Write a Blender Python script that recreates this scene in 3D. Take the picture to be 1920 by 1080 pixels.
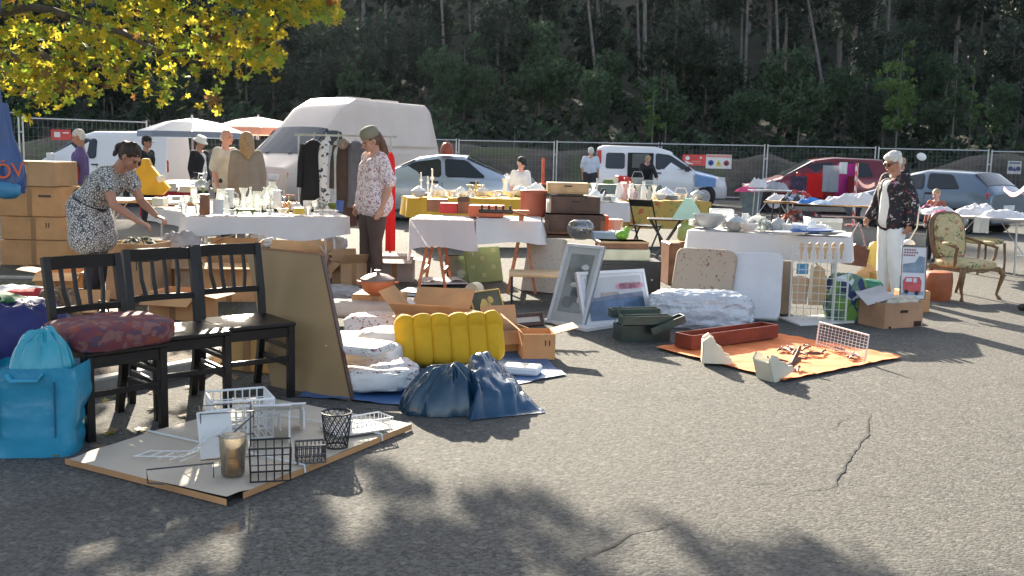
import bpy, math, random
from mathutils import Vector, Matrix, noise, Euler
random.seed(7)
SC = bpy.context.scene; COL = SC.collection
for o in list(bpy.data.objects): bpy.data.objects.remove(o)
R = math.radians; PI = math.pi; sin = math.sin; cos = math.cos
# ---------------------------------------------------------------- camera
F_, CH, ROLL, HY = 1900.0, 1.5, R(1.3), 287.0
PITCH = math.atan((540-HY)/F_)
cam = bpy.data.cameras.new('camera'); camo = bpy.data.objects.new('camera', cam); COL.objects.link(camo)
cam.sensor_width = 36; cam.lens = F_/1920*36; cam.clip_start = .05; cam.clip_end = 2000
camo.matrix_world = Matrix.Translation((0, 0, CH)) @ (Matrix.Rotation(PI/2-PITCH, 4, 'X') @ Matrix.Rotation(ROLL, 4, 'Z'))
SC.camera = camo
# ---------------------------------------------------------------- light
SAZ, SEL = R(14), R(21.5)
S = Vector((-sin(SAZ)*cos(SEL), cos(SAZ)*cos(SEL), sin(SEL)))
w = bpy.data.worlds.new('World'); SC.world = w; w.use_nodes = True
nt = w.node_tree; bg = nt.nodes['Background']; sk = nt.nodes.new('ShaderNodeTexSky')
sk.sky_type = 'NISHITA'; sk.sun_disc = False; sk.sun_elevation = SEL; sk.sun_rotation = -SAZ
sk.air_density = .8; sk.dust_density = 2.5; sk.ozone_density = .3
hs = nt.nodes.new('ShaderNodeHueSaturation'); hs.inputs['Saturation'].default_value = .68; nt.links.new(sk.outputs[0], hs.inputs['Color']); nt.links.new(hs.outputs[0], bg.inputs[0]); bg.inputs[1].default_value = .1
sl = bpy.data.lights.new('sun', 'SUN'); sl.energy = 5; sl.angle = R(.5); sl.color = (1, .89, .72)
so = bpy.data.objects.new('sun', sl); so.rotation_euler = S.to_track_quat('Z', 'Y').to_euler(); so.location = (0, 0, 20); COL.objects.link(so)
vs = SC.view_settings; vs.view_transform = 'Standard'; vs.look = 'None'; vs.gamma = 1; vs.exposure = 1.97
SC.cycles.max_bounces = 6; SC.cycles.transparent_max_bounces = 12; SC.cycles.caustics_reflective = False; SC.cycles.caustics_refractive = False
SC.cycles.sample_clamp_indirect = 4
# ---------------------------------------------------------------- pixel -> place (the photograph's camera model)
def ray(px, py):
    x = px-960; y = py-540; xr = x*cos(ROLL)+y*sin(ROLL); yr = -x*sin(ROLL)+y*cos(ROLL)
    return xr, F_*cos(PITCH)-yr*sin(PITCH), -F_*sin(PITCH)-yr*cos(PITCH)
def G(px, py, z=0.):
    X, Y, Z = ray(px, py); t = (z-CH)/Z; return Vector((X*t, Y*t, z))
def D(px, py, d):
    X, Y, Z = ray(px, py); t = d/Y; return Vector((X*t, d, CH+Z*t))
class Fit:      # footprint and height of a thing whose base edge sits on plane z0
    def __init__(s, x0, x1, yb, yt, z0=0.):
        xm = (x0+x1)/2; c = G(xm, yb, z0); s.p = c; s.Y = c.y
        s.w = (D(x1, yb, c.y)-D(x0, yb, c.y)).length; s.h = D(xm, yt, c.y).z-z0
# ---------------------------------------------------------------- materials
MATS = {}
def _tree(name):
    m = bpy.data.materials.new(name); m.use_nodes = True; MATS[name] = m
    n = m.node_tree.nodes; return m, m.node_tree, n['Principled BSDF']
def rgb(c): return (c[0], c[1], c[2], 1)
def mapr(t, src, a, b, lo=0., hi=1.):
    n = t.nodes.new('ShaderNodeMapRange'); n.inputs[1].default_value = a; n.inputs[2].default_value = b; n.inputs[3].default_value = lo; n.inputs[4].default_value = hi
    t.links.new(src, n.inputs[0]); return n.outputs[0]
def noisen(t, sc, det=3., rough=.55, vec=None):
    n = t.nodes.new('ShaderNodeTexNoise'); n.inputs['Scale'].default_value = sc; n.inputs['Detail'].default_value = det; n.inputs['Roughness'].default_value = rough
    if vec is None:
        c = t.nodes.new('ShaderNodeTexCoord'); vec = c.outputs['Object']
    t.links.new(vec, n.inputs['Vector']); return n.outputs[0]
def mixc(t, fac, a, b, mode='MIX'):
    n = t.nodes.new('ShaderNodeMix'); n.data_type = 'RGBA'; n.blend_type = mode
    for i, x in ((0, fac), (6, a), (7, b)):
        if isinstance(x, (float, int)): n.inputs[i].default_value = x
        elif isinstance(x, (tuple, list)): n.inputs[i].default_value = rgb(x)
        else: t.links.new(x, n.inputs[i])
    return n.outputs[2]
def bump(t, src, b, strength, dist):
    n = t.nodes.new('ShaderNodeBump'); n.inputs['Strength'].default_value = strength; n.inputs['Distance'].default_value = dist
    t.links.new(src, n.inputs['Height']); t.links.new(n.outputs[0], b.inputs['Normal']); return n
def M(name, col, rough=.6, v=.18, vs=5., b=.25, bs=40., bd=.004, metal=0., trans=0., spec=.5, coat=0., alpha=1., sss=0., ior=1.45, tr=0.):
    if name in MATS: return MATS[name]
    m, t, p = _tree(name)
    n1 = noisen(t, vs, 4.)
    c = mixc(t, mapr(t, n1, .3, .7), tuple(x*(1-v) for x in col), tuple(min(1, x*(1+v)) for x in col))
    t.links.new(c, p.inputs['Base Color'])
    p.inputs['Roughness'].default_value = rough; p.inputs['Metallic'].default_value = metal; p.inputs['Specular IOR Level'].default_value = spec
    p.inputs['Transmission Weight'].default_value = trans; p.inputs['Coat Weight'].default_value = coat; p.inputs['Alpha'].default_value = alpha; p.inputs['IOR'].default_value = ior
    if b: bump(t, noisen(t, bs, 3.), p, b, bd)
    if tr:
        tn = t.nodes.new('ShaderNodeBsdfTranslucent'); t.links.new(c, tn.inputs[0]); mx = t.nodes.new('ShaderNodeMixShader'); mx.inputs[0].default_value = tr
        t.links.new(p.outputs[0], mx.inputs[1]); t.links.new(tn.outputs[0], mx.inputs[2]); t.links.new(mx.outputs[0], t.nodes['Material Output'].inputs[0])
    return m
def spots(name, base, cols, scale=20., size=.35, rough=.8, sx=1., seed=0., tr=0., wob=.15):
    """fabric print: scattered motifs of several colours on a plain ground"""
    if name in MATS: return MATS[name]
    m, t, p = _tree(name); c = t.nodes.new('ShaderNodeTexCoord'); cur = base
    for i, k in enumerate(cols):
        mp = t.nodes.new('ShaderNodeMapping'); mp.inputs['Location'].default_value = (seed+i*3.7, i*1.3, i*2.1); mp.inputs['Scale'].default_value = (sx, sx, 1); mp.inputs['Rotation'].default_value = (.3*i, .5*i, .7*i)
        t.links.new(c.outputs['Object'], mp.inputs[0])
        nz = t.nodes.new('ShaderNodeTexNoise'); nz.inputs['Scale'].default_value = scale*1.3; nz.inputs['Detail'].default_value = 2
        t.links.new(mp.outputs[0], nz.inputs['Vector'])
        va = t.nodes.new('ShaderNodeVectorMath'); va.operation = 'MULTIPLY_ADD'; va.inputs[1].default_value = (wob, wob, wob)
        t.links.new(nz.outputs['Color'], va.inputs[0]); t.links.new(mp.outputs[0], va.inputs[2])
        vo = t.nodes.new('ShaderNodeTexVoronoi'); vo.inputs['Scale'].default_value = scale*(1+.25*i); t.links.new(va.outputs[0], vo.inputs['Vector'])
        cur = mixc(t, mapr(t, vo.outputs['Distance'], size, size-.08), cur, k)
    t.links.new(cur, p.inputs['Base Color']); p.inputs['Roughness'].default_value = rough
    bump(t, noisen(t, 30), p, .3, .005)
    return m
def glassm(name, col=(1, 1, 1), rough=.03):
    if name in MATS: return MATS[name]
    m, t, p = _tree(name); g = t.nodes.new('ShaderNodeBsdfGlossy'); tr = t.nodes.new('ShaderNodeBsdfTransparent'); mx = t.nodes.new('ShaderNodeMixShader'); fr = t.nodes.new('ShaderNodeFresnel')
    g.inputs[1].default_value = rough; tr.inputs[0].default_value = rgb(col); fr.inputs[0].default_value = 1.7
    ad = t.nodes.new('ShaderNodeMath'); ad.operation = 'ADD'; ad.inputs[1].default_value = .1; ad.use_clamp = True; t.links.new(fr.outputs[0], ad.inputs[0])
    di = t.nodes.new('ShaderNodeBsdfTranslucent'); di.inputs[0].default_value = (.9, .92, .9, 1); m2 = t.nodes.new('ShaderNodeMixShader'); m2.inputs[0].default_value = .12
    t.links.new(ad.outputs[0], mx.inputs[0]); t.links.new(tr.outputs[0], mx.inputs[1]); t.links.new(g.outputs[0], mx.inputs[2])
    t.links.new(mx.outputs[0], m2.inputs[1]); t.links.new(di.outputs[0], m2.inputs[2]); t.links.new(m2.outputs[0], t.nodes['Material Output'].inputs[0]); return m
# ---------------------------------------------------------------- mesh builder
def rot(ax, a): return Matrix.Rotation(a, 4, ax)
def T(x, y, z): return Matrix.Translation((x, y, z))
class MB:
    def __init__(s): s.v = []; s.f = []; s.mi = []; s.sm = []; s.T = Matrix.Identity(4); s.m = 0
    def add(s, vs, fs, smooth=False):
        n = len(s.v); Tm = s.T
        s.v += [tuple(Tm @ Vector(q)) for q in vs]
        for f in fs: s.f.append(tuple(n+i for i in f)); s.mi.append(s.m); s.sm.append(smooth)
        return s
    def box(s, c, d, r=None, bev=0.):
        x, y, z = d[0]/2, d[1]/2, d[2]/2; old = s.T
        Lm = T(*c)
        if r is not None: Lm = Lm @ (r if isinstance(r, Matrix) else rot('Z', r))
        s.T = old @ Lm
        if bev <= 0:
            vs = [(a*x, b*y, e*z) for a in (-1, 1) for b in (-1, 1) for e in (-1, 1)]
            s.add(vs, [(0, 1, 3, 2), (4, 6, 7, 5), (0, 4, 5, 1), (2, 3, 7, 6), (0, 2, 6, 4), (1, 5, 7, 3)])
        else:
            b = min(bev, x*.49, y*.49, z*.49); vs = []; idx = {}
            for a in (-1, 1):
                for e in (-1, 1):
                    for g in (-1, 1):
                        for k in range(3):
                            p = [a*(x-b), e*(y-b), g*(z-b)]; p[k] = (a*x, e*y, g*z)[k]; idx[(a, e, g, k)] = len(vs); vs.append(tuple(p))
            fs = []
            for k in range(3):
                o1, o2 = [(1, 2), (0, 2), (0, 1)][k]
                for sgn in (-1, 1):
                    q = []
                    for (u, v_) in ((-1, -1), (1, -1), (1, 1), (-1, 1)):
                        key = [0, 0, 0]; key[k] = sgn; key[o1] = u; key[o2] = v_; q.append(idx[tuple(key)+(k,)])
                    if (sgn == -1) ^ (k == 1): q = q[::-1]
                    fs.append(tuple(q))
                    # edges
            for k in range(3):
                o1, o2 = [(1, 2), (0, 2), (0, 1)][k]
                for u in (-1, 1):
                    for v_ in (-1, 1):
                        K = []
                        for sg in (-1, 1):
                            key = [0, 0, 0]; key[k] = sg; key[o1] = u; key[o2] = v_; K.append(tuple(key))
                        fs.append((idx[K[0]+(o1,)], idx[K[1]+(o1,)], idx[K[1]+(o2,)], idx[K[0]+(o2,)]))
            for a in (-1, 1):
                for e in (-1, 1):
                    for g in (-1, 1): fs.append(tuple(idx[(a, e, g, k)] for k in range(3)))
            s.add(vs, fs)
        s.T = old; return s
    def tube(s, pts, r, n=8, cap=True, smooth=True, flat=1.):
        pts = [Vector(p) for p in pts]; rs = r if isinstance(r, (list, tuple)) else [r]*len(pts); vs = []; fs = []
        up = None
        for i, p in enumerate(pts):
            d = (pts[min(i+1, len(pts)-1)]-pts[max(i-1, 0)]); d = d.normalized() if d.length > 1e-9 else Vector((0, 0, 1))
            if up is None: up = Vector((0, 0, 1)) if abs(d.z) < .9 else Vector((1, 0, 0))
            a = d.cross(up); a = a.normalized() if a.length > 1e-6 else d.orthogonal().normalized(); b = a.cross(d).normalized(); up = b
            for k in range(n):
                t = 2*PI*k/n+PI/n; vs.append(tuple(p+a*cos(t)*rs[i]+b*sin(t)*rs[i]*flat))
        for i in range(len(pts)-1):
            for k in range(n):
                k2 = (k+1) % n; fs.append((i*n+k, i*n+k2, (i+1)*n+k2, (i+1)*n+k))
        if cap: fs.append(tuple(range(n))[::-1]); fs.append(tuple((len(pts)-1)*n+k for k in range(n)))
        return s.add(vs, fs, smooth)
    def cyl(s, a, b, r0, r1=None, n=16, smooth=True): return s.tube([a, b], [r0, r0 if r1 is None else r1], n, True, smooth)
    def lathe(s, prof, n=20, c=(0, 0, 0), fn=None, sy=1.):
        vs = []; fs = []
        for (r, z) in prof:
            for k in range(n):
                t = 2*PI*k/n; rr = r*(fn(t, z) if fn else 1); vs.append((c[0]+cos(t)*rr, c[1]+sin(t)*rr*sy, c[2]+z))
        for i in range(len(prof)-1):
            for k in range(n):
                k2 = (k+1) % n; fs.append((i*n+k, i*n+k2, (i+1)*n+k2, (i+1)*n+k))
        if prof[0][0] > 1e-4: fs.append(tuple(range(n))[::-1])
        if prof[-1][0] > 1e-4: fs.append(tuple((len(prof)-1)*n+k for k in range(n)))
        return s.add(vs, fs, True)
    def prism(s, out, y0, y1, smooth=False):   # outline in x,z extruded along y
        n = len(out); vs = [(x, y0, z) for x, z in out]+[(x, y1, z) for x, z in out]
        fs = [tuple(range(n)), tuple(range(n, 2*n))[::-1]]+[(i, i+n, (i+1) % n+n, (i+1) % n) for i in range(n)]
        return s.add(vs, fs, smooth)
    def slab(s, out, z0, z1):                  # outline in x,y extruded along z
        n = len(out); vs = [(x, y, z0) for x, y in out]+[(x, y, z1) for x, y in out]
        return s.add(vs, [tuple(range(n))[::-1], tuple(range(n, 2*n))]+[(i, (i+1) % n, (i+1) % n+n, i+n) for i in range(n)])
    def grid(s, fn, nu, nv, cu=False, smooth=True):
        vs = [tuple(fn(i/(nu if cu else nu-1), j/(nv-1))) for i in range(nu) for j in range(nv)]; fs = []
        for i in range(nu if cu else nu-1):
            i2 = (i+1) % nu
            for j in range(nv-1): fs.append((i*nv+j, i2*nv+j, i2*nv+j+1, i*nv+j+1))
        return s.add(vs, fs, smooth)
    def ell(s, c, r, n=14, m=9, rr=None, fn=None, e=1., smooth=True):
        """(super)ellipsoid"""
        if not isinstance(r, (tuple, list)): r = (r, r, r)
        sg = lambda x: math.copysign(abs(x)**e, x); old = s.T; s.T = old @ T(*c) @ (rr if rr is not None else Matrix.Identity(4))
        vs = []
        for j in range(m+1):
            ph = -PI/2+PI*j/m
            for k in range(n):
                t = 2*PI*k/n; d = Vector((sg(cos(ph))*sg(cos(t)), sg(cos(ph))*sg(sin(t)), sg(sin(ph)))); q = fn(d) if fn else 1.
                vs.append((d.x*r[0]*q, d.y*r[1]*q, d.z*r[2]*q))
        fs = [(j*n+k, j*n+(k+1) % n, (j+1)*n+(k+1) % n, (j+1)*n+k) for j in range(m) for k in range(n)]
        s.add(vs, fs, smooth); s.T = old; return s
    def quad(s, a, b, c, d): return s.add([a, b, c, d], [(0, 1, 2, 3)])
def mesh(mb, mats, name='m'):
    me = bpy.data.meshes.new(name); me.from_pydata(mb.v, [], mb.f)
    for m in (mats if isinstance(mats, (list, tuple)) else [mats]): me.materials.append(m)
    me.polygons.foreach_set('material_index', mb.mi); me.polygons.foreach_set('use_smooth', mb.sm); me.update()
    if any(mb.sm) and not all(mb.sm) or any(mb.sm):
        try: me.set_sharp_from_angle(angle=R(50))
        except Exception: pass
    return me
def xf(o, loc=(0, 0, 0), rz=0., r=None):
    o.location = loc
    if r is not None: o.rotation_euler = r.to_euler() if isinstance(r, Matrix) else r
    else: o.rotation_euler = (0, 0, rz)
def part(name, mb, mats, parent=None, loc=(0, 0, 0), rz=0., r=None, label=None):
    o = bpy.data.objects.new(name, mesh(mb, mats, name)); COL.objects.link(o); o.parent = parent; xf(o, loc, rz, r)
    if label: o['label'] = label
    return o
def tag(o, label, cat, group=None):
    o['label'] = label; o['category'] = cat
    if group: o['group'] = group
    return o
def thing(name, label, cat, loc=(0, 0, 0), rz=0., group=None, r=None):
    o = bpy.data.objects.new(name, None); o.empty_display_size = .1; COL.objects.link(o); xf(o, loc, rz, r); return tag(o, label, cat, group)
def one(name, mb, mats, label, cat, loc=(0, 0, 0), rz=0., group=None, r=None):
    return tag(part(name, mb, mats, None, loc, rz, r), label, cat, group)
def struct(name, mb, mats, kind='structure'):
    o = part(name, mb, mats); o['kind'] = kind; return o
def dup(root, loc=None, rz=None, label=None):
    c = root.copy(); COL.objects.link(c)
    if loc is not None: c.location = loc
    if rz is not None: c.rotation_euler = (0, 0, rz)
    if label: c['label'] = label
    def kids(a, b):
        for ch in list(a.children):
            d = ch.copy(); COL.objects.link(d); d.parent = b; kids(ch, d)
    kids(root, c); return c
def fbm(p, o=3): return noise.fractal(p, .6, 2.1, o)
def nz(x, y=0., z=0.): return noise.noise(Vector((x, y, z)))
ORD = ['leftmost', 'second from left', 'third from left', 'fourth from left', 'fifth from left', 'sixth from left', 'seventh from left', 'eighth from left', 'ninth from left', 'tenth from left', 'eleventh from left', 'twelfth from left', 'thirteenth from left', 'fourteenth from left']
def proj(P):
    X, Y, Z = P[0], P[1], P[2]-CH
    fw = Y*cos(PITCH)-Z*sin(PITCH); dn = -Y*sin(PITCH)-Z*cos(PITCH)
    if fw < .1: return 9999, 9999
    a = X/fw*F_; b = dn/fw*F_; return 960+a*cos(ROLL)-b*sin(ROLL), 540+a*sin(ROLL)+b*cos(ROLL)
# ---------------------------------------------------------------- ground
def asphalt():
    m, t, p = _tree('asphalt'); c = t.nodes.new('ShaderNodeTexCoord').outputs['Object']
    vo = t.nodes.new('ShaderNodeTexVoronoi'); vo.inputs['Scale'].default_value = 70; t.links.new(c, vo.inputs['Vector'])
    v2 = t.nodes.new('ShaderNodeTexVoronoi'); v2.inputs['Scale'].default_value = 42; t.links.new(c, v2.inputs['Vector'])
    sep = t.nodes.new('ShaderNodeSeparateColor'); t.links.new(vo.outputs['Color'], sep.inputs[0])
    s2 = t.nodes.new('ShaderNodeSeparateColor'); t.links.new(v2.outputs['Color'], s2.inputs[0])
    a = mixc(t, mapr(t, sep.outputs[0], 0, 1), (.046, .046, .043), (.14, .137, .125))
    a = mixc(t, mapr(t, s2.outputs[1], .93, .99), a, (.17, .165, .15))
    a = mixc(t, mapr(t, noisen(t, .3, 6, .6), .3, .7, .0, .5), a, (.115, .112, .101))
    a = mixc(t, mapr(t, noisen(t, .9, 6, .7), .54, .72, 0, .35), a, (.034, .035, .036))
    t.links.new(a, p.inputs['Base Color']); p.inputs['Roughness'].default_value = .95; p.inputs['Specular IOR Level'].default_value = .22
    h = t.nodes.new('ShaderNodeMath'); h.operation = 'ADD'; t.links.new(sep.outputs[1], h.inputs[0])
    d = t.nodes.new('ShaderNodeMath'); d.operation = 'MULTIPLY'; d.inputs[1].default_value = -1.2; t.links.new(vo.outputs['Distance'], d.inputs[0]); t.links.new(d.outputs[0], h.inputs[1])
    bump(t, h.outputs[0], p, .42, .006); return m
g = MB(); g.add([(-300, -60, 0), (300, -60, 0), (300, 400, 0), (-300, 400, 0)], [(0, 1, 2, 3)]); struct('ground', g, asphalt())
def ribbon(mb, pts, w, z, jag=.0):
    P = []
    for i in range(len(pts)-1):
        a, b = Vector(pts[i]), Vector(pts[i+1]); n = max(2, int((b-a).length/.05))
        for k in range(n): P.append(a.lerp(b, k/n)+Vector((random.uniform(-1, 1), random.uniform(-1, 1), 0))*jag)
    P.append(Vector(pts[-1])); vs = []
    for i, p in enumerate(P):
        d = (P[min(i+1, len(P)-1)]-P[max(0, i-1)]); d.normalize(); n = Vector((-d.y, d.x, 0)); ww = w*random.uniform(.35, 1)*min(1, .15+min(i, len(P)-1-i)*.12)
        vs += [(p.x+n.x*ww, p.y+n.y*ww, z), (p.x-n.x*ww, p.y-n.y*ww, z)]
    mb.add(vs, [(2*i, 2*i+1, 2*i+3, 2*i+2) for i in range(len(P)-1)])
cr = MB()
for pl in ([(1632, 775), (1626, 815), (1600, 850), (1575, 890), (1568, 910), (1530, 920), (1490, 920)], [(1300, 968), (1240, 990), (1180, 1000), (1150, 1025), (1100, 1045), (1060, 1079)], [(1600, 780), (1578, 790), (1560, 806)], [(1480, 915), (1440, 905), (1380, 912)]):
    ribbon(cr, [G(*q) for q in pl], .007, .004, .008)
struct('ground_crack', cr, M('crack', (.02, .02, .02), .95))
# planting bed with kerb at the left
KP = [G(*q) for q in ((-420, 800), (-150, 790), (20, 770), (170, 740), (290, 716), (372, 700), (405, 680), (380, 655))]
kb = MB()
for i in range(len(KP)-1):
    a, b = KP[i], KP[i+1]; d = (b-a); L = d.length; kb.box(tuple((a+b)/2+Vector((0, 0, .05))), (L*1.0, .1, .1), math.atan2(d.y, d.x), .012)
struct('kerb', kb, M('kerb_stone', (.42, .4, .36), .85, .2, 6, .5, 60))
bed = MB(); bp = [(q.x, q.y+.05) for q in KP[:-1]]+[(-2.2, 8.3), (-3.5, 9.3), (-6.5, 9.3), (-9, 7)]
bed.slab(bp, .004, .03); struct('planting_bed', bed, M('bed_soil', (.09, .07, .05), .95, .5, 5, .9, 30, .02))
gr = MB()
for i in range(9000):
    p = G(random.uniform(-150, 115), random.gauss(553, 8)) if i < 7000 else G(random.uniform(-100, 460), random.uniform(560, 640))
    h = random.uniform(.02, .06); a = random.uniform(0, PI); l = random.uniform(-.02, .02); gr.add([(p.x-cos(a)*.004, p.y-sin(a)*.004, 0), (p.x+cos(a)*.004, p.y+sin(a)*.004, 0), (p.x+l, p.y+l, h)], [(0, 1, 2)])
struct('grass', gr, M('grass_green', (.09, .15, .03), .7, .4, 3, 0, tr=.3), 'stuff')
pv = MB(); a, b = G(-120, 520), G(115, 523); pv.box(tuple((a+b)/2+Vector((0, 0, .012))), ((b-a).length, .09, .024), math.atan2((b-a).y, (b-a).x)); struct('paving_edge', pv, MATS['kerb_stone'])
# ---------------------------------------------------------------- terrain behind the fence
def hz(x, y):
    t = y-36.5
    if t < 0: return -.02
    k = math.exp(-((x+3)/9)**2)
    bank = (1.0+.75*k)*min(1, t/2.5)**.8
    z = bank+max(0, y-42)*.2+max(0, y-70)*.22
    for (mx, my, mh, mr) in ((9.4, 37.5, 1.1, 1.3), (17.5, 37.3, 1.3, 1.8), (20.3, 37.6, 1.0, 1.4), (-17, 38, .7, 3)): z += mh*math.exp(-((x-mx)**2+(y-my)**2)/mr/mr/1.3)
    return z+fbm(Vector((x*.5, y*.5, 0)))*.22*min(1, t)
hl = MB(); hl.grid(lambda u, v: (lambda x, y: (x, y, hz(x, y)))(-90+180*u, 36.2+(v**1.7)*120), 240, 110)
def hillm():
    m, t, p = _tree('hill_soil'); c = t.nodes.new('ShaderNodeTexCoord').outputs['Object']; sp = t.nodes.new('ShaderNodeSeparateXYZ'); t.links.new(c, sp.inputs[0])
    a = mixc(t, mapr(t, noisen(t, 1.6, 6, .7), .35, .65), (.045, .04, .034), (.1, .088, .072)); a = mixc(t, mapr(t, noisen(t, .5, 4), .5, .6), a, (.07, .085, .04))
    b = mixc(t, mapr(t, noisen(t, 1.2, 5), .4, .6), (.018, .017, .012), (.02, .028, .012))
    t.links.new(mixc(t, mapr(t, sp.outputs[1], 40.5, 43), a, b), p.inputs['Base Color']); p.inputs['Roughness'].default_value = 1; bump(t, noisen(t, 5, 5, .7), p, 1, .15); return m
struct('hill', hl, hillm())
# ---------------------------------------------------------------- trees of the forest edge
def leafcloud(mb, blobs, n, size, seed=1, lo=.5):
    rd = random.Random(seed); tot = sum(b[1][0]*b[1][1]*b[1][2] for b in blobs)
    for (c, r) in blobs:
        k = int(n*r[0]*r[1]*r[2]/tot)
        cl = [Vector([rd.gauss(0, 1) for _ in range(3)]).normalized()*rd.uniform(lo, 1) for _ in range(max(3, k//22))]
        for i in range(k):
            q = rd.choice(cl); p = Vector((c[0]+q.x*r[0], c[1]+q.y*r[1], c[2]+q.z*r[2]))+Vector([rd.gauss(0, .13)*min(r) for _ in range(3)])
            a = Vector([rd.gauss(0, 1) for _ in range(3)]).normalized(); b = a.orthogonal().normalized(); e = a.cross(b); s = size*rd.uniform(.5, 1.3)
            mb.add([p-b*s, p+e*s*.45, p+b*s, p-e*s*.45], [(0, 1, 2, 3)])
bark = M('bark', (.11, .095, .08), .95, .4, 7, .9, 18, .03); bark2 = M('pale_bark', (.15, .13, .12), .9, .3, 4, .8, 12, .03)
lf = {'dark': M('leaf_dark', (.02, .036, .021), .75, .5, .7, 0, tr=.16), 'mid': M('leaf_mid', (.038, .075, .033), .7, .5, .9, 0, tr=.2), 'bright': M('leaf_bright', (.08, .15, .035), .6, .35, 1.5, 0, tr=.35)}
def tree_proto(name, H, tr, blobs, n, size, mat, bk, seed, stems=1, lean=.0):
    t = thing(name, '', 'tree'); mb = MB(); rd = random.Random(seed)
    for s_ in range(stems):
        o = Vector((rd.uniform(-.35, .35), rd.uniform(-.2, .2), 0))*(stems > 1); mb.tube([(o.x+lean*H*(k/6)+rd.uniform(-.04, .04), o.y+rd.uniform(-.04, .04), -.4+(H+.4)*k/6) for k in range(7)], [tr*(1-.11*k) for k in range(7)], 8)
    for b in blobs: mb.tube([(lean*H*.7, 0, max(.3, b[0][2]-b[1][2]*1.1)), (b[0][0]*.6, b[0][1]*.6, b[0][2]-b[1][2]*.3), b[0]], [tr*.4, tr*.25, tr*.08], 5)
    part('trunk', mb, bk, t); cb = MB(); leafcloud(cb, blobs, n, size, seed); part('crown', cb, mat, t); return t
protos = [
    tree_proto('pine_tree', 8.4, .17, [((0, 0, 6.4), (1.6, 1.5, 1.3)), ((.7, .3, 7.6), (1.2, 1.2, .8)), ((-.9, 0, 5.2), (.9, .9, .6)), ((.8, -.4, 4.3), (.8, .7, .35))], 3000, .16, lf['dark'], bark2, 3, 1, .02),
    tree_proto('broadleaf_tree', 5.2, .08, [((0, 0, 3.7), (1.5, 1.3, 1.3)), ((.8, 0, 2.6), (1.1, 1, .9)), ((-.9, .2, 2.4), (1.1, 1, 1)), ((0, -.2, 1.3), (1.2, 1, .8))], 3600, .13, lf['dark'], bark, 5, 2),
    tree_proto('broadleaf_tree', 4.2, .06, [((0, 0, 3.1), (1.2, 1, 1.0)), ((.6, 0, 1.9), (1.1, .9, .8)), ((-.7, 0, 1.7), (1, .9, .9))], 3000, .12, lf['mid'], bark, 8, 3)]
FG = 'trees of the forest behind the fence'
ZN = [(0, 'at the far left edge'), (300, 'above the far-left van'), (480, 'above the two parasols'), (650, 'above the large van windscreen'), (850, 'above the large van rear'), (960, 'above the silver saloon'), (1120, 'above the seller in the cap'), (1240, 'above the small van rear'), (1370, 'above the small van bonnet'), (1500, 'just left of the red car'), (1640, 'above the red car'), (1760, 'above the grey-haired woman'), (1860, 'above the grey hatchback'), (9999, 'at the far right edge')]
def zone(x, y):
    px = proj((x, y, 3))[0]
    for lim, nm in ZN:
        if px < lim: return nm
def place_tree(k, x, y, sc, first, label, name=None):
    r = protos[k] if first[k] else dup(protos[k]); first[k] = False
    r.location = (x, y, hz(x, y)-.1); r.rotation_euler = (0, 0, random.uniform(0, 6.28)); r.scale = (sc, sc, sc*random.uniform(.9, 1.12)); r['label'] = label+', '+zone(x, y); r['group'] = FG; return r
first = [True]*3; LB = ['tall pale-stemmed tree', 'dark bushy tree', 'mid-green young tree']; RW = ['at the wood edge', 'just inside the wood', 'low on the slope', 'a third up the slope', 'halfway up the slope', 'high on the slope', 'atop the slope']
for row, (y, n, kinds, sc) in enumerate(((47.5, 22, (1, 2, 2), .72), (53, 22, (1, 2, 1), 1.0), (61, 22, (0, 1, 0), 1.0), (70, 22, (0, 1, 0), 1.1), (81, 24, (0, 0, 1), 1.3), (94, 24, (0, 1, 1), 1.5), (108, 24, (1, 0, 1), 1.9))):
    span = y*.62
    for i in range(n):
        x = -span+2*span*(i+.5)/n+random.uniform(-1, 1); k = random.choice(kinds)
        place_tree(k, x, y+random.uniform(-2.5, 2.5), sc*random.uniform(.8, 1.15), first, LB[k]+' '+RW[row])
SEEN = {}
for o in bpy.data.objects:
    if o.get('group') == FG and o.parent is None: SEEN.setdefault(o['label'], []).append(o)
for l_, os_ in SEEN.items():
    os_.sort(key=lambda o: proj(o.location)[0])
    if len(os_) > 1:
        for i, o in enumerate(os_): o['label'] = l_+', '+(['left one', 'right one'] if len(os_) == 2 else ['left one', 'middle one', 'right one', 'outermost one'])[i]
# undergrowth covering the slope
ug = [MB(), MB()]; rdu = random.Random(5)
for i in range(1500):
    y = 41.5+rdu.random()**1.3*45; x = rdu.uniform(-.62, .62)*y; s_ = rdu.uniform(.5, 1.3)*(1+(y-42)/50); z = hz(x, y); 
    if y < 44 and rdu.random() < .4: continue
    leafcloud(ug[rdu.random() < .35], [((x, y, z+s_*.35), (s_*1.1, s_*.9, s_*.75))], int(46), .15*(1+(y-42)/45), i, .3)
n0 = len(ug[0].v); ug[0].v += ug[1].v; ug[0].f += [tuple(n0+k for k in f) for f in ug[1].f]; ug[0].mi += [1]*len(ug[1].f); ug[0].sm += ug[1].sm
struct('undergrowth', ug[0], [lf['dark'], lf['mid']], 'stuff')
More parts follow.
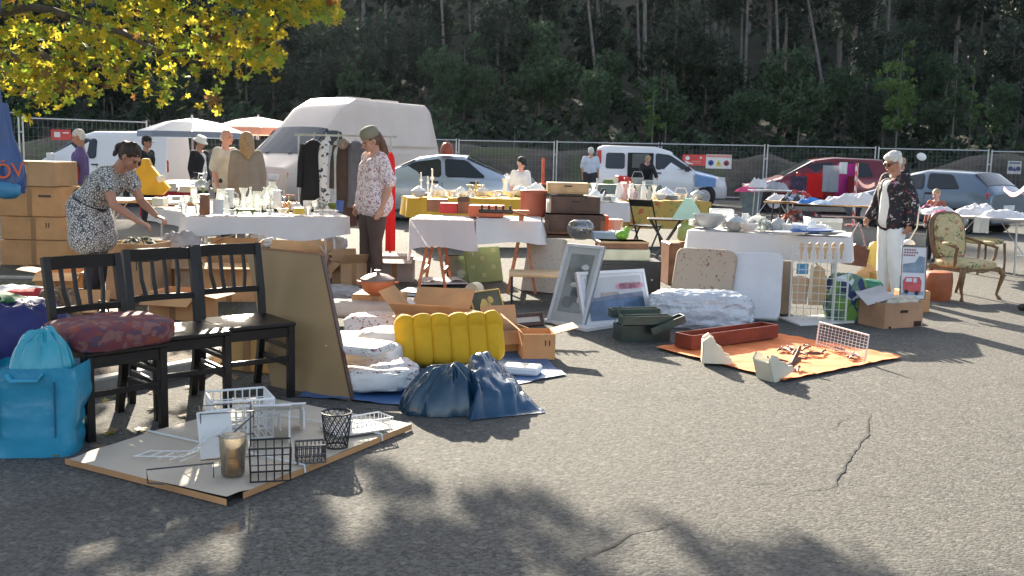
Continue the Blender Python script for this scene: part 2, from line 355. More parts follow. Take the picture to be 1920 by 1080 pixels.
# trunks that read singly
def stem(px0, py0, px1, py1, d, r, label):
    a, b = D(px0, py0, d), D(px1, py1, d); z0 = hz(b.x, d); v = (a-b).normalized(); base = b-v*((b.z-z0+.3)/max(.3, v.z)) ; top = a+v*1.2
    t = thing('pine_tree', label, 'tree', (base.x, base.y, base.z), group=FG); mb = MB(); L = top-base
    mb.tube([tuple(L*(k/8)+Vector((nz(k, d)*.06, 0, 0))) for k in range(9)], [r*(1-.05*k) for k in range(9)], 9); part('trunk', mb, bark2, t)
    cb = MB(); leafcloud(cb, [(tuple(L+Vector((0, 0, .9))), (1.6, 1.5, .9)), (tuple(L*.93+Vector((.8, 0, .3))), (1, .9, .5))], 1500, .15, int(px0)); part('crown', cb, lf['dark'], t)
for i, q in enumerate(((1102, 0, 1118, 150), (1120, 0, 1133, 158), (1195, 0, 1200, 170), (1209, 0, 1209, 200), (1328, 0, 1322, 150), (1392, 0, 1388, 170), (1402, 0, 1400, 60), (790, 0, 789, 120), (878, 0, 882, 60), (828, 0, 832, 90), (1515, 0, 1527, 70), (1603, 0, 1622, 105), (1668, 0, 1664, 60), (1455, 0, 1458, 80), (1475, 0, 1474, 90))):
    stem(*q, 57+(i*7 % 10), .1+.05*(i in (1, 3, 4)), 'pale trunk %s among the single stems seen against the dark wood' % (ORD+['fifteenth from left'])[[7, 9, 8, 0][0]] if 0 else 'bare pale trunk, %s' % ['behind the middle of the fence', 'with a slight lean, thicker of a leaning pair', 'thinner of the upright pair right of the leaning pair', 'thicker of the upright pair right of the leaning pair', 'thick and straight above the pictogram sign', 'straight above the fence joint right of the pictogram sign', 'short, beside the one above the fence joint', 'far left, above the large white van', 'short, above the rear end of the large white van', 'between the two above the large white van', 'leaning left, above the red car', 'leaning strongly left, above the grey-haired woman', 'slim, at the top above the light green sapling', 'slim left one of two above the red car', 'slim right one of two above the red car'][i])
def sap(px, base_px, top_py, d, mat, label, wd, n=1700, sz=.11, seed=0):
    x = D(px, 200, d).x; z0 = hz(x, d); zt = D(px, top_py, d).z; H = zt-z0
    t = thing('sapling', label, 'tree', (x, d, z0-.05), group='saplings at the forest edge'); mb = MB(); mb.tube([(nz(seed, k)*.12, 0, H*.9*k/6) for k in range(7)], [.045-.005*k for k in range(7)], 6); part('trunk', mb, bark2, t)
    cb = MB(); rd = random.Random(seed); bl = [((rd.uniform(-.4, .4)*wd, rd.uniform(-.3, .3)*wd, H*f), (wd*q, wd*q*.8, H*.14)) for f, q in ((.42, .8), (.55, 1), (.68, .75), (.82, .45), (.93, .25))]
    leafcloud(cb, bl, n, sz, seed); part('crown', cb, mat, t)
sap(1685, 0, 62, 43, lf['bright'], 'light green sapling behind the fence right of the grey-haired woman', .95, 1500, .11, 4)
sap(1790, 0, 105, 44.5, lf['mid'], 'taller dark green sapling behind the parked hatchback', .8, 1200, .11, 5); sap(1822, 0, 108, 46, lf['bright'], 'slim light green sapling behind the parked hatchback', .45, 600, .1, 6)
sap(1250, 0, 150, 45, lf['mid'], 'leafy sapling behind the fence above the small white van', 1.2, 1700, .12, 7); sap(1500, 0, 130, 45, lf['mid'], 'wide sapling behind the fence above the red car', 1.6, 2200, .12, 8)
sap(870, 0, 60, 48, lf['mid'], 'broad young tree behind the rear of the large white van', 2.0, 2800, .13, 9); sap(1010, 0, 75, 49, lf['mid'], 'broad young tree behind the middle of the fence', 2.1, 2900, .13, 10); sap(668, 0, 110, 47, lf['mid'], 'young tree rising behind the roof of the large white van', 1.5, 2000, .13, 11)
sap(966, 0, 230, 41.5, lf['dark'], 'thin pale-stemmed sapling close behind the fence in the middle', .5, 300, .1, 12); sap(1225, 0, 165, 43, lf['bright'], 'small bright sapling behind the white van roof', .45, 500, .1, 13)
# ---------------------------------------------------------------- fence
zinc = M('zinc', (.5, .52, .52), .38, .15, 6, .1, 90, metal=.6); wire_m = M('fence_wire', (.2, .21, .21), .5, .1, metal=.5); conc = M('concrete', (.34, .33, .31), .9, .2, 8, .5, 50)
FP = [(-190, 26.0), (38, 27.4), (278, 29.6), (478, 31.8), (675, 34.1), (858, 36), (1042, 35.6), (1238, 34.6), (1437, 33.6), (1645, 32.6), (1857, 31.6), (2080, 30.6)]
FT = [200, 215, 235, 247, 256, 264, 266, 270, 273, 278, 283, 289]
fw = ['at the far left edge', 'behind the small white van on the left', 'behind the two parasols', 'hidden behind the large white van windscreen', 'behind the large white van box', 'behind the silver saloon', 'between the silver saloon and the small white van', 'behind the small white van, carrying two signs', 'behind the bonnet of the red car', 'behind the grey-haired woman', 'behind the grey hatchback at the right edge']
for i in range(11):
    a = D(FP[i][0], FT[i], FP[i][1]); b = D(FP[i+1][0], FT[i+1], FP[i+1][1]); H = (a.z+b.z)/2; d = b-a; d.z = 0; L = d.length-.1; z0 = 0
    t = thing('fence_panel', 'galvanised wire mesh site fence panel '+fw[i], 'fence panel', (a.x+d.x*.5, a.y+d.y*.5, 0), math.atan2(d.y, d.x), 'site fence panels')
    f = MB(); hw = L/2
    for sx in (-1, 1): f.cyl((sx*hw, 0, .08), (sx*hw, 0, H+.05), .024, n=8)
    for z in (.2, H): f.cyl((-hw, 0, z), (hw, 0, z), .02, n=8)
    part('frame', f, zinc, t); m = MB(); nw = 26
    for k in range(1, nw): m.cyl((-hw+2*hw*k/nw, 0, .2), (-hw+2*hw*k/nw, 0, H), .0035, n=4)
    for k in range(1, 8): m.cyl((-hw, .004, .2+(H-.2)*k/8), (hw, .004, .2+(H-.2)*k/8), .003, n=4)
    part('mesh', m, wire_m, t)
    ft = MB(); ft.box((hw+.04, 0, .06), (.22, .6, .12), None, .02); part('foot', ft, conc, t)
    cl = MB(); cl.box((hw+.045, 0, H*.78), (.14, .03, .04), None, .005); part('clamp', cl, zinc, t)
# ---------------------------------------------------------------- plane tree overhead, front left
def leaf_shape():
    pts = []
    for k in range(11):
        a = PI*k/10; r = (.35+.65*abs(cos(a*2.5))**.8)*(1-.25*(k/10)); pts.append((r*sin(a), r*cos(a)*1.05))
    return pts
LS = leaf_shape()
def ymax(px): 
    for (x0, x1, y) in ((-999, 30, 175), (30, 120, 215), (120, 200, 195), (200, 290, 178), (290, 420, 205), (420, 470, 150), (470, 540, 135), (540, 640, 45)):
        if x0 <= px < x1: return y
    return -20
def ok_leaf(p, near=0):
    px, py = proj(p); k = p.z*cos(SEL)/sin(SEL); xs = p.x+k*sin(SAZ); ys = p.y-k*cos(SAZ)
    if -60 < px < 1960 and py > ymax(px)+random.gauss(0, 9): return False
    if (.75 if ys < 4.3 else .5)*nz(xs*4.2, ys*sin(SEL)*4.2, 4.)+.95*nz(xs*9.5, ys*sin(SEL)*9.5, 9.)+.25*nz(xs*1.3, ys*.5, 3.) > (.0 if near and ys > 4 else .09 if near else (.08 if xs > -.75 else -.17 if ys > 4.1 else -.02)): return False  # leaf gaps carved along the sun direction so the ground shade is dappled
    if xs < -3.6: return ys < 11.5
    if xs < -2.15: return ys < 8.2
    if xs < -1.1: return ys < 5.7
    return ys < 4.95-.5*(xs+1)+nz(xs*1.7, 3)*.6
pt = thing('plane_tree', 'plane tree whose yellow-green leafy branches hang over the top left of the market', 'tree', (-6.9, 12.6, 0)); PT = Vector((-6.9, 12.6, 0))
rd = random.Random(11); cents = []
for _ in range(1850):
    px = rd.uniform(-120, 650); py = rd.uniform(-60, ymax(px)+8); d = rd.uniform(9.2, 12.8); p = D(px, py, d)
    if ok_leaf(p, 1) and nz(px*.013, py*.017, d*.35) > -.1-.0012*max(0, 60-py): cents.append((p, 1))
na = 0
while na < 5200:  # unseen upper crown, its leaves placed by where their shadow lands
    z = rd.uniform(2.6, 8.5); k = z*cos(SEL)/sin(SEL); xs = rd.uniform(-9, 1.7); ys = rd.uniform(-7, 11.5); p = Vector((xs-k*sin(SAZ), ys+k*cos(SAZ), z))
    e = ((p.x+4)/6.2)**2+((p.y-14.5)/8.5)**2+((z-5.6)/3.6)**2
    if e > 1: continue
    px, py = proj(p)
    if ok_leaf(p) and not (-40 < px < 700 and py > -40) and nz(p.x*.7, p.y*.7, p.z*.7) > -.3: cents.append((p, 0)); na += 1
lv = [MB(), MB(), MB()]; 
for (c, near) in cents:
    for _ in range(11 if near else 9):
        p = c+Vector((rd.gauss(0, .17), rd.gauss(0, .2), rd.gauss(0, .13)))
        if not ok_leaf(p, near): continue
        s = rd.uniform(.03, .082) if near else rd.uniform(.035, .1); nrm = Vector((rd.gauss(0, .6), rd.gauss(0, .6), 1)).normalized(); down = Vector((rd.gauss(0, .5), rd.gauss(0, .5), -.8)).normalized()
        side = nrm.cross(down).normalized(); down = side.cross(nrm)
        if rd.random() < .5: down, nrm = nrm*-1, down
        q = rd.random(); mb = lv[0 if q < .5 else 1 if q < .91 else 2]; P = p-PT; cup = rd.uniform(.1, .35)
        if not near:
            mb.add([P-down*s, P+side*s*.8-down*s*.2, P+side*s*.5+down*s*.7, P+down*s*.5, P-side*s*.5+down*s*.7, P-side*s*.8-down*s*.2], [(0, 1, 2, 3, 4, 5)]); continue
        for sg in (1, -1):
            mb.add([P+(-down*y+side*x*sg+nrm*x*cup)*s for x, y in LS], [tuple(range(11)) if sg == 1 else tuple(range(11))[::-1]])
lm = [M('plane_leaf_yellow', (.48, .4, .04), .5, .35, 2.5, 0, tr=.72), M('plane_leaf_green', (.22, .3, .04), .5, .35, 2.5, 0, tr=.5), M('plane_leaf_brown', (.2, .1, .03), .6, .4, 2.5, 0, tr=.45)]
cw = MB()
for i in range(3):
    for f in range(0): pass
    n = len(cw.v); cw.v += [tuple(v) for v in lv[i].v]; cw.f += [tuple(n+k for k in f) for f in lv[i].f]; cw.mi += [i]*len(lv[i].f); cw.sm += [False]*len(lv[i].f)
part('crown', cw, lm, pt)
tk = MB(); tk.tube([(0, 0, -.1), (.05, 0, 1.2), (.15, .1, 2.6), (.6, .5, 4.4), (1.4, 1.2, 6.4), (2, 1.8, 8)], [.24, .2, .18, .14, .09, .03], 12)
def bough(pts, r0):
    P = [pts[0]]
    for a, b in zip(pts, pts[1:]):
        a, b = Vector(a), Vector(b)
        for k in (1, 2, 3): P.append(tuple(a.lerp(b, k/3)+Vector([rd.uniform(-.05, .05) for _ in range(3)])))
    tk.tube(P, [r0*(1-.92*i/(len(P)-1)) for i in range(len(P))], 8)
for (st, tips) in (((.15, .1, 2.5), [(-40, 10, 11), (110, 25, 10.6), (300, 90, 10.4), (440, 110, 10.2)]), ((.2, .1, 2.8), [(60, -60, 11), (330, -30, 11), (620, 10, 10.6)]), ((.12, .1, 2.2), [(-60, 90, 11), (80, 110, 10.8), (150, 115, 10.5), (330, 175, 10.3)]), ((.5, .4, 4), [(500, -300, 13), (800, -200, 16)]), ((.4, .4, 3.8), [(200, -350, 14), (620, -260, 15)])):
    bough([st]+[tuple(D(*q)-PT) for q in tips], .075)
for _ in range(70):
    c = rd.choice(cents)[0]; c2 = c+Vector((rd.uniform(-.6, -.2), rd.uniform(-.4, .4), rd.uniform(-.1, .3)))
    if ok_leaf(c2) and ok_leaf(c): tk.tube([tuple(c-PT), tuple((c+c2)/2-PT+Vector((0, 0, .04))), tuple(c2-PT)], [.005, .008, .012], 5)
part('trunk', tk, bark, pt)
ll = MB()
for _ in range(90):
    p = G(rd.uniform(-60, 480), rd.uniform(640, 860)); a = rd.uniform(0, 6.28); s = rd.uniform(.025, .05); r_ = rot('Z', a) @ rot('X', rd.uniform(-.4, .4))
    if p.x > -.9 and rd.random() < .7: continue
    old = ll.T; ll.T = T(p.x, p.y, .012) @ r_; ll.m = rd.choice((0, 0, 1))
    ll.add([(x*s*sg, y*s, 0) for sg in (1, -1) for x, y in LS], [tuple(range(11)), tuple(range(11, 22))]); ll.T = old
o = part('leaf_litter', ll, [M('dry_leaf', (.22, .16, .07), .8, .4), lm[0]]); o['kind'] = 'stuff'
# ---------------------------------------------------------------- remeshed organic shapes
DG = None
def organic(mb, vox, smooth=4, fold=0., fs=7., seed=0., name='m'):
    """union of closed shapes -> one continuous surface"""
    me = mesh(mb, [], name); o = bpy.data.objects.new('tmp_surface', me); COL.objects.link(o)
    m = o.modifiers.new('r', 'REMESH'); m.mode = 'VOXEL'; m.voxel_size = vox; m.use_smooth_shade = True
    s = o.modifiers.new('s', 'SMOOTH'); s.iterations = smooth; s.factor = .5
    dg = bpy.context.evaluated_depsgraph_get(); dg.update(); e = bpy.data.meshes.new_from_object(o.evaluated_get(dg)); bpy.data.objects.remove(o)
    if fold:
        ns = [Vector(v.normal) for v in e.vertices]
        for v, n in zip(e.vertices, ns):
            p = v.co; a = noise.noise(Vector((p.x*fs+seed, p.y*fs, p.z*fs*.45))); b = noise.noise(Vector((p.x*fs*2.3, p.y*fs*2.3+seed, p.z*fs*1.6)))
            v.co = p+n*(fold*(1-2*abs(a))*.8+fold*.35*b)
    e.name = name; e.update(); return e
def opart(name, mb, mat, parent, vox, smooth=4, fold=0., fs=7., seed=0.):
    e = organic(mb, vox, smooth, fold, fs, seed, name)
    for m in (mat if isinstance(mat, (list, tuple)) else [mat]): e.materials.append(m)
    for p in e.polygons: p.use_smooth = True
    o = bpy.data.objects.new(name, e); COL.objects.link(o); o.parent = parent; return o
def cap(mb, a, b, ra, rb=None, n=12):
    rb = ra if rb is None else rb; mb.tube([a, b], [ra, rb], n); mb.ell(a, ra, n, 8); mb.ell(b, rb, n, 8)
def chain(mb, pts, rs, n=12):
    for i in range(len(pts)-1): cap(mb, pts[i], pts[i+1], rs[i], rs[i+1], n)
skin = M('skin', (.5, .27, .19), .5, .08, 6, .1, 60, .002); skin_tan = M('skin_tanned', (.4, .2, .13), .5, .08, 6, .1, 60, .002); skin_pink = M('skin_pink', (.6, .33, .27), .5, .08, 6, .1, 60, .002)
eye_m = M('eye', (.03, .025, .02), .2, 0, b=0); lip_m = M('lips', (.4, .13, .12), .5, .1, b=0)
# a standing figure, facing +x, 1.72 m; y is its left
STD = dict(pelvis=(0, 0, .95), waist=(0, 0, 1.07), chest=(.015, 0, 1.27), neck=(-.01, 0, 1.44), head=(.035, 0, 1.60),
           sh_l=(0, .165, 1.385), el_l=(-.03, .215, 1.11), wr_l=(.04, .225, .87), ha_l=(.06, .215, .80), sh_r=(0, -.165, 1.385), el_r=(-.03, -.215, 1.11), wr_r=(.04, -.225, .87), ha_r=(.06, -.215, .80),
           hip_l=(0, .085, .92), kn_l=(.02, .095, .50), an_l=(0, .095, .09), to_l=(.13, .115, .035), hip_r=(0, -.085, .92), kn_r=(.02, -.095, .50), an_r=(0, -.095, .09), to_r=(.13, -.115, .035))
def V(x): return Vector(x)
def headset(mb, J, look, k=1.):
    c = V(J['head']); A = T(*c) @ look; old = mb.T; mb.T = old @ A
    mb.ell((-.012, 0, .02), (.093, .076, .095)); mb.ell((.03, 0, -.05), (.058, .056, .06)); mb.ell((.068, 0, -.088), (.024, .026, .02)); mb.ell((-.01, 0, -.02), (.075, .07, .09))
    cap(mb, (.083, 0, .005), (.108, 0, -.03), .010, .014, 8); mb.ell((.085, 0, -.055), (.014, .024, .014)); mb.ell((.075, 0, .03), (.02, .05, .012))
    for s in (-1, 1): mb.ell((-.008, s*.076, -.01), (.02, .012, .032)); mb.ell((.06, s*.036, -.03), (.025, .022, .025))
    mb.T = old
def hand(mb, wr, ha, inw, curl=.5, k=1.):
    """palm with five separate fingers; inw = direction the palm faces"""
    w_, h_ = V(wr), V(ha); d = (h_-w_).normalized(); f = V(inw); f = (f-d*f.dot(d)).normalized(); s = d.cross(f)
    old = None; pc = w_+d*.045
    for t in (-1.2, -.4, .4, 1.2): cap(mb, w_+s*t*.012, w_+d*.085+s*t*.0195, .0135, .011, 8)
    for i, (t, L) in enumerate(((-1.5, .062), (-.5, .072), (.5, .075), (1.5, .068))):
        p = w_+d*.088+s*t*.0165; c = curl*(1+.12*i); dd = d; rr = .0092
        for q, fr in ((0, .42), (1, .32), (2, .26)):
            a = c*(.45+.35*q); dq = (dd*cos(a)+f*sin(a)).normalized(); nfc = (f*cos(a)-dd*sin(a)); e = p+dq*L*fr; cap(mb, p, e, rr, rr*.9, 8); p = e; dd = dq; f2 = nfc; rr *= .9; f = nfc
        f = V(inw); f = (f-d*f.dot(d)).normalized()
    p = w_+d*.03+s*.024; q = p+(d*.6+s*.7+f*.35).normalized()*.035; cap(mb, p, q, .013, .011, 8); cap(mb, q, q+(d*.9+s*.15+f*.4).normalized()*.032, .011, .0085, 8)
def bodyset(mb, J, look, fat=1., curl=.5, inl=(0, -1, 0), inr=(0, 1, 0), hands=True):
    g = fat; P = {k: V(v) for k, v in J.items()}
    up = (P['chest']-P['pelvis']).normalized(); lat = (P['sh_l']-P['sh_r']).normalized(); lh = (P['hip_l']-P['hip_r']).normalized()
    for s in (-1, 1):
        cap(mb, P['pelvis']+lh*s*.065*g, P['waist']+lat*s*.055*g, .105*g, .092*g); cap(mb, P['waist']+lat*s*.055*g, P['chest']+lat*s*.065, .092*g, .105*g); cap(mb, P['chest']+lat*s*.065, P['neck']+lat*s*.06-up*.09, .1, .06)
    headset(mb, J, look); hd = P['head']; cap(mb, P['neck']-up*.03, hd+look @ V((-.02, 0, -.05)), .058, .052)
    for q, w_ in (('l', inl), ('r', inr)):
        cap(mb, P['neck']-up*.03, P['sh_'+q], .05, .052); chain(mb, [P['sh_'+q], P['sh_'+q].lerp(P['el_'+q], .5), P['el_'+q], P['el_'+q].lerp(P['wr_'+q], .35), P['wr_'+q]], [.054*g, .047*g, .039, .04*g, .025])
        chain(mb, [P['hip_'+q], P['hip_'+q].lerp(P['kn_'+q], .5), P['kn_'+q], P['kn_'+q].lerp(P['an_'+q], .35), P['an_'+q]], [.088*g, .074*g, .053, .056, .035])
        a, t = P['an_'+q], P['to_'+q]; cap(mb, a+V((-.03*(t-a).normalized().x, 0, -.045)), t, .034, .03); cap(mb, a, a+V((0, 0, -.04)), .036, .034)
        if hands: hand(mb, P['wr_'+q], P['ha_'+q], w_, curl)
        else: cap(mb, P['wr_'+q], P['ha_'+q], .03, .03)
def person(label, loc, rz, h=1.7, pose=None, look=(0, 0), skinm=None, fat=1., near=False, top=None, bottom=None, shoes=None, hair=None, extra=None, curl=.5, inl=(0, -1, 0), inr=(0, 1, 0)):
    J = dict(STD); J.update(pose or {}); vox = .0065 if near else .014
    lk = rot('Z', look[0]) @ rot('Y', look[1])
    t = thing('person', label, 'person', loc, rz); t.scale = (h/1.72,)*3
    b = MB(); bodyset(b, J, lk, fat, curl, inl, inr, near); opart('body', b, skinm or skin, t, vox, 3)
    P = {k: V(v) for k, v in J.items()}; up = (P['chest']-P['pelvis']).normalized(); lat = (P['sh_l']-P['sh_r']).normalized()
    e = MB(); e.T = T(*J['head']) @ lk
    for s in (-1, 1): e = MB(); e.T = T(*J['head']) @ lk; e.ell((.082, s*.032, .006), (.009, .014, .007), 8, 6); part('eye', e, eye_m, t)
    e = MB(); e.T = T(*J['head']) @ lk; e.ell((.094, 0, -.056), (.008, .022, .007), 8, 6); part('mouth', e, lip_m, t)
    if bottom:      # (kind, material, looseness)
        kind, mat, lo = bottom[:3]; c = MB()
        lh = (P['hip_l']-P['hip_r']).normalized()
        for s in (-1, 1): cap(c, P['pelvis']+lh*s*.065*fat, P['waist'].lerp(P['pelvis'], .3)+lat*s*.055*fat, .112*fat+lo, .1*fat+lo)
        end = {'trousers': 1., 'shorts': .25, 'leggings': .92}[kind]
        for q in 'lr':
            k_, a_ = P['kn_'+q], P['an_'+q]+V((0, 0, .0))
            pts = [P['hip_'+q], P['hip_'+q].lerp(k_, .5), k_]; rs = [.096*fat+lo, .081*fat+lo, .062+lo*1.2]
            if end > .3: pts += [k_.lerp(a_, .4), k_.lerp(a_, end)]; rs += [.063+lo*1.2, .046+lo*1.3]
            else: pts[-1] = P['hip_'+q].lerp(k_, .85); rs[-1] = .075+lo
            chain(c, pts, rs)
        opart(kind if kind != 'shorts' else 'shorts', c, mat, t, vox*1.1, 2, .006 if near else .004, 9, loc[0])
    if top:         # (name, material, looseness, sleeve 0..1 of whole arm, hem drop below the waist, flare)
        nm, mat, lo, sl_, drop, fl = top; c = MB(); hem = P['waist']+(P['pelvis']-P['waist']).normalized()*drop
        for s in (-1, 1):
            cap(c, hem+lat*s*(.06*fat+fl*.5), P['waist']+lat*s*.055*fat, .098*fat+lo+fl, .098*fat+lo); cap(c, P['waist']+lat*s*.055*fat, P['chest']+lat*s*.065, .098*fat+lo, .11+lo); cap(c, P['chest']+lat*s*.065, P['neck']+lat*s*.07-up*.09, .108+lo*.6, .064)
        for q in 'lr':
            s0, e0, w0 = P['sh_'+q], P['el_'+q], P['wr_'+q]; cap(c, P['neck']-up*.07, s0, .055, .062+lo*.4)
            if sl_ <= .5: cap(c, s0, s0.lerp(e0, sl_*2), .062+lo*.5, .058+lo*.9)
            else: chain(c, [s0, e0, e0.lerp(w0, (sl_-.5)*2)], [.062+lo*.5, .052+lo*.6, .042+lo*.5])
        opart(nm, c, mat, t, vox*1.1, 2, .011 if near else .006, 7, loc[1])
    sm = shoes or M('shoe_dark', (.04, .035, .03), .6); sn = MB()
    for q in 'lr':
        a, tt = P['an_'+q], P['to_'+q]; z = min(a.z, tt.z+.06); d = (tt-a); d.z = 0; d = d.normalized(); old = sn.T
        cap(sn, a-d*.03+V((0, 0, -.045)), tt+d*.025, .042, .037); cap(sn, tt, tt+d*.02, .04, .036)
    opart('shoes', sn, sm, t, .01, 2)
    if hair:
        hm, kind = hair[0], hair[1]; c = MB(); c.T = T(*J['head']) @ lk
        def hcap(z0=.0): c.ell((-.022, 0, .04), (.092, .084, .085)); c.ell((-.035, 0, .0), (.08, .083, .085))
        if kind == 'short': hcap()
        elif kind == 'bald': c.ell((-.045, 0, -.01), (.062, .081, .06))
        elif kind == 'fluffy': hcap(); c.ell((-.03, 0, .055), (.1, .092, .07)); c.ell((.02, 0, .08), (.06, .07, .035)); c.ell((-.05, 0, .01), (.065, .085, .07))
        elif kind == 'long': hcap(); c.ell((-.04, 0, .03), (.098, .095, .095)); chain(c, [(-.06, 0, .0), (-.085, 0, -.12), (-.1, 0, -.26)], [.082, .088, .05]); chain(c, [(-.05, .05, 0), (-.07, .07, -.18)], [.055, .04]); chain(c, [(-.05, -.05, 0), (-.07, -.07, -.18)], [.055, .04])
        elif kind == 'pony': hcap(); chain(c, [(-.09, 0, .045), (-.115, 0, .04), (-.14, 0, -.02), (-.13, 0, -.11)], [.035, .03, .034, .012])
        elif kind == 'back': hcap(); chain(c, [(-.07, 0, .02), (-.1, 0, -.08), (-.115, 0, -.2)], [.07, .055, .03])
        opart('hair', c, hm, t, .008 if near else .014, 1, .007, 28)
    if extra: extra(t, J, lk)
    return t
def hat(t, J, lk, mat, kind='cap', name='cap'):
    c = MB(); c.T = T(*J['head']) @ lk
    if kind == 'cap': c.lathe([(.104, .035), (.106, .06), (.098, .1), (.07, .128), (.03, .14), (.004, .142)], 18, (-.015, 0, 0), sy=.86); c.T = c.T @ T(.075, 0, .04) @ rot('Y', .2); c.ell((.03, 0, 0), (.075, .072, .008), 14, 6)
    if kind == 'bucket': c.lathe([(.15, .015), (.148, .02), (.104, .05), (.1, .1), (.085, .125), (.004, .13)], 20, (-.01, 0, 0), sy=.9)
    if kind == 'beanie': c.lathe([(.097, .03), (.106, .045), (.108, .075), (.1, .115), (.07, .142), (.03, .152), (.004, .153)], 20, (-.018, 0, 0), sy=.86)
    part(name, c, mat, t)
def fold_fix(p): return p
grey_hair = M('hair_grey', (.62, .6, .56), .8, .25, 40, .8, 90, .01); dark_hair = M('hair_dark', (.03, .018, .012), .5, .4, 40, .8, 90, .01); blond = M('hair_blond', (.4, .27, .15), .6, .3, 40, .8, 90, .01); brown_hair = M('hair_brown', (.11, .06, .035), .55, .35, 40, .8, 90, .01)
def at(x, y): return (x, y, 0)
# --- woman bending over boxes (patterned dress, black leggings)
def dressmat():
    m, t, p = _tree('zigzag_dress'); c = t.nodes.new('ShaderNodeTexCoord').outputs['Object']; mp = t.nodes.new('ShaderNodeMapping'); mp.inputs['Rotation'].default_value = (0, .6, 0); t.links.new(c, mp.inputs[0])
    w1 = t.nodes.new('ShaderNodeTexWave'); w1.wave_type = 'BANDS'; w1.bands_direction = 'Z'; w1.inputs['Scale'].default_value = 11; w1.inputs['Distortion'].default_value = 0
    vm = t.nodes.new('ShaderNodeTexVoronoi'); vm.inputs['Scale'].default_value = 46; vm.feature = 'DISTANCE_TO_EDGE'; t.links.new(mp.outputs[0], vm.inputs['Vector'])
    f = mapr(t, vm.outputs['Distance'], .06, .2); t.links.new(mixc(t, f, (.06, .065, .075), (.6, .6, .57)), p.inputs['Base Color']); p.inputs['Roughness'].default_value = .85; return m
dm = dressmat()
cA = G(205, 578); feetA = cA
pose = dict(pelvis=(-.12, 0, .90), waist=(-.05, 0, 1.01), chest=(.12, 0, 1.18), neck=(.25, 0, 1.31), head=(.36, 0, 1.41), sh_l=(.2, .165, 1.26), sh_r=(.2, -.165, 1.26), el_l=(.32, .2, 1.0), el_r=(.32, -.21, .98), wr_l=(.52, .14, .87), wr_r=(.52, -.15, .84), ha_l=(.59, .12, .85), ha_r=(.59, -.13, .81),
            hip_l=(-.12, .085, .88), hip_r=(-.12, -.085, .88), kn_l=(-.05, .09, .48), kn_r=(-.0, -.09, .48), an_l=(-.1, .1, .09), an_r=(-.04, -.11, .09), to_l=(.04, .12, .035), to_r=(.1, -.12, .035))
def exA(t, J, lk):
    c = MB(); P = {k: V(v) for k, v in J.items()}
    for s in (-1, 1): cap(c, (-.06, s*.085, .66), (-.1, s*.065, .93), .165, .15); cap(c, (-.12, s*.06, .95), (-.05, s*.055, 1.03), .125, .112)
    opart('skirt', c, dm, t, .0075, 3, .008, 7); b = MB()
    a, d = V((-.065, 0, 1.0)), V((.55, 0, .8)).normalized(); fr = V((0, 1, 0)); e = d.cross(fr)
    b.grid(lambda u, v: a+d*(v-.5)*.035+fr*cos(u*2*PI)*.196+e*sin(u*2*PI)*.16, 30, 3, True); part('belt', b, M('belt_black', (.015, .015, .018), .5), t)
    pass
person('woman in grey patterned dress and black leggings bending over the cardboard boxes on the left', (feetA.x-.08, feetA.y, 0), R(-14), 1.7, pose, (0, .75), skin_tan, 1.0, True, ('blouse', dm, .016, .22, .08, .0), ('leggings', M('black_leggings', (.012, .012, .015), .7), .002), None, (dark_hair, 'pony'), exA, .7, (0, -.2, -1), (0, .2, -1))
# --- woman in floral blouse
fl_bl = spots('floral_blouse', (.8, .68, .67), [(.4, .1, .14), (.1, .1, .14), (.3, .26, .27)], 20, .34, tr=.15)
pB = G(692, 537)
def exB(t, J, lk): hat(t, J, lk, M('khaki_cap', (.23, .22, .16), .9, .1, 9), 'beanie', 'headscarf')
person('woman in white blouse with pink flowers and brown leggings looking down beside the long table', (pB.x+.05, pB.y, 0), R(212), 1.74,
       dict(chest=(.0, 0, 1.27), neck=(-.02, 0, 1.44), head=(.045, 0, 1.58), el_l=(-.07, .24, 1.12), wr_l=(.02, .25, .88), ha_l=(.05, .24, .81), el_r=(-.05, -.22, 1.11), wr_r=(.08, -.22, .89), ha_r=(.12, -.21, .82), an_r=(.05, -.1, .09), to_r=(.18, -.12, .035), kn_r=(.05, -.1, .5)),
       (0, .42), skin, 1.24, True, ('blouse', fl_bl, .03, .42, .16, .02), ('leggings', M('brown_leggings', (.09, .06, .05), .85, .1), .004), M('sandal', (.1, .05, .03), .6), (brown_hair, 'back'), exB, .35)
# --- grey-haired woman on the right
fl_ja = spots('floral_jacket', (.014, .013, .02), [(.45, .4, .4), (.3, .05, .08), (.1, .13, .1)], 13, .27, seed=5)
pC = G(1664, 556)
wh_tr = M('white_trousers', (.72, .76, .78), .85, .06, 5)
def exC(t, J, lk):
    c = MB(); lat = V((0, 1, 0))
    for s in (-1, 1): cap(c, (.085, s*.02, .9), (.075, s*.02, 1.3), .085, .08)
    opart('shirt', c, M('white_shirt', (.75, .74, .73), .8, .05), t, .009, 3, .004)
    g_ = MB(); g_.T = T(*J['head']) @ lk
    for s in (-1, 1): g_.ell((.09, s*.036, .006), (.012, .03, .02), 12, 8); g_.tube([(.085, s*.066, .01), (.0, s*.08, .01)], .004, 6)
    g_.tube([(.1, -.01, .008), (.1, .01, .008)], .004, 6); part('sunglasses', g_, M('sunglass', (.05, .02, .015), .15, b=0), t)
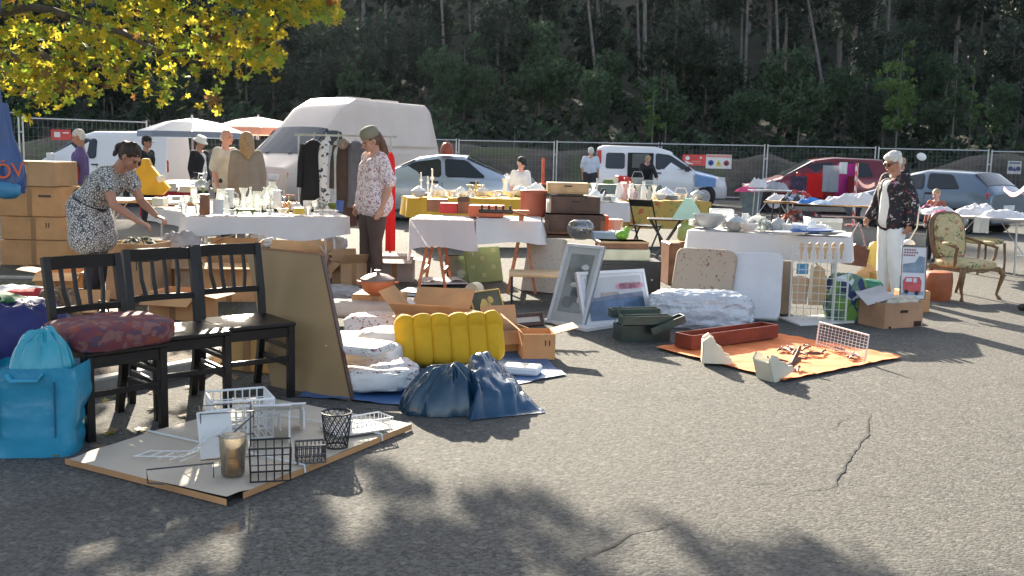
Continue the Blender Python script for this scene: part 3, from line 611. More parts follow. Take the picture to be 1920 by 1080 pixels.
person('grey-haired woman in dark floral jacket and white trousers holding a brown handbag', (pC.x, pC.y, 0), R(198), 1.62,
       dict(head=(.06, 0, 1.585), neck=(0, 0, 1.43), el_l=(-.07, .24, 1.12), wr_l=(-.04, .25, .88), ha_l=(-.02, .24, .81), el_r=(.04, -.24, 1.12), wr_r=(.16, -.24, .93), ha_r=(.19, -.24, .86), an_l=(-.04, .1, .09), to_l=(.09, .12, .035)),
       (.0, .45), skin_tan, 1.08, True, ('jacket', fl_ja, .03, .93, .17, .01), ('trousers', wh_tr, .012), M('white_shoe', (.6, .6, .58), .7), (grey_hair, 'fluffy'), exC, .9)
# handbag carried by the grey-haired woman
hb = thing('handbag', 'brown leather handbag hanging from the hand of the grey-haired woman', 'handbag', tuple(D(1602, 478, 11.3)), R(10)); leather = M('brown_leather', (.16, .06, .03), .45, .25, 20)
q = MB(); q.prism([(-.13, -.1), (.12, -.13), (.15, .06), (-.02, .13), (-.15, .03)], -.06, .06); part('bag_body', q, leather, hb); q = MB(); q.tube([(-.12, 0, .05), (-.06, 0, .2), (.03, 0, .36), (.09, 0, .22), (.13, 0, .07)], .01, 8); part('strap', q, spots('scarf_strap', (.5, .4, .38), [(.5, .05, .1), (.05, .05, .1)], 40, .4), hb)
q = MB(); q.box((-.02, -.066, .03), (.26, .012, .09), rot('Y', -.3), .004); part('flap', q, leather, hb)
# --- smaller figures
def fig(label, px, pyh, d, rz, h, **k):
    p = D(px, pyh, d); return person(label, (p.x, p.y, 0), rz, h, **k)
fig('elderly grey-haired person in purple top standing in front of the small white van', 150, 240, 16.5, R(200), 1.72, look=(0, .3), top=('shirt', M('purple_top', (.12, .09, .24), .85), .02, .95, .12, 0), bottom=('trousers', M('grey_trousers', (.2, .2, .2), .9), .01), hair=(grey_hair, 'short'), skinm=skin_tan)
fig('person in black cap and black T-shirt standing behind the red counter', 273, 260, 20, R(-15), 1.66, look=(0, .1), top=('shirt', M('black_shirt', (.015, .016, .02), .8), .02, .35, .12, 0), bottom=('trousers', M('dark_trousers', (.04, .04, .05), .9), .01), hair=(dark_hair, 'short'), extra=lambda t, J, lk: hat(t, J, lk, M('black_cap', (.02, .02, .02), .8)))
fig('woman in white bucket hat and dark cardigan looking down at a stall', 373, 250, 19, R(-20), 1.68, look=(0, .4), top=('cardigan', MATS['black_shirt'], .02, .95, .15, 0), bottom=('trousers', MATS['dark_trousers'], .01), hair=(dark_hair, 'short'), extra=lambda t, J, lk: (hat(t, J, lk, M('white_hat', (.78, .78, .75), .85), 'bucket', 'hat'), opart('shirt', (lambda c: (cap(c, (.05, .0, .98), (.05, 0, 1.32), .1, .09), c)[1])(MB()), MATS['white_shirt'], t, .014)))
fig('balding man in white shirt and black trousers facing the blond woman', 422, 240, 15.5, R(-25), 1.76, look=(0, .05), fat=1.12, top=('shirt', M('cream_shirt', (.62, .6, .54), .85), .028, .4, .2, .01), bottom=('trousers', MATS['dark_trousers'], .015), hair=(grey_hair, 'bald'), skinm=skin_pink)
fig('blond woman in long beige jacket seen from behind, carrying a bag', 462, 243, 15.2, R(115), 1.72, look=(0, .1), fat=1.05, top=('jacket', M('beige_jacket', (.3, .255, .21), .9, .08), .03, .97, .32, .012), bottom=('trousers', MATS['grey_trousers'], .01), hair=(blond, 'long'))
fig('seller in dark cap and white shirt behind the porcelain table', 977, 300, 18.3, R(-60), 1.42, look=(0, .35), top=('shirt', MATS['white_shirt'], .02, .4, .1, 0), bottom=('trousers', MATS['dark_trousers'], .01), hair=(grey_hair, 'short'), skinm=skin_pink, extra=lambda t, J, lk: hat(t, J, lk, MATS['black_cap']))
fig('man in pale blue T-shirt seen from behind at the rear of the small van', 1108, 285, 29.5, R(80), 1.72, top=('shirt', M('paleblue_shirt', (.5, .56, .66), .85), .03, .4, .12, .0), bottom=('shorts', MATS['dark_trousers'], .02), hair=(grey_hair, 'short'), fat=1.1)
fig('person in black bending out of the open side door of the small white van', 1209, 294, 30.2, R(-75), 1.6, look=(0, .6), pose=dict(waist=(.05, 0, 1.05), chest=(.14, 0, 1.22), neck=(.2, 0, 1.37), head=(.29, 0, 1.5), sh_l=(.17, .165, 1.32), sh_r=(.17, -.165, 1.32), el_l=(.3, .24, 1.1), el_r=(.3, -.24, 1.1), wr_l=(.45, .24, .95), wr_r=(.45, -.24, .95), ha_l=(.5, .24, .9), ha_r=(.5, -.24, .9)), top=('sweater', MATS['black_shirt'], .025, .95, .12, 0), bottom=('trousers', MATS['dark_trousers'], .01), hair=(blond, 'short'), skinm=skin_pink)
fig('person in dark jacket standing behind the roof of the grey hatchback', 1693, 303, 25, R(200), 1.6, top=('jacket', MATS['black_shirt'], .025, .95, .12, 0), bottom=('trousers', MATS['dark_trousers'], .01), hair=(blond, 'short'))
fig('fair-haired child crouching behind the table of white cloths', 1757, 362, 15.6, R(215), 1.1, look=(0, .3), top=('shirt', M('rust_shirt', (.3, .1, .07), .85), .02, .9, .12, 0), bottom=('trousers', MATS['dark_trousers'], .01), hair=(blond, 'short'), skinm=skin_pink)
pE = G(1953, 585); person('person in denim skirt cut off by the right edge of the picture', (pE.x, pE.y, 0), R(190), 1.68, top=('shirt', MATS['white_shirt'], .03, .9, .15, .01), bottom=('trousers', M('denim', (.16, .21, .3), .9, .15, 8), .03), hair=(brown_hair, 'long'), near=False)
# ---------------------------------------------------------------- vehicles
def paint(name, c, met=.3): return M(name, c, .28, .03, 2, 0, metal=met, coat=.6, spec=.5)
rubber = M('rubber', (.02, .02, .021), .8, .1); carglass = M('car_glass', (.02, .028, .035), .12, .1, 2, 0, spec=.5, coat=.1); trim = M('black_trim', (.02, .02, .022), .5, .1); rimm = M('rim_alloy', (.45, .46, .47), .35, .05, b=0, metal=.7)
red_l = M('tail_light', (.45, .02, .02), .2, .1, b=0, coat=.8); wht_l = M('head_light', (.75, .78, .8), .1, .05, b=0, coat=1); orange_l = M('indicator', (.8, .25, .03), .2, .05, b=0, coat=.8)
def car(label, cat, loc, rz, pt, st, wins, wheels, wr=.31, name='car', wsi=None, bli=None, half=False):
    """st: stations front->rear (x, zbot, zbelt, zroof, halfwidth, roofhalf); front is +x"""
    t = thing(name, label, cat, loc, rz)
    def ring(s_):
        x, zb, zl, zr, w_, wt = s_; zm = (zb+zl)*.5; h = [(w_*.8, zb), (w_*.95, zb+.05), (w_, zm), (w_*.985, zl-.06), (w_*.955, zl), (wt, zr-(zr-zl)*.12-.01), (wt*.9, zr-.012), (wt*.55, zr+.008), (0, zr+.015)]
        return [(x, y, z) for y, z in h]+[(x, -y, z) for y, z in h[-2::-1]]
    # subdivide stations smoothly (catmull on all values)
    RG = [ring(s_) for s_ in st]; n = len(RG[0]); b = MB(); vs = [p for r_ in RG for p in r_]
    b.add(vs, [(i*n+k, i*n+k+1, (i+1)*n+k+1, (i+1)*n+k) for i in range(len(RG)-1) for k in range(n-1)]+[(i*n+n-1, i*n, (i+1)*n, (i+1)*n+n-1) for i in range(len(RG)-1)]+[tuple(range(n))[::-1], tuple((len(RG)-1)*n+k for k in range(n))], True)
    o = part('body', b, pt, t); m = o.modifiers.new('bev', 'BEVEL'); m.width = .03; m.segments = 2; m.limit_method = 'ANGLE'; m.angle_limit = R(25)
    def sy(x, z):
        for a, c in zip(st, st[1:]):
            if min(a[0], c[0]) <= x <= max(a[0], c[0]):
                f = (x-a[0])/(c[0]-a[0]); g_ = [a[k]+(c[k]-a[k])*f for k in range(6)]; ztop = g_[3]-(g_[3]-g_[2])*.12-.01
                if z <= g_[2]-.06: return g_[4]*.99
                q = max(0, min(1, (z-g_[2])/max(.02, ztop-g_[2]))); return g_[4]*.955+(g_[5]-g_[4]*.955)*q
        return st[0][4]
    def rnd(poly, r=.05):
        out = []
        for i, p in enumerate(poly):
            a, c = poly[i-1], poly[(i+1) % len(poly)]
            for q in (a, c):
                d = math.hypot(q[0]-p[0], q[1]-p[1]); k = min(r/d, .4); out.append((p[0]+(q[0]-p[0])*k, p[1]+(q[1]-p[1])*k))
        return out
    for poly in wins:
        pl = rnd(poly); cx = sum(p[0] for p in pl)/len(pl); cz = sum(p[1] for p in pl)/len(pl)
        for s in (-1, 1):
            for k, off, mm, nm in ((1., .009, trim, 'window'), (.92, .014, carglass, 'pane')):
                q = MB(); vv = [(cx+(x-cx)*(1+(k-1)*.6), s*(sy(cx+(x-cx)*k, cz+(z-cz)*k)+off), cz+(z-cz)*k) for x, z in pl]; q.add(vv, [tuple(range(len(vv)))])
                w0 = part(nm, q, mm, t if nm == 'window' else w0)
    for idx, nm in ((wsi, 'windscreen'), (bli, 'rear_window')):
        if idx is None: continue
        A, B = RG[idx], RG[idx+1]; js = [5.15+k*(n-1-10.3)/8 for k in range(9)]; q = MB()
        def at_(r_, j): i = int(j); f = j-i; return Vector(r_[i]).lerp(Vector(r_[i+1]), f)
        nrm = None; vv = []
        for f in (.06, .94):
            for j in js:
                a, c = at_(A, j), at_(B, j); vv.append(a.lerp(c, f))
        e1 = vv[-5]-vv[4]; nrm = Vector((e1.z, 0, -e1.x)).normalized(); nrm = nrm if nrm.z > 0 else -nrm
        q.add([v+nrm*.012 for v in vv], [(k, k+1, 9+k+1, 9+k) for k in range(8)]); part(nm, q, carglass, t)
    for x in wheels:
        for s in (-1, 1):
            ys = sy(x, .5); a = MB(); a.cyl((x, s*(ys-.12), wr+.03), (x, s*(ys+.004), wr+.03), wr+.07, n=24); part('wheel_arch', a, trim, t)
            wq = MB(); wq.T = T(x, s*(ys-.09), wr) @ rot('X', PI/2); wq.lathe([(wr-.11, -.1), (wr-.02, -.1), (wr, -.07), (wr, .07), (wr-.02, .1), (wr-.11, .1)], 24); ww = part('wheel', wq, rubber, t)
            rq = MB(); rq.T = T(x, s*(ys+.012), wr) @ rot('X', PI/2); rq.lathe([(.001, 0), (.05, .012), (.06, -.02), (wr-.12, -.03), (wr-.1, .0), (wr-.09, .01)], 20, fn=None)
            for k in range(7): rq.box(((wr-.13)*.55*cos(k*.9), (wr-.13)*.55*sin(k*.9), 0), (wr-.14, .035, .02), k*.9)
            part('rim', rq, rimm, ww)
    return t, sy
def bits(t, nm, mat, *boxes, bev=.015):
    for c, d in boxes:
        q = MB(); q.box(c, d, None, bev); part(nm, q, mat, t)
def seams(t, sy, xs, z0, z1, hz=()):
    for x in xs:
        for s in (-1, 1):
            q = MB(); n = 8; vv = []
            for i in range(n+1): z = z0+(z1-z0)*i/n; y = s*(sy(x, z)+.004); vv += [(x-.006, y, z), (x+.006, y, z)]
            q.add(vv, [(2*i, 2*i+1, 2*i+3, 2*i+2) for i in range(n)]); part('door_seam', q, trim, t)
# small white van far left (front to the left of the picture)
white_p = paint('white_paint', (.78, .79, .8), 0.); silver_p = paint('silver_paint', (.42, .5, .6), .5); maroon_p = paint('maroon_paint', (.16, .02, .03)); blue_p = paint('greyblue_paint', (.13, .18, .24), .5); dusty = M('dusty_white_paint', (.68, .58, .51), .5, .06, 1.2, .05, 8)
p = D(185, 300, 25.5)
t, sy = car('small white panel van parked on the far left beside the fence', 'van', (p.x, p.y, 0), R(177), white_p,
    [(2.05, .25, .75, .78, .72, .6), (1.95, .2, .9, .93, .8, .68), (1.1, .2, 1.05, 1.08, .84, .7), (.15, .2, 1.12, 1.7, .85, .66), (-.2, .2, 1.14, 1.8, .85, .68), (-1.9, .2, 1.14, 1.82, .85, .7), (-2.05, .25, 1.1, 1.76, .84, .68)],
    [[(.92, 1.14), (.2, 1.62), (-.32, 1.62), (-.32, 1.14)]], (1.3, -1.35), .31, 'panel_van', 2)
bits(t, 'door_handle', trim, ((-.3, .86, 1.0), (.16, .03, .03))); bits(t, 'mirror', white_p, ((.75, .95, 1.18), (.12, .16, .16))); bits(t, 'headlight', wht_l, ((1.96, .55, .75), (.12, .3, .14)), ((1.96, -.55, .75), (.12, .3, .14))); bits(t, 'tail_light', red_l, ((-2.04, .74, 1.0), (.06, .08, .3)))
seams(t, sy, (.95, -.35), .35, 1.1)
# large white high-roof van
a, b = D(492, 300, 22.6), D(846, 300, 29.8); d = (b-a); d.z = 0; ang = math.atan2(-d.y, -d.x)
m_ = (a+b)/2; off = Vector((-d.y, d.x, 0)).normalized()*.95
if off.y < 0: off = -off
t, sy = car('large dusty white high-roof van with rounded windscreen standing behind the clothes rail', 'van', (m_.x+off.x, m_.y+off.y, 0), ang, dusty,
    [(3.3, .3, .72, .78, .85, .7), (3.2, .25, 1.0, 1.05, .95, .82), (2.45, .25, 1.28, 1.32, 1.0, .85), (1.45, .25, 1.45, 2.05, 1.0, .84), (.95, .25, 1.5, 2.5, 1.0, .82), (.3, .25, 1.5, 2.78, 1.0, .82), (-2.9, .25, 1.5, 2.78, 1.0, .84), (-3.12, .25, 1.5, 2.68, 1.0, .82), (-3.4, .3, 1.45, 1.6, .98, .9)],
    [[(2.25, 1.42), (1.55, 1.95), (1.1, 1.95), (1.1, 1.42)]], (2.2, -1.9), .34, 'high_roof_van', 2)
bits(t, 'door_handle', trim, ((1.15, 1.0, 1.15), (.2, .03, .04)), ((1.15, -1.0, 1.15), (.2, .03, .04))); bits(t, 'indicator', orange_l, ((3.1, .86, .85), (.22, .16, .2)), ((3.1, -.86, .85), (.22, .16, .2))); bits(t, 'headlight', wht_l, ((3.27, .6, .8), (.06, .3, .18)), ((3.27, -.6, .8), (.06, .3, .18)))
bits(t, 'bumper', trim, ((3.3, 0, .42), (.14, 1.7, .22)), bev=.05); bits(t, 'roof_vent', dusty, ((-.3, .2, 2.81), (.9, .5, .05)), ((-1.6, .2, 2.81), (.9, .5, .05))); bits(t, 'mirror', trim, ((1.9, 1.18, 1.55), (.12, .2, .28)), ((1.9, -1.18, 1.55), (.12, .2, .28)))
bits(t, 'side_moulding', dusty, ((-1.2, 1.0, 1.62), (3.8, .02, .06)), ((-1.2, -1.0, 1.62), (3.8, .02, .06)), ((-.6, 1.01, .6), (5, .02, .1)), ((-.6, -1.01, .6), (5, .02, .1)))
for s in (-1, 1):
    q = MB(); q.tube([(2.45-.9*k/4, s*.35+.3*k/4, 1.36+.4*k/4) for k in range(5)], .014, 6); part('wiper', q, trim, t)
seams(t, sy, (2.0, .95, -.6), .4, 1.45)
# silver saloon
p = D(860, 300, 21.5)
t, sy = car('silver saloon car parked behind the yellow-clothed table with an orange helmet on its roof', 'car', (p.x-.6, p.y+.9, 0), R(176), silver_p,
    [(2.3, .3, .6, .66, .7, .5), (2.2, .22, .72, .76, .84, .65), (1.2, .2, .88, .93, .88, .7), (.25, .2, .92, 1.36, .88, .58), (-.2, .2, .93, 1.43, .88, .6), (-.75, .2, .94, 1.42, .88, .6), (-1.65, .2, .95, 1.02, .87, .66), (-2.15, .2, .92, .97, .84, .66), (-2.3, .28, .75, .8, .76, .6)],
    [[(.95, .96), (.32, 1.27), (-.25, 1.35), (-.3, .96)], [(-.38, .96), (-.33, 1.35), (-.8, 1.33), (-1.25, .97)]], (1.4, -1.3), .31, 'saloon_car', 2, 5)
bits(t, 'door_handle', trim, ((-.15, -.9, .86), (.18, .03, .04)), ((-1.0, -.9, .86), (.18, .03, .04)), ((-.15, .9, .86), (.18, .03, .04)), ((-1.0, .9, .86), (.18, .03, .04))); bits(t, 'mirror', silver_p, ((.75, .98, 1.02), (.12, .18, .12)), ((.75, -.98, 1.02), (.12, .18, .12))); bits(t, 'headlight', wht_l, ((2.16, .6, .68), (.14, .3, .12)), ((2.16, -.6, .68), (.14, .3, .12)))
q = MB(); q.lathe([(.13, 0), (.14, .05), (.135, .13), (.1, .21), (.05, .25), (.003, .26)], 18); q.box((0, 0, .27), (.05, .03, .05), None, .01)
one('orange_helmet', q, M('red_brown_shell', (.32, .07, .04), .4, .15), 'red-brown rounded case standing on the roof of the silver saloon', 'case', tuple(D(838, 282, 21.8))[:2]+(1.44,))
seams(t, sy, (.95, -.32, -1.2), .3, .9)
# white family van with open sliding door
p = D(1245, 320, 31)
t, sy = car('small white van with open sliding door and a blue cloth over its bonnet', 'van', (p.x, p.y+.8, 0), R(-3), white_p,
    [(1.98, .28, .6, .66, .7, .5), (1.9, .22, .82, .88, .8, .66), (1.05, .2, 1.02, 1.06, .84, .7), (.25, .2, 1.1, 1.66, .85, .63), (-.2, .2, 1.1, 1.78, .85, .66), (-1.8, .2, 1.1, 1.8, .85, .68), (-1.98, .25, 1.05, 1.72, .84, .66)],
    [[(.95, 1.1), (.22, 1.55), (-.22, 1.6), (-.22, 1.1)], [(-1.15, 1.1), (-1.15, 1.58), (-1.72, 1.58), (-1.74, 1.1)]], (1.25, -1.3), .31, 'family_van', 2)
q = MB(); q.box((-.68, -.845, 1.02), (.78, .03, 1.15), None, .01); part('door_opening', q, M('van_interior', (.02, .022, .025), .9), t)
q = MB(); q.box((-.68, -.863, 1.35), (.5, .01, .42), None, .004); part('inside_window', q, M('seat_grey', (.12, .13, .12), .8), t)
bits(t, 'roof_rail', trim, ((-.75, -.6, 1.84), (1.7, .04, .04)), ((-.75, .6, 1.84), (1.7, .04, .04))); bits(t, 'tail_light', red_l, ((-1.93, -.8, 1.45), (.12, .1, .4))); bits(t, 'headlight', wht_l, ((1.8, -.66, .82), (.2, .24, .18)), ((1.8, .66, .82), (.2, .24, .18))); bits(t, 'mirror', trim, ((.72, -.98, 1.14), (.12, .18, .16)))
bits(t, 'door_handle', trim, ((-.12, -.865, 1.0), (.16, .03, .04)))
q = MB(); q.grid(lambda u, v: (.98+.62*u, -.9+1.2*v if v > .3 else -.885, (1.1-.14*u if v > .3 else .62+(.46-.14*u)*v/.3)+.01*nz(u*5, v*5)), 12, 14); one('blue_cloth', q, M('blue_cloth', (.2, .36, .62), .85, .1), 'pale blue cloth hanging over the bonnet of the small white van', 'cloth', (p.x, p.y+.78, 0), R(-3))
seams(t, sy, (.95, -.26), .3, 1.05)
# red car with clothes on it
p = D(1550, 330, 28.5)
t, sy = car('dark red car covered with hanging clothes behind the long beer table', 'car', (p.x, p.y+.8, 0), R(176), maroon_p,
    [(2.1, .28, .55, .6, .7, .5), (2.0, .2, .72, .76, .82, .65), (1.15, .2, .95, 1.0, .86, .7), (.25, .2, 1.0, 1.5, .86, .6), (-.3, .2, 1.02, 1.58, .86, .62), (-1.6, .2, 1.04, 1.55, .86, .62), (-2.05, .25, .95, 1.05, .84, .7)],
    [[(.95, 1.04), (.3, 1.4), (-.25, 1.46), (-.3, 1.04)], [(-.38, 1.05), (-.33, 1.47), (-1.2, 1.45), (-1.35, 1.06)]], (1.35, -1.3), .31, 'red_car', 2, 5)
bits(t, 'mirror', maroon_p, ((.75, .98, 1.08), (.12, .18, .14)), ((.75, -.98, 1.08), (.12, .18, .14))); bits(t, 'headlight', wht_l, ((1.95, .6, .7), (.16, .3, .14)), ((1.95, -.6, .7), (.16, .3, .14)))
seams(t, sy, (.95, -.34, -1.3), .3, .98)
# grey-blue hatchback
p = D(1792, 340, 22)
t, sy = car('grey-blue hatchback with red tail light parked at the right edge behind the table', 'car', (p.x, p.y+1.2, 0), R(127), blue_p,
    [(1.95, .28, .55, .6, .7, .5), (1.85, .2, .72, .76, .8, .62), (1.1, .2, .9, .95, .84, .68), (.25, .2, .95, 1.36, .84, .56), (-.2, .2, .97, 1.45, .84, .58), (-1.35, .2, 1.0, 1.4, .84, .58), (-1.75, .2, 1.0, 1.1, .83, .66), (-1.93, .25, .9, .96, .8, .66)],
    [[(.9, .98), (.3, 1.28), (-.15, 1.36), (-.25, .98)], [(-.33, .99), (-.25, 1.37), (-.85, 1.35), (-1.15, 1.02)]], (1.2, -1.25), .3, 'hatchback', 2, 5)
bits(t, 'tail_light', red_l, ((-1.72, .74, .88), (.3, .14, .17)), ((-1.72, -.74, .88), (.3, .14, .17)), bev=.05); bits(t, 'door_handle', trim, ((-.4, .86, .9), (.16, .03, .04))); bits(t, 'number_plate', M('plate_white', (.7, .7, .68), .5), ((-1.93, 0, .62), (.02, .5, .11)))
bits(t, 'side_strip', trim, ((-.1, .86, .55), (2.6, .02, .07)), ((-.1, -.86, .55), (2.6, .02, .07)))
t.scale = (.93, .93, .93); seams(t, sy, (.95, -.3), .3, .95)
# ---------------------------------------------------------------- signs, tape, parasols behind
def text(body, size, mat, parent, loc, r=(PI/2, 0, 0), ext=.001, name='lettering'):
    cu = bpy.data.curves.new(name, 'FONT'); cu.body = body; cu.size = size; cu.extrude = ext; cu.align_x = 'CENTER'; cu.align_y = 'CENTER'
    o = bpy.data.objects.new(name, cu); COL.objects.link(o); dg = bpy.context.evaluated_depsgraph_get(); dg.update(); me = bpy.data.meshes.new_from_object(o.evaluated_get(dg)); bpy.data.objects.remove(o)
    me.materials.clear(); me.materials.append(mat); o = bpy.data.objects.new(name, me); COL.objects.link(o); o.parent = parent; o.location = loc; o.rotation_euler = r; return o
sgw = M('sign_white', (.75, .75, .73), .5, .03); sgr = M('sign_red', (.62, .07, .06), .5, .1); sgb = M('sign_blue', (.03, .1, .4), .5, .05); sgy = M('sign_yellow', (.75, .6, .05), .5, .05); blk = M('print_black', (.03, .03, .03), .6, .05); pnk = M('sign_pink', (.7, .3, .25), .5, .05)
def disc(mb, x, z, r, y, n=20): mb.add([(x+r*cos(2*PI*k/n), y, z+r*sin(2*PI*k/n)) for k in range(n)], [tuple(range(n))[::-1]])
def sign(nm, label, x0, x1, y0, y1, d): 
    p = D((x0+x1)/2, (y0+y1)/2, d); k = d/F_; t = thing(nm, label, 'sign', tuple(p), R(-9)); return t, (x1-x0)*k, (y1-y0)*k
t, w_, h_ = sign('red_sign', 'red and white notice on the fence beside the pictogram sign', 1280, 1322, 290, 310, 34.2); q = MB(); q.box((0, 0, 0), (w_, .01, h_), None, 0); part('board', q, sgr, t); q = MB(); disc(q, -w_*.28, .06, h_*.2, -.009); disc(q, w_*.3, .08, h_*.1, -.009); q.add([(-w_*.38, -.009, -.02), (-w_*.38, -.009, -.14), (w_*.02, -.009, -.14)], [(0, 1, 2)]); part('emblem', q, sgw, t)
q = MB(); q.box((.08, -.008, -h_*.12), (w_*.4, .004, .03)); q.box((.08, -.008, -h_*.28), (w_*.4, .004, .02)); part('lines', q, pnk, t)
t, w_, h_ = sign('pictogram_sign', 'white safety sign with blue, yellow and red pictograms on the fence', 1324, 1371, 290, 316, 34); q = MB(); q.box((0, 0, 0), (w_, .01, h_)); part('board', q, sgw, t)
q = MB(); q.box((0, -.008, h_*.38), (w_*.96, .004, h_*.18)); part('header', q, pnk, t); q = MB(); disc(q, -w_*.3, -h_*.1, h_*.2, -.009); part('blue_pictogram', q, sgb, t); q = MB(); q.add([(-h_*.22, -.009, -h_*.32), (h_*.22, -.009, -h_*.32), (0, -.009, h_*.12)], [(0, 1, 2)]); part('yellow_pictogram', q, sgy, t)
q = MB(); disc(q, w_*.3, -h_*.1, h_*.2, -.009); part('red_pictogram', q, M('sign_darkred', (.35, .05, .08), .5), t); 
for sx_, sr_ in ((-w_*.3, .1), (w_*.3, .1), (0, .05)): q = MB(); disc(q, sx_, -h_*.13, h_*sr_, -.012); part('symbol', q, blk, t)
t, w_, h_ = sign('pictogram_sign', 'grey-white sign with three pictograms on the fence at the right edge', 1890, 1914, 302, 326, 31.2); q = MB(); q.box((0, 0, 0), (w_, .01, h_)); part('board', q, M('sign_dull', (.5, .5, .48), .6), t); q = MB(); disc(q, -w_*.28, -h_*.1, h_*.18, -.009); disc(q, w_*.28, -h_*.1, h_*.18, -.009); q.add([(-h_*.16, -.009, -h_*.28), (h_*.16, -.009, -h_*.28), (0, -.009, h_*.08)], [(0, 1, 2)]); q.box((0, -.008, h_*.34), (w_*.8, .003, h_*.1)); part('pictograms', q, M('sign_navy', (.06, .07, .14), .6), t)
t, w_, h_ = sign('red_sign', 'red notice on the fence behind the small white van on the left', 94, 134, 243, 262, 27.4); q = MB(); q.box((0, 0, 0), (w_, .01, h_)); part('board', q, sgr, t); q = MB(); q.box((-.1, -.008, 0), (w_*.3, .004, h_*.5)); q.box((.15, -.008, .05), (w_*.3, .004, .03)); part('print', q, sgw, t)
def stripes(name, a=(.8, .1, .05), b=(.85, .83, .8), sc=4.):
    m, t_, p_ = _tree(name); c = t_.nodes.new('ShaderNodeTexCoord').outputs['Generated']; w1 = t_.nodes.new('ShaderNodeTexWave'); w1.inputs['Scale'].default_value = sc; w1.bands_direction = 'DIAGONAL'; t_.links.new(c, w1.inputs[0]); t_.links.new(mixc(t_, mapr(t_, w1.outputs[0], .48, .52), a, b), p_.inputs['Base Color']); p_.inputs['Roughness'].default_value = .5; return m
tp = stripes('barrier_tape')
q = MB(); p = D(1603, 372, 23.5); q.cyl((0, 0, .0), (0, 0, 1.45), .035, n=10); q.lathe([(.2, 0), (.2, .04), (.04, .06)], 12); one('barrier_post', q, tp, 'red and white striped barrier post beside the red car', 'post', (p.x, p.y, 0))
def tape(a, b, h, label):
    q = MB(); n = 12; q.grid(lambda u, v: (a.lerp(b, u)+Vector((0, (v-.5)*h*.3*sin(u*9), (v-.5)*h-.12*sin(u*PI)))), n, 2); one('barrier_tape', q, tp, label, 'tape', (0, 0, 0))
tape(D(1606, 334, 23.5), D(1640, 345, 22), .08, 'red and white barrier tape running from the striped post behind the grey-haired woman'); tape(D(1882, 353, 17), D(1925, 348, 15), .07, 'red and white barrier tape at the right edge above the hatchback')
q = MB(); q.lathe([(.14, 0), (.14, .03), (.05, .04), (.045, .75), (.02, .78)], 14); p = D(1018, 330, 30); one('bollard', q, M('orange_plastic', (.75, .12, .05), .5), 'red-orange plastic post standing by the fence behind the seller', 'bollard', (p.x, p.y, .6)); 
def parasol(px, py, d, r, h, z, m1, m2, label, fr=.16, tilt=.12):
    p = D(px, py, d); t = thing('parasol', label, 'parasol', (p.x, p.y, 0)); zt = p.z
    q = MB(); n = 8; vs = [(0, 0, zt)]; 
    for rr, zz in ((.5, zt-h*.32), (1, zt-h)): vs += [(r*rr*cos(2*PI*k/n+.3), r*rr*sin(2*PI*k/n+.3), zz-tilt*rr*cos(2*PI*k/n+.3)*.0) for k in range(n)]
    q.add(vs, [(0, 1+k, 1+(k+1) % n) for k in range(n)]+[(1+k, 9+k, 9+(k+1) % n, 1+(k+1) % n) for k in range(n)]); part('canopy', q, m1, t)
    q = MB(); vs = [(r*cos(2*PI*k/n+.3), r*sin(2*PI*k/n+.3), zt-h) for k in range(n)]+[(r*1.0*cos(2*PI*k/n+.3), r*1.0*sin(2*PI*k/n+.3), zt-h-fr) for k in range(n)]; q.add(vs, [(k, n+k, n+(k+1) % n, (k+1) % n) for k in range(n)]); part('valance', q, m2, t)
    q = MB(); q.cyl((0, 0, 0), (0, 0, zt+.06), .022, n=8); part('pole', q, M('pole_white', (.7, .7, .7), .5), t)
    q = MB()
    for k in range(n): q.tube([(0, 0, zt-.03), (r*cos(2*PI*k/n+.3), r*sin(2*PI*k/n+.3), zt-h+.0)], .008, 4)
    part('ribs', q, zinc, t); q = MB(); q.box((0, 0, .04), (.5, .5, .08), None, .02); part('foot', q, conc, t); return t
parasol(360, 221, 22, 1.12, .3, 0, M('canopy_white', (.7, .73, .78), .7, .05, tr=.3), M('canopy_bluegrey', (.3, .36, .46), .7, .05, tr=.3), 'white and blue-grey parasol open in front of the fence', .12)
parasol(484, 219, 29.5, 1.3, .32, 0, M('canopy_pink', (.75, .55, .53), .7, .05, tr=.4), M('canopy_orange', (.78, .4, .3), .7, .05, tr=.5), 'pink and orange parasol open beside the large white van', .2)
# ---------------------------------------------------------------- shared props
def cardm(name, c): return M(name, c, .85, .26, 2.2, .35, 9, .008)
card = cardm('cardboard', (.42, .26, .14), ); card2 = cardm('cardboard_orange', (.5, .27, .12)); card_in = cardm('cardboard_pale', (.52, .37, .24)); tapem = M('packing_tape', (.3, .16, .07), .35, .1, b=0); cloth_w = M('white_cloth', (.74, .73, .74), .85, .05, 4, .3, 14, .006, tr=.12); cloth_p = M('pinkish_cloth', (.7, .62, .61), .85, .05, 4, .3, 14, .006, tr=.15)
wood_o = M('orange_wood', (.45, .15, .06), .5, .25, 9, .2, 30); wood_l = M('light_wood', (.55, .36, .18), .5, .2, 9, .2, 30); wood_d = M('dark_wood', (.09, .045, .03), .4, .3, 9, .2, 30); wood_m = M('mid_wood', (.22, .1, .05), .45, .3, 9, .2, 30)
porc = M('white_porcelain', (.8, .8, .78), .25, .03, 6, 0, coat=.4); glass = glassm('clear_glass', (.93, .96, .95)); glass_g = glassm('grey_glass', (.75, .8, .8)); gold = M('brass', (.55, .38, .12), .3, .2, metal=.8); blackm = M('black_metal', (.02, .02, .022), .45, .1); whitew = M('white_wire', (.72, .73, .72), .45, .05, b=0); greyp = M('grey_plastic', (.3, .32, .33), .5)
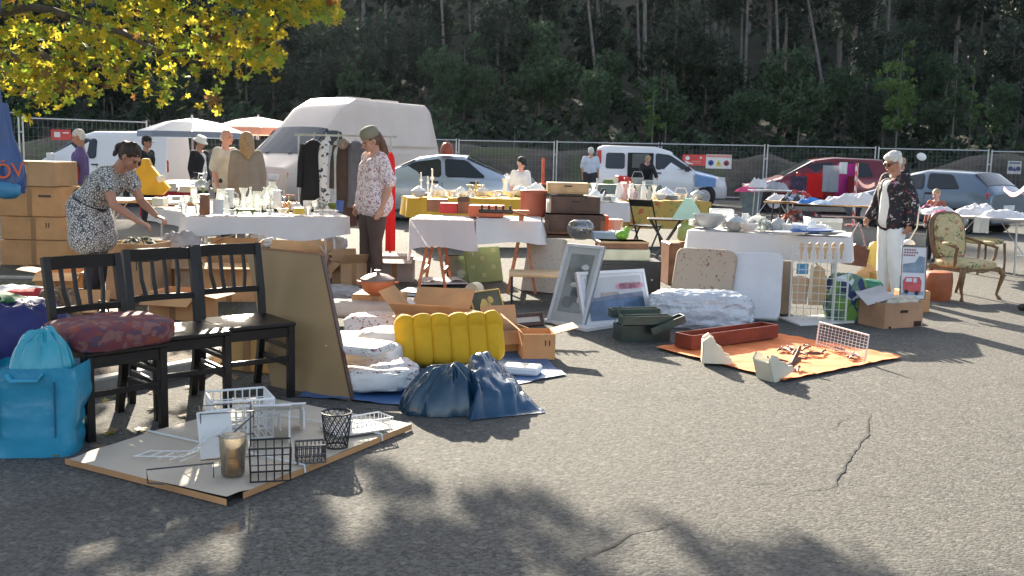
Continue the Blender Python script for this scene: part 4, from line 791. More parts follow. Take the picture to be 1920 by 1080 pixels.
def carton(label, loc, rz, w_, d_, h_, mat=None, opened=True, flaps=(60, 60, 60, 60), group=None, taped=True, mark=0, name='cardboard_box', fl=.5):
    mat = mat or card; t = thing(name, label, 'cardboard box', loc, rz, group); q = MB(); th = .007
    if opened:
        for c, s in (((0, -d_/2, h_/2), (w_, th, h_)), ((0, d_/2, h_/2), (w_, th, h_)), ((-w_/2, 0, h_/2), (th, d_-.015, h_)), ((w_/2, 0, h_/2), (th, d_-.015, h_)), ((0, 0, .004), (w_-.016, d_-.016, th))): q.box(c, s)
        part('walls', q, mat, t)
        for k, (c, ax, L, W, a0) in enumerate((((0, -d_/2, h_), 'X', d_*fl, w_-.01, 1), ((0, d_/2, h_), 'X', d_*fl, w_-.01, -1), ((-w_/2, 0, h_), 'Y', min(w_, d_)*fl, d_-.01, -1), ((w_/2, 0, h_), 'Y', min(w_, d_)*fl, d_-.01, 1))):
            if flaps[k] is None: continue
            a = R(flaps[k]); q = MB(); sgn = a0
            if ax == 'X': q.T = T(*c) @ rot('X', sgn*a); q.box((0, 0, L/2), (W, th*.8, L))
            else: q.T = T(*c) @ rot('Y', sgn*a); q.box((0, 0, L/2), (th*.8, W, L))
            part('flap', q, mat, t)
    else:
        q.box((0, 0, h_/2), (w_, d_, h_), None, .008); part('walls', q, mat, t); q = MB(); q.box((0, 0, h_+.002), (w_*.98, .004, .003)); part('lid_seam', q, tapem, t)
    if taped:
        q = MB(); q.box((0, -d_/2-.005, h_*.5), (.055, .002, h_*.98)); part('packing_tape', q, tapem, t)
    if mark:
        q = MB(); q.box((w_*.25, -d_/2-.0055, h_*.7), (w_*.2, .003, h_*.08)) if mark == 1 else [q.box((w_*.2+.03*k, -d_/2-.0055, h_*.65), (.008, .003, h_*.22)) for k in (0, 1)]; part('print', q, MATS['print_black'] if mark == 2 else wood_d, t)
    return t
def tablecloth(w_, d_, h_, drop, mat, label, loc, rz, group=None, seed=0, wav=.03, cat='tablecloth', uneven=0.):
    q = MB(); per = 2*(w_+d_); n = int(per/.035)
    def P(u):
        s = u*per
        if s < w_: return (-w_/2+s, -d_/2, 0, -1)
        s -= w_
        if s < d_: return (w_/2, -d_/2+s, 1, 0)
        s -= d_
        if s < w_: return (w_/2-s, d_/2, 0, 1)
        s -= w_; return (-w_/2, d_/2-s, -1, 0)
    def fn(u, v):
        x, y, nx, ny = P(u % 1.); f = nz(u*per*3.1+seed, 1)*wav*1.6+sin(u*per*11+seed+2*nz(u*per, 2))*wav*.5; dd = drop*(1+uneven*nz(u*per*1.2+seed, 5)*2)
        o = .012+max(0, f+wav*.7)*v**1.2
        return (x+nx*o, y+ny*o, h_+.006-dd*v-(.004 if v > 0 else 0))
    q.grid(fn, n, 8, True); nx_ = 20; q.grid(lambda u, v: ((u-.5)*w_+.0, (v-.5)*d_, h_+.008+.004*nz(u*9+seed, v*7)), nx_, 10)
    return one('tablecloth', q, mat, label, cat, loc, rz, group)
def trestle_table(label, loc, rz, w_, d_, h_, topm, legm, style='fold', name='folding_table', group=None):
    t = thing(name, label, 'table', loc, rz, group); q = MB(); q.box((0, 0, h_-.015), (w_, d_, .03), None, .006); part('tabletop', q, topm, t)
    for sx in (-1, 1):
        if style == 'fold':
            for sy_ in (-1, 1): q = MB(); q.tube([(sx*(w_/2-.15), sy_*(d_/2-.08), h_-.03), (sx*(w_/2-.12), sy_*(d_/2-.06), 0)], .014, 8); part('leg', q, legm, t)
            q = MB(); q.cyl((sx*(w_/2-.14), -d_/2+.07, .25), (sx*(w_/2-.14), d_/2-.07, .25), .01, n=6); q.tube([(sx*(w_/2-.14), 0, .25), (sx*(w_/2-.5), 0, h_-.04)], .008, 6); part('brace', q, legm, t)
        else:
            for sy_ in (-1, 1):
                for a in (-1, 1):
                    q = MB(); q.tube([(sx*(w_/2-.2)+a*.02, sy_*(d_/2-.08), h_-.03), (sx*(w_/2-.2)+a*.15, sy_*(d_/2-.03), 0)], .022, 4, smooth=False); part('leg', q, legm, t)
            q = MB(); 
            q.box((sx*(w_/2-.2), 0, h_-.05), (.07, d_, .04)); part('crossbar', q, legm, t)
            for a in (-1, 1): q = MB(); q.box((sx*(w_/2-.2)+a*.115, 0, .2), (.03, d_-.1, .05)); part('crossbar', q, legm, t)
    return t
def table_from(px0, py0, px1, py1, z=.75):
    a, b = G(px0, py0, z), G(px1, py1, z); d = b-a; return a, b, d.length, math.atan2(d.y, d.x)
def tloc(a, b, rz, dep): c = (a+b)/2; return (c.x-sin(rz)*dep/2, c.y+cos(rz)*dep/2, 0)
# long glassware table (front left)
A1 = table_from(348, 407, 652, 407); L1 = tloc(A1[0], A1[1], A1[3], .75)
trestle_table('long folding table under a white cloth crowded with glassware', L1, A1[3], A1[2], .75, .75, wood_l, MATS['pole_white'], 'fold'); tablecloth(A1[2]+.02, .77, .75, .2, cloth_w, 'white cloth over the long glassware table', L1, A1[3], seed=3, wav=.03, uneven=.25)
A1b = table_from(285, 398, 345, 413); L1b = (A1[0].x-.15, A1[0].y+1.15, 0)
trestle_table('folding table under a white cloth behind the left end of the glassware table', L1b, R(-50), 1.5, .7, .75, wood_l, MATS['pole_white']); tablecloth(1.52, .72, .75, .16, cloth_w, 'white cloth over the table behind the left end of the glassware table', L1b, R(-50), seed=9)
# long board table behind it with darker goods
L1c = tuple(D(345, 372, 14.0)); L1c = (L1c[0], L1c[1], 0); trestle_table('folding table heaped with papers and metalware behind the glassware table', L1c, R(-4), 2.6, .8, .75, wood_l, MATS['pole_white'])
# red trestle table
A2 = table_from(776, 412, 1016, 418, .77); L2 = tloc(A2[0], A2[1], A2[3], .7)
trestle_table('red-stained wooden trestle table with pinkish white cloths', L2, A2[3], A2[2], .7, .77, wood_l, wood_o, 'trestle', 'trestle_table')
tablecloth(A2[2]*.49, .76, .775, .32, cloth_p, 'pinkish white cloth hanging low over the left half of the red trestle table', (L2[0]-A2[2]*.28, L2[1]-.01, 0), A2[3], seed=1, wav=.05, uneven=.35)
tablecloth(A2[2]*.5, .76, .782, .26, cloth_w, 'white cloth over the right half of the red trestle table', (L2[0]+A2[2]*.24, L2[1], 0), A2[3], seed=6, wav=.05, uneven=.4)
# porcelain tables in the middle distance
yel = M('yellow_cloth', (.7, .42, .05), .85, .12, 5, .2, 14); yelf = spots('yellow_print_cloth', (.5, .33, .08), [(.45, .12, .05), (.25, .3, .08)], 7, .34)
A3 = table_from(768, 372, 1022, 375); L3 = tloc(A3[0], A3[1], A3[3], .8); trestle_table('table under a yellow cloth with a row of white porcelain', L3, A3[3], A3[2], .8, .75, wood_l, zinc); tablecloth(A3[2]+.03, .82, .75, .3, yel, 'plain yellow cloth over the porcelain table in front of the silver saloon', L3, A3[3], seed=4)
A4 = table_from(1028, 378, 1180, 381); L4 = tloc(A4[0], A4[1], A4[3], .8); trestle_table('table under a white cloth between the yellow-clothed tables', L4, A4[3], A4[2], .8, .75, wood_l, zinc); tablecloth(A4[2], .82, .75, .3, cloth_w, 'white cloth over the table between the yellow-clothed tables', L4, A4[3], seed=14)
A5 = table_from(1184, 378, 1330, 380); L5 = tloc(A5[0], A5[1], A5[3], .8); trestle_table('table under a yellow printed cloth in front of the small white van', L5, A5[3], A5[2], .8, .75, wood_l, zinc); tablecloth(A5[2]+.04, .83, .755, .45, yelf, 'yellow and orange printed cloth over the table in front of the small white van', L5, A5[3], seed=24)
A5b = table_from(1120, 347, 1240, 348, .78); L5b = tloc(A5b[0], A5b[1], A5b[3], .7); trestle_table('green-grey table in front of the open side door of the small white van', L5b, A5b[3], A5b[2], .7, .78, M('greygreen', (.2, .24, .2), .7), zinc); tablecloth(A5b[2], .72, .785, .5, MATS['greygreen'], 'green-grey cover over the table by the open van door', L5b, A5b[3], seed=31)
# right white table
A6 = table_from(1292, 433, 1592, 447, .76); L6 = tloc(A6[0], A6[1], A6[3], .75); trestle_table('table under a long white cloth with dishes, the padded boards leaning against it', L6, A6[3], A6[2], .75, .76, wood_l, zinc); tablecloth(A6[2]+.02, .77, .76, .24, cloth_w, 'white cloth over the dishes table on the right', L6, A6[3], seed=44, wav=.035)
# beer table and bench far right
A7 = table_from(1432, 377, 1700, 390, .76); L7 = tloc(A7[0], A7[1], A7[3], .5); trestle_table('long narrow beer table with folded clothes in front of the red car', L7, A7[3], A7[2], .5, .76, wood_l, blackm, 'fold', 'beer_table')
A8 = table_from(1742, 402, 1925, 413, .76); L8 = tloc(A8[0], A8[1], A8[3], .8); trestle_table('table piled with white linen in front of the grey hatchback', L8, A8[3], A8[2], .8, .76, M('tabletop_grey', (.5, .51, .52), .6), zinc)
L9 = (*tuple(D(1465, 400, 19.5))[:2], 0); trestle_table('dark low bench full of bags and shoes behind the long beer table', (L9[0]+1.0, L9[1]-.3, 0), R(-2), 2.2, .35, .45, wood_m, blackm, 'fold', 'bench')
pp = table_from(1380, 352, 1440, 353, .75); 
p = G(1408, 402); t = thing('plastic_crate', 'tall grey-green plastic bin with a pink cloth on top left of the beer table', 'bin', (p.x, p.y, 0)); q = MB(); q.lathe([(.22, 0), (.3, .62), (.33, .64), (.33, .7)], 4, fn=lambda a, z: 1); part('bin_body', q, M('bin_grey', (.22, .27, .27), .6), t)
for k in (-1, 1): q = MB(); q.box((k*.24, 0, .6), (.03, .12, .03)); part('handle', q, MATS['bin_grey'], t)
t7 = trestle_table('small folding table with a white rail and clothes left of the beer table', (*tuple(D(1450, 370, 21.5))[:2], 0), R(-2), 1.0, .6, .85, cloth_w, zinc)
# red counter on the left and its neighbours
redc = M('red_cloth', (.42, .03, .035), .85, .12); L10 = (*tuple(D(322, 330, 20.5))[:2], 0); trestle_table('table hidden under a red cloth behind the heaped table', L10, 0, 1.0, .8, .8, wood_l, zinc); tablecloth(1.0, .8, .8, .72, redc, 'deep red cloth hanging to the ground on the stall under the white parasol', L10, 0, seed=51, wav=.015)
L11 = (*tuple(D(80, 310, 16))[:2], 0); trestle_table('table with a red and white cloth on the far left', L11, R(4), .9, .7, 1.12, wood_l, zinc); tablecloth(.92, .72, 1.12, .2, redc, 'red cloth with a white upper sheet on the far left table', L11, R(4), seed=53, wav=.01)
q = MB(); q.box((0, 0, 1.17), (.86, .6, .09), None, .02); one('folded_sheet', q, cloth_w, 'folded white sheet on the red cloth of the far left table', 'sheet', L11, R(4))
# ---------------------------------------------------------------- clothes rail with garments
rail_y = 13.3; ra, rb = D(560, 243, rail_y+.2), D(737, 266, rail_y-.1); 
t = thing('clothes_rail', 'metal clothes rail hung with coats and dresses in front of the large white van', 'clothes rail', (ra.x, ra.y, 0)); dv = rb-ra; Lr = math.hypot(dv.x, dv.y); t.rotation_euler = (0, 0, math.atan2(dv.y, dv.x)); RZ = t.rotation_euler[2]; zr = (ra.z+rb.z)/2
q = MB(); q.cyl((-.05, 0, zr), (Lr+.05, 0, zr), .014, n=8); part('top_bar', q, zinc, t)
for x in (0, Lr-.03): q = MB(); q.cyl((x, 0, .1), (x, 0, zr), .014, n=8); part('post', q, zinc, t); q = MB(); q.cyl((x, -.28, .1), (x, .28, .1), .014, n=8); q.ell((x, -.26, .04), .035); q.ell((x, .26, .04), .035); part('base', q, zinc, t)
def garment(px, wid, z1, mat, label, cat='coat', dep=.1, shw=None, seed=0, name='coat', fur=None, sleeves=True, drop=.07):
    f = (D(px, 260, rail_y).x-ra.x)/(rb.x-ra.x); c = Vector((ra.x, ra.y, 0))+Vector((dv.x, dv.y, 0))*f; g_ = thing(name, label, cat, (c.x, c.y-.02, 0), RZ+R(random.uniform(-12, 12)))
    q = MB(); z0 = zr-drop; H = z0-z1
    def fn(u, v):
        a = u*2*PI; ww = wid/2*(.35+.65*min(1, v/.09)**.6)*(1+.25*v) if v < .2 else wid/2*(1+.25*v+.0); fo = 1+.13*sin(a*6+seed+v*2)*v+.1*nz(cos(a)*2+seed, sin(a)*2, v*3)
        return (cos(a)*ww*fo, sin(a)*dep*(.6+.4*min(1, v*6))*fo, z0-H*v)
    q.grid(fn, 36, 18, True); part('cloth_body', q, mat, g_)
    if sleeves:
        for s in (-1, 1): q = MB(); q.tube([(s*wid*.42, 0, z0-.06), (s*wid*.56, -.02, z0-.3), (s*wid*.6, -.04, z0-.62)], [.06, .055, .05], 10); part('sleeve', q, mat, g_)
    q = MB(); q.tube([(0, 0, zr+.02), (.015, 0, zr+.035), (.02, 0, zr), (0, 0, z0+.02)], .004, 5); q.tube([(-wid*.35, 0, z0-.03), (0, 0, z0+.02), (wid*.35, 0, z0-.03)], .006, 5); part('hanger', q, zinc, g_)
    if fur: q = MB(); q.ell((0, -.05, z0-.04), (wid*.33, dep*.9, .07), fn=lambda d: 1+.15*nz(d.x*9, d.y*9, d.z*9)); part('collar', q, fur, g_)
blkc = M('black_coat', (.012, .012, .015), .85, .2); brn = M('brown_coat', (.07, .045, .035), .9, .25, 5); dress_w = spots('black_white_dress', (.7, .71, .72), [(.04, .04, .06), (.05, .05, .08)], 11, .34, seed=2); greyc = M('grey_coat', (.13, .13, .15), .9, .2); denl = M('pale_denim', (.45, .5, .55), .9, .2, 8); redd = M('red_dress', (.75, .02, .02), .7, .08, tr=.3)
garment(584, .28, .62, blkc, 'long black coat hanging at the left end of the clothes rail', seed=1, wid_=0) if 0 else garment(584, .28, .62, blkc, 'long black coat hanging at the left end of the clothes rail', seed=1)
garment(607, .17, .5, dress_w, 'black and white patterned dress hanging on the clothes rail', 'dress', .09, seed=2, name='dress', sleeves=False); garment(632, .16, .7, denl, 'pale denim top hanging between the dress and the brown coat', 'jacket', .08, seed=3, name='jacket')
garment(645, .24, .5, brn, 'dark brown coat with fur collar on the clothes rail', seed=4, fur=M('fur', (.3, .24, .19), 1, .4, 20, 1, 60, .02)); garment(668, .24, .75, greyc, 'dark grey coat hanging behind the woman in the floral blouse', seed=5); garment(735, .1, .2, redd, 'long bright red dress hanging at the right end of the clothes rail', 'dress', .09, seed=6, name='dress', sleeves=False, drop=.2)
# ---------------------------------------------------------------- heaps
def heap(label, cat, loc, w_, d_, h_, mat, rz=0., seed=0, lump=1., name=None, group=None):
    q = MB()
    def fn(u, v):
        x = (u-.5)*2; y = (v-.5)*2; r = min(1, math.hypot(x, y)); e = max(0, 1-r**3.2); n_ = abs(nz(x*1.5*lump+seed, y*1.5*lump, seed))+.5*abs(nz(x*5*lump, y*5*lump+seed, 2))
        k = (1+.16*nz(x*1.5, y*1.5, seed+5)) if r > .6 else 1; return (x*w_/2*k, y*d_/2*k, max(.004, h_*e*(.45+.6*n_)) if r < .99 else .004)
    q.grid(fn, 34, 28); return one(name or cat.replace(' ', '_'), q, mat, label, cat, loc, rz, group)
def cushion(label, loc, rz, w_, d_, h_, mat, r=None, seed=0, e=.45, cat='cushion', name='cushion'):
    q = MB(); q.ell((0, 0, h_/2), (w_/2, d_/2, h_/2), 28, 14, e=e, fn=lambda d: 1+.06*nz(d.x*3+seed, d.y*3, d.z*3)+.05*abs(nz(d.x*8, d.y*8+seed, d.z*4))); return one(name, q, mat, label, cat, loc, rz, None, r)
# ---------------------------------------------------------------- stack of moving boxes at the left
B_ = [(0, 112, 500, 444, 'lowest of the four big cardboard boxes stacked at the left edge', 0), (0, 112, 0, 0, '', 0)]
f = Fit(4, 118, 498, 445); zz = 0; bw = f.w+.05
for i, (hh, lb, dx, wm) in enumerate(((.31, 'lowest of the four big cardboard boxes stacked at the left edge', 0, 1.), (.28, 'second from the bottom in the stack of four big cardboard boxes at the left edge', .02, 1.), (.36, 'second from the top in the stack of four big cardboard boxes, under the taped one', .0, .97), (.3, 'topmost of the four big stacked boxes, worn top edge and pale label patch', -.03, .95))):
    tt = carton(lb, (f.p.x+dx, f.p.y+.28, zz), R(4-3*i), bw*wm+.0, .55, hh, card2 if i != 3 else card, False, group='moving boxes stacked at the left edge', mark=(0, 2, 1, 0)[i]); zz += hh+.006
q = MB(); q.box((-.1, -.282, .17), (.26, .003, .18)); part('pale_patch', q, card_in, tt)
carton('open cardboard box with one flap out on the ground in front of the box stack', (*tuple(G(118, 548))[:2], 0), R(12), .42, .36, .22, card2, True, (110, 100, 80, 100), mark=0)
carton('open cardboard box full of kitchenware by the legs of the bending woman', (*tuple(G(262, 560))[:2], 0), R(-8), .46, .42, .56, card, True, (None, None, None, None), mark=2)
heap('dark green and yellow bric-a-brac heaped in the tall box beside the bending woman', 'bric-a-brac', (*tuple(G(262, 560))[:2], .5), .42, .38, .16, spots('bricabrac_print', (.06, .07, .05), [(.5, .35, .08), (.6, .55, .45), (.02, .02, .02)], 12, .4), seed=3)
heap('grey and white scarves piled in the middle box behind the chairs', 'scarves', (*tuple(G(340, 548))[:2], .46), .6, .42, .2, M('grey_fabric', (.35, .33, .33), .9, .35, 6), seed=5); carton('wide open carton holding grey scarves behind the middle chair', (*tuple(G(340, 548))[:2], 0), R(-4), .62, .45, .48, card_in, True, (150, 100, 120, 60), mark=1)
carton('carton with a tall upright flap behind the third chair', (*tuple(G(435, 560))[:2], 0), R(8), .48, .42, .38, card2, True, (100, 5, 70, 15), mark=0)
carton('low carton half hidden behind the second chair', (*tuple(G(345, 600))[:2], 0), R(-12), .45, .36, .26, card2, True, (120, 100, 110, 100)); carton('carton with its lid pushed back behind the first chair', (*tuple(G(160, 605))[:2], 0), R(10), .34, .28, .13, card2, True, (90, 30, 110, 100))
carton('dusty carton under the glassware table', (*tuple(G(560, 520))[:2], 0), R(3), .75, .4, .3, card_in, True, (130, 60, 110, 110)); carton('pale flap-lidded carton beside the legs of the woman in the floral blouse', (*tuple(G(742, 525))[:2], 0), R(2), .42, .34, .26, M('grey_card', (.36, .31, .29), .85), True, (100, 85, 110, 100)); 
carton('small carton with white paper flap left of the woman in the floral blouse', (*tuple(G(655, 535))[:2], 0), R(30), .3, .28, .26, card, True, (40, 20, 130, 120)); carton('yellow-brown carton on the ground under the glassware table', (*tuple(G(575, 500))[:2], 0), R(-5), .3, .3, .4, M('yellow_card', (.5, .33, .1), .8), False)
def slump(q, w_, d_, H, seed, k=9, peak=(0., 0.), nk=.1):
    def fn(u, v):
        a = u*2*PI; r = v; f = sin(a*k+seed+2.2*nz(r*2.5, a*.8, seed))*.5+.5*sin(a*(k*1.7)+3*nz(r*3, cos(a)*2, seed)); o = 1+.1*nz(cos(a)*1.6+seed, sin(a)*1.6)+.05*f*r
        z = H*max(0, 1-r**2.4)**.62*(1+.16*nz(cos(a)*r*2.2+seed, sin(a)*r*2.2, 3)); z *= 1-nk*(.5-.5*f)*min(1, r*2.2)
        return (cos(a)*r*w_*o+peak[0]*(1-r), sin(a)*r*d_*o+peak[1]*(1-r), max(.004, z))
    q.grid(fn, 200, 48, True)
# ---------------------------------------------------------------- dark chairs
chm = M('black_lacquer', (.014, .011, .01), .4, .3, 9, .12, 30, .002, spec=.35, coat=.1)
def chair(label, FLp, face):
    rz = R(face+90); X = Vector((cos(rz), sin(rz), 0)); Yv = Vector((-sin(rz), cos(rz), 0)); c = FLp+X*.2+Yv*.2
    t = thing('chair', label, 'chair', (c.x, c.y, 0), rz, 'black wooden chairs in a row'); w_ = .2
    for sx in (-1, 1):
        q = MB(); q.box((sx*w_, -.2, .22), (.042, .042, .44), None, .004); part('front_leg', q, chm, t)
        q = MB(); q.prism([(0, 0), (0, 0)], 0, 0) if 0 else q.tube([(sx*.185, .26, 0), (sx*.19, .215, .22), (sx*.195, .19, .44), (sx*.195, .21, .62), (sx*.195, .27, .9)], .027, 4, smooth=False); part('rear_leg', q, chm, t)
        q = MB(); q.box((sx*w_, 0, .2), (.02, .38, .035), None, .003); q.box((sx*w_, 0, .3), (.02, .38, .025), None, .003); part('side_stretcher', q, chm, t)
        q = MB(); q.box((sx*w_, 0, .405), (.022, .38, .06), None, .003); part('side_apron', q, chm, t)
    q = MB(); q.box((0, -.2, .405), (.38, .022, .06), None, .003); part('front_apron', q, chm, t)
    q = MB(); q.box((0, -.2, .24), (.38, .02, .03), None, .003); part('front_stretcher', q, chm, t)
    q = MB(); vs = [(x*w_*1.12*(1-.06*(y > 0)), y*.225, z) for z in (.437, .46) for x, y in ((-1, -1), (1, -1), (1, 1), (-1, 1))]; q.box((0, -.01, .45), (.45, .44, .024), None, .01); part('seat', q, chm, t)
    def rail(z0, z1, y, nm):
        q = MB(); q.grid(lambda u, v: (-.2+.4*u, y+.035*sin(u*PI)+(.012 if v > .5 else -.012), z0+(z1-z0)*(1-abs(1-2*((v*2) % 1.0001)) if 0 else v)), 9, 2); 
        vs = []; n = 9
        q = MB()
        for i in range(n):
            u = i/(n-1); x = -.2+.4*u; yy = y+.03*sin(u*PI); vs += [(x, yy-.011, z0), (x, yy+.011, z0), (x, yy+.011, z1), (x, yy-.011, z1)]
        q.add(vs, [(4*i+k, 4*i+(k+1) % 4, 4*i+4+(k+1) % 4, 4*i+4+k) for i in range(n-1) for k in range(4)]+[(0, 1, 2, 3), (4*n-1, 4*n-2, 4*n-3, 4*n-4)]); part(nm, q, chm, t)
    rail(.83, .9, .262, 'top_rail'); rail(.6, .635, .208, 'lower_rail')
    for k in range(4):
        x = -.11+.073*k; q = MB(); b_ = .03*sin((x+.2)/.4*PI); q.tube([(x*.85, .208+b_, .62), (x, .235+b_, .72), (x, .262+b_, .84)], .013, 4, smooth=False, flat=1); part('slat', q, chm, t)
    return t, c, rz
def FL_from_FR(fr, face): rz = R(face+90); return fr-Vector((cos(rz), sin(rz), 0))*.4
c1, C1, z1 = chair('black wooden chair nearest the blue bag, carrying a dark red patchwork cushion', Vector((-2.12, 4.99, 0)), -42)
c2, C2, z2 = chair('black wooden chair in the middle of the row of three', FL_from_FR(Vector((-1.62, 5.68, 0)), -50), -50)
c3, C3, z3 = chair('black wooden chair on the right end of the row, beside the leaning board', FL_from_FR(Vector((-1.33, 6.02, 0)), -52), -52)
patch = spots('patchwork', (.15, .035, .045), [(.22, .05, .03), (.08, .045, .07), (.2, .09, .08)], 9, .42, sx=1.)
q = MB(); q.ell((0, 0, .07), (.29, .24, .075), 34, 18, e=.5, fn=lambda d: 1+.08*nz(d.x*3, d.y*3, d.z*3)+.04*abs(nz(d.x*9, d.y*9, d.z*6))); one('cushion', q, patch, 'dark red patchwork cushion lying on the chair nearest the blue bag', 'cushion', (C1.x+.03, C1.y-.03, .455), z1)
# ---------------------------------------------------------------- big leaning panel
panelm = M('panel_tan', (.36, .235, .11), .6, .16, 1.6, .1, 30); edgem = M('panel_edge', (.28, .14, .07), .6, .2)
br = G(658, 752); tr = D(601, 478, br.y+.38); V_ = Vector((-.56, .34, 0))
t = thing('wooden_board', 'large tan wooden panel leaning behind the third black chair', 'panel', tuple(br)); q = MB(); up_ = tr-br; n_ = up_.cross(V_).normalized(); n_ = n_ if n_.y < 0 else -n_; O = Vector((0, 0, 0))
def pslab(q, o, a, b, nrm, th): 
    vs = [o, o+a, o+a+b, o+b]; vs = vs+[v-nrm*th for v in vs]; q.add(vs, [(0, 1, 2, 3), (7, 6, 5, 4), (0, 4, 5, 1), (1, 5, 6, 2), (2, 6, 7, 3), (3, 7, 4, 0)])
pslab(q, O, V_, up_, n_, .022); part('board', q, panelm, t)
q = MB(); vh, uh = V_.normalized(), up_.normalized(); pslab(q, O+n_*.004, vh*-.012, up_, n_, .03); part('side_edge', q, wood_d, t); q = MB(); pslab(q, up_+n_*.004, V_, uh*.014, n_, .03); part('top_edge', q, edgem, t)
# support behind panel: rear strut
q = MB(); q.tube([tuple(V_*.5+up_*.8-n_*.03), tuple(V_*.5+Vector((.1, .75, 0)))], .015, 6); part('strut', q, wood_d, t)
# tan box under third chair
carton('tan carton standing behind the legs of the third black chair', (*tuple(G(487, 690))[:2], 0), R(-20), .34, .3, .3, M('tan_card', (.5, .3, .1), .7), False)
# ---------------------------------------------------------------- foreground bags
def crumple(mb, c, r, e, n, m, amp, fs, seed, rr=None, ridg=True):
    def fn(d):
        p = Vector((d.x*fs+seed, d.y*fs, d.z*fs)); a = abs(noise.noise(p)); b = abs(noise.noise(p*2.3)); return 1+amp*(1-2.6*a)*.7+amp*.45*(1-2.6*b)+amp*.22*(1-2.6*abs(noise.noise(p*4.9)))
    mb.ell(c, r, n, m, rr, fn, e)
teal = M('teal_plastic', (.03, .27, .42), .32, .1, 3, .35, 22, .01, coat=.25); navy = M('blue_plastic', (.005, .04, .075), .22, .25, 2.5, .35, 8, .015, coat=.5)
fb = Fit(-25, 140, 858, 715); t = thing('shopping_bag', 'large bright blue shopping bag standing beside the first black chair', 'bag', (fb.p.x-.03, fb.p.y+.14, 0), R(8)); q = MB()
W2, D2, H2 = .215, .15, .43
def bagf(u, v):
    a = u*2*PI; c_, s_ = cos(a), sin(a); e = .35; x = math.copysign(abs(c_)**e, c_)*W2*(.92+.1*v); y = math.copysign(abs(s_)**e, s_)*D2*(1-.1*v); k = .05*nz(x*5, y*5, v*2)+.05*abs(nz(x*9, y*9, v*4))
    return (x*(1+k*2), y*(1+k*3)+k*.6, H2*v+(.02*nz(u*8, 1) if v > .9 else 0))
q.grid(bagf, 90, 40, True); q.add([bagf(k/90, 0) for k in range(90)], [tuple(range(90))[::-1]]); part('bag_body', q, teal, t)
for s in (-1, 1):
    q = MB(); q.tube([(s*.13, -D2*.98, H2-.06), (s*.13, -D2*1.0, H2-.2), (s*.13, -D2*1.02, .1)], .012, 6, flat=.3); part('seam', q, M('teal_dark', (.015, .12, .22), .5), t)
q = MB(); q.tube([(-.08, -D2*1.03, H2-.02), (-.06, -D2*1.04, H2-.05), (.06, -D2*1.04, H2-.05), (.08, -D2*1.03, H2-.02)], .02, 6, flat=.3); part('handle', q, M('teal_pale', (.06, .38, .55), .5), t)
q = MB(); q.T = T(0, 0, -.06); slump(q, .15, .12, .25, 1.7, 7, (.02, 0), .2); one('plastic_bag', q, M('turquoise_plastic', (.03, .33, .42), .3, .1, 3, .3, 20, .01, coat=.3), 'turquoise plastic bag bulging out of the large blue shopping bag', 'bag', (fb.p.x+.0, fb.p.y+.14, .42), .3)
# bags behind
p = G(20, 690); q = MB(); crumple(q, (0, 0, .2), (.4, .3, .24), .7, 44, 24, .14, 2, 9); one('holdall', q, M('navy_green_bag', (.025, .03, .14), .6, .3, 3), 'dark blue holdall lying behind the large blue shopping bag', 'bag', (p.x-.12, p.y+.1, 0), .2)
q = MB(); crumple(q, (0, 0, .1), (.28, .2, .08), .7, 36, 18, .2, 2, 12); one('green_cloth', q, M('green_fabric', (.03, .14, .06), .8, .3), 'dark green cloth draped over the blue holdall at the left edge', 'cloth', (p.x-.28, p.y+.08, .3), .1)
q = MB(); crumple(q, (0, 0, .12), (.3, .24, .13), .6, 36, 18, .12, 2, 15); one('white_bundle', q, cloth_w, 'white bundle lying in the sun on the grass at the left edge', 'bundle', (*tuple(G(25, 610))[:2], .06), -.3)
q = MB(); crumple(q, (0, 0, .04), (.16, .1, .05), .7, 30, 14, .25, 2, 17); one('red_cloth', q, redc, 'crumpled red cloth on the edge of the blue holdall', 'cloth', (*tuple(G(60, 640))[:2], .3), .5)
p = G(100, 668); q = MB(); crumple(q, (0, 0, .22), (.14, .14, .24), .55, 36, 24, .08, 2, 21); one('brown_bag', q, spots('brown_print', (.17, .1, .05), [(.3, .22, .1), (.08, .05, .03)], 14, .35), 'brown patterned bag standing behind the first black chair', 'bag', (p.x, p.y+.1, 0), .1)
# hanging banner-like bag top left
p = D(8, 290, 6.4); t = thing('hanging_bag', 'dark blue plastic bag with orange letters hanging at the top left edge', 'bag', tuple(p), 0)
q = MB(); navyb = M('navy_plastic', (.02, .06, .18), .35, .3, 3, .2, 12, .01, coat=.3)
q.grid(lambda u, v: ((.035+.125*v**1.3*(1-.35*max(0, v-.8)/.2))*cos(u*2*PI)*(1+.12*nz(cos(u*6.28)*2, sin(u*6.28)*2, v*4)), .06*(.3+v)*sin(u*2*PI)*(1+.3*nz(cos(u*6.28)*2, sin(u*6.28)*2, v*4)), .32-.56*v), 36, 26, True); q.add([((.16)*cos(k*PI/8)*.6, .07*sin(k*PI/8), -.24) for k in range(16)], [tuple(range(16))]); part('bag_body', q, navyb, t)
text('ÖV', .13, M('orange_print', (.75, .12, .03), .5), t, (.075, -.095, -.1), (PI/2, R(-6), 0)); q = MB(); q.tube([(0, 0, .3), (-.03, 0, .6), (-.1, .3, 1.2), (-.3, .8, 1.9)], .006, 6); part('cord', q, navyb, t)
q = MB(); crumple(q, (.02, -.05, -.22), (.09, .035, .05), .8, 24, 12, .15, 2, 3); part('blue_splash', q, M('splash_blue', (.06, .25, .42), .4, .3), t)
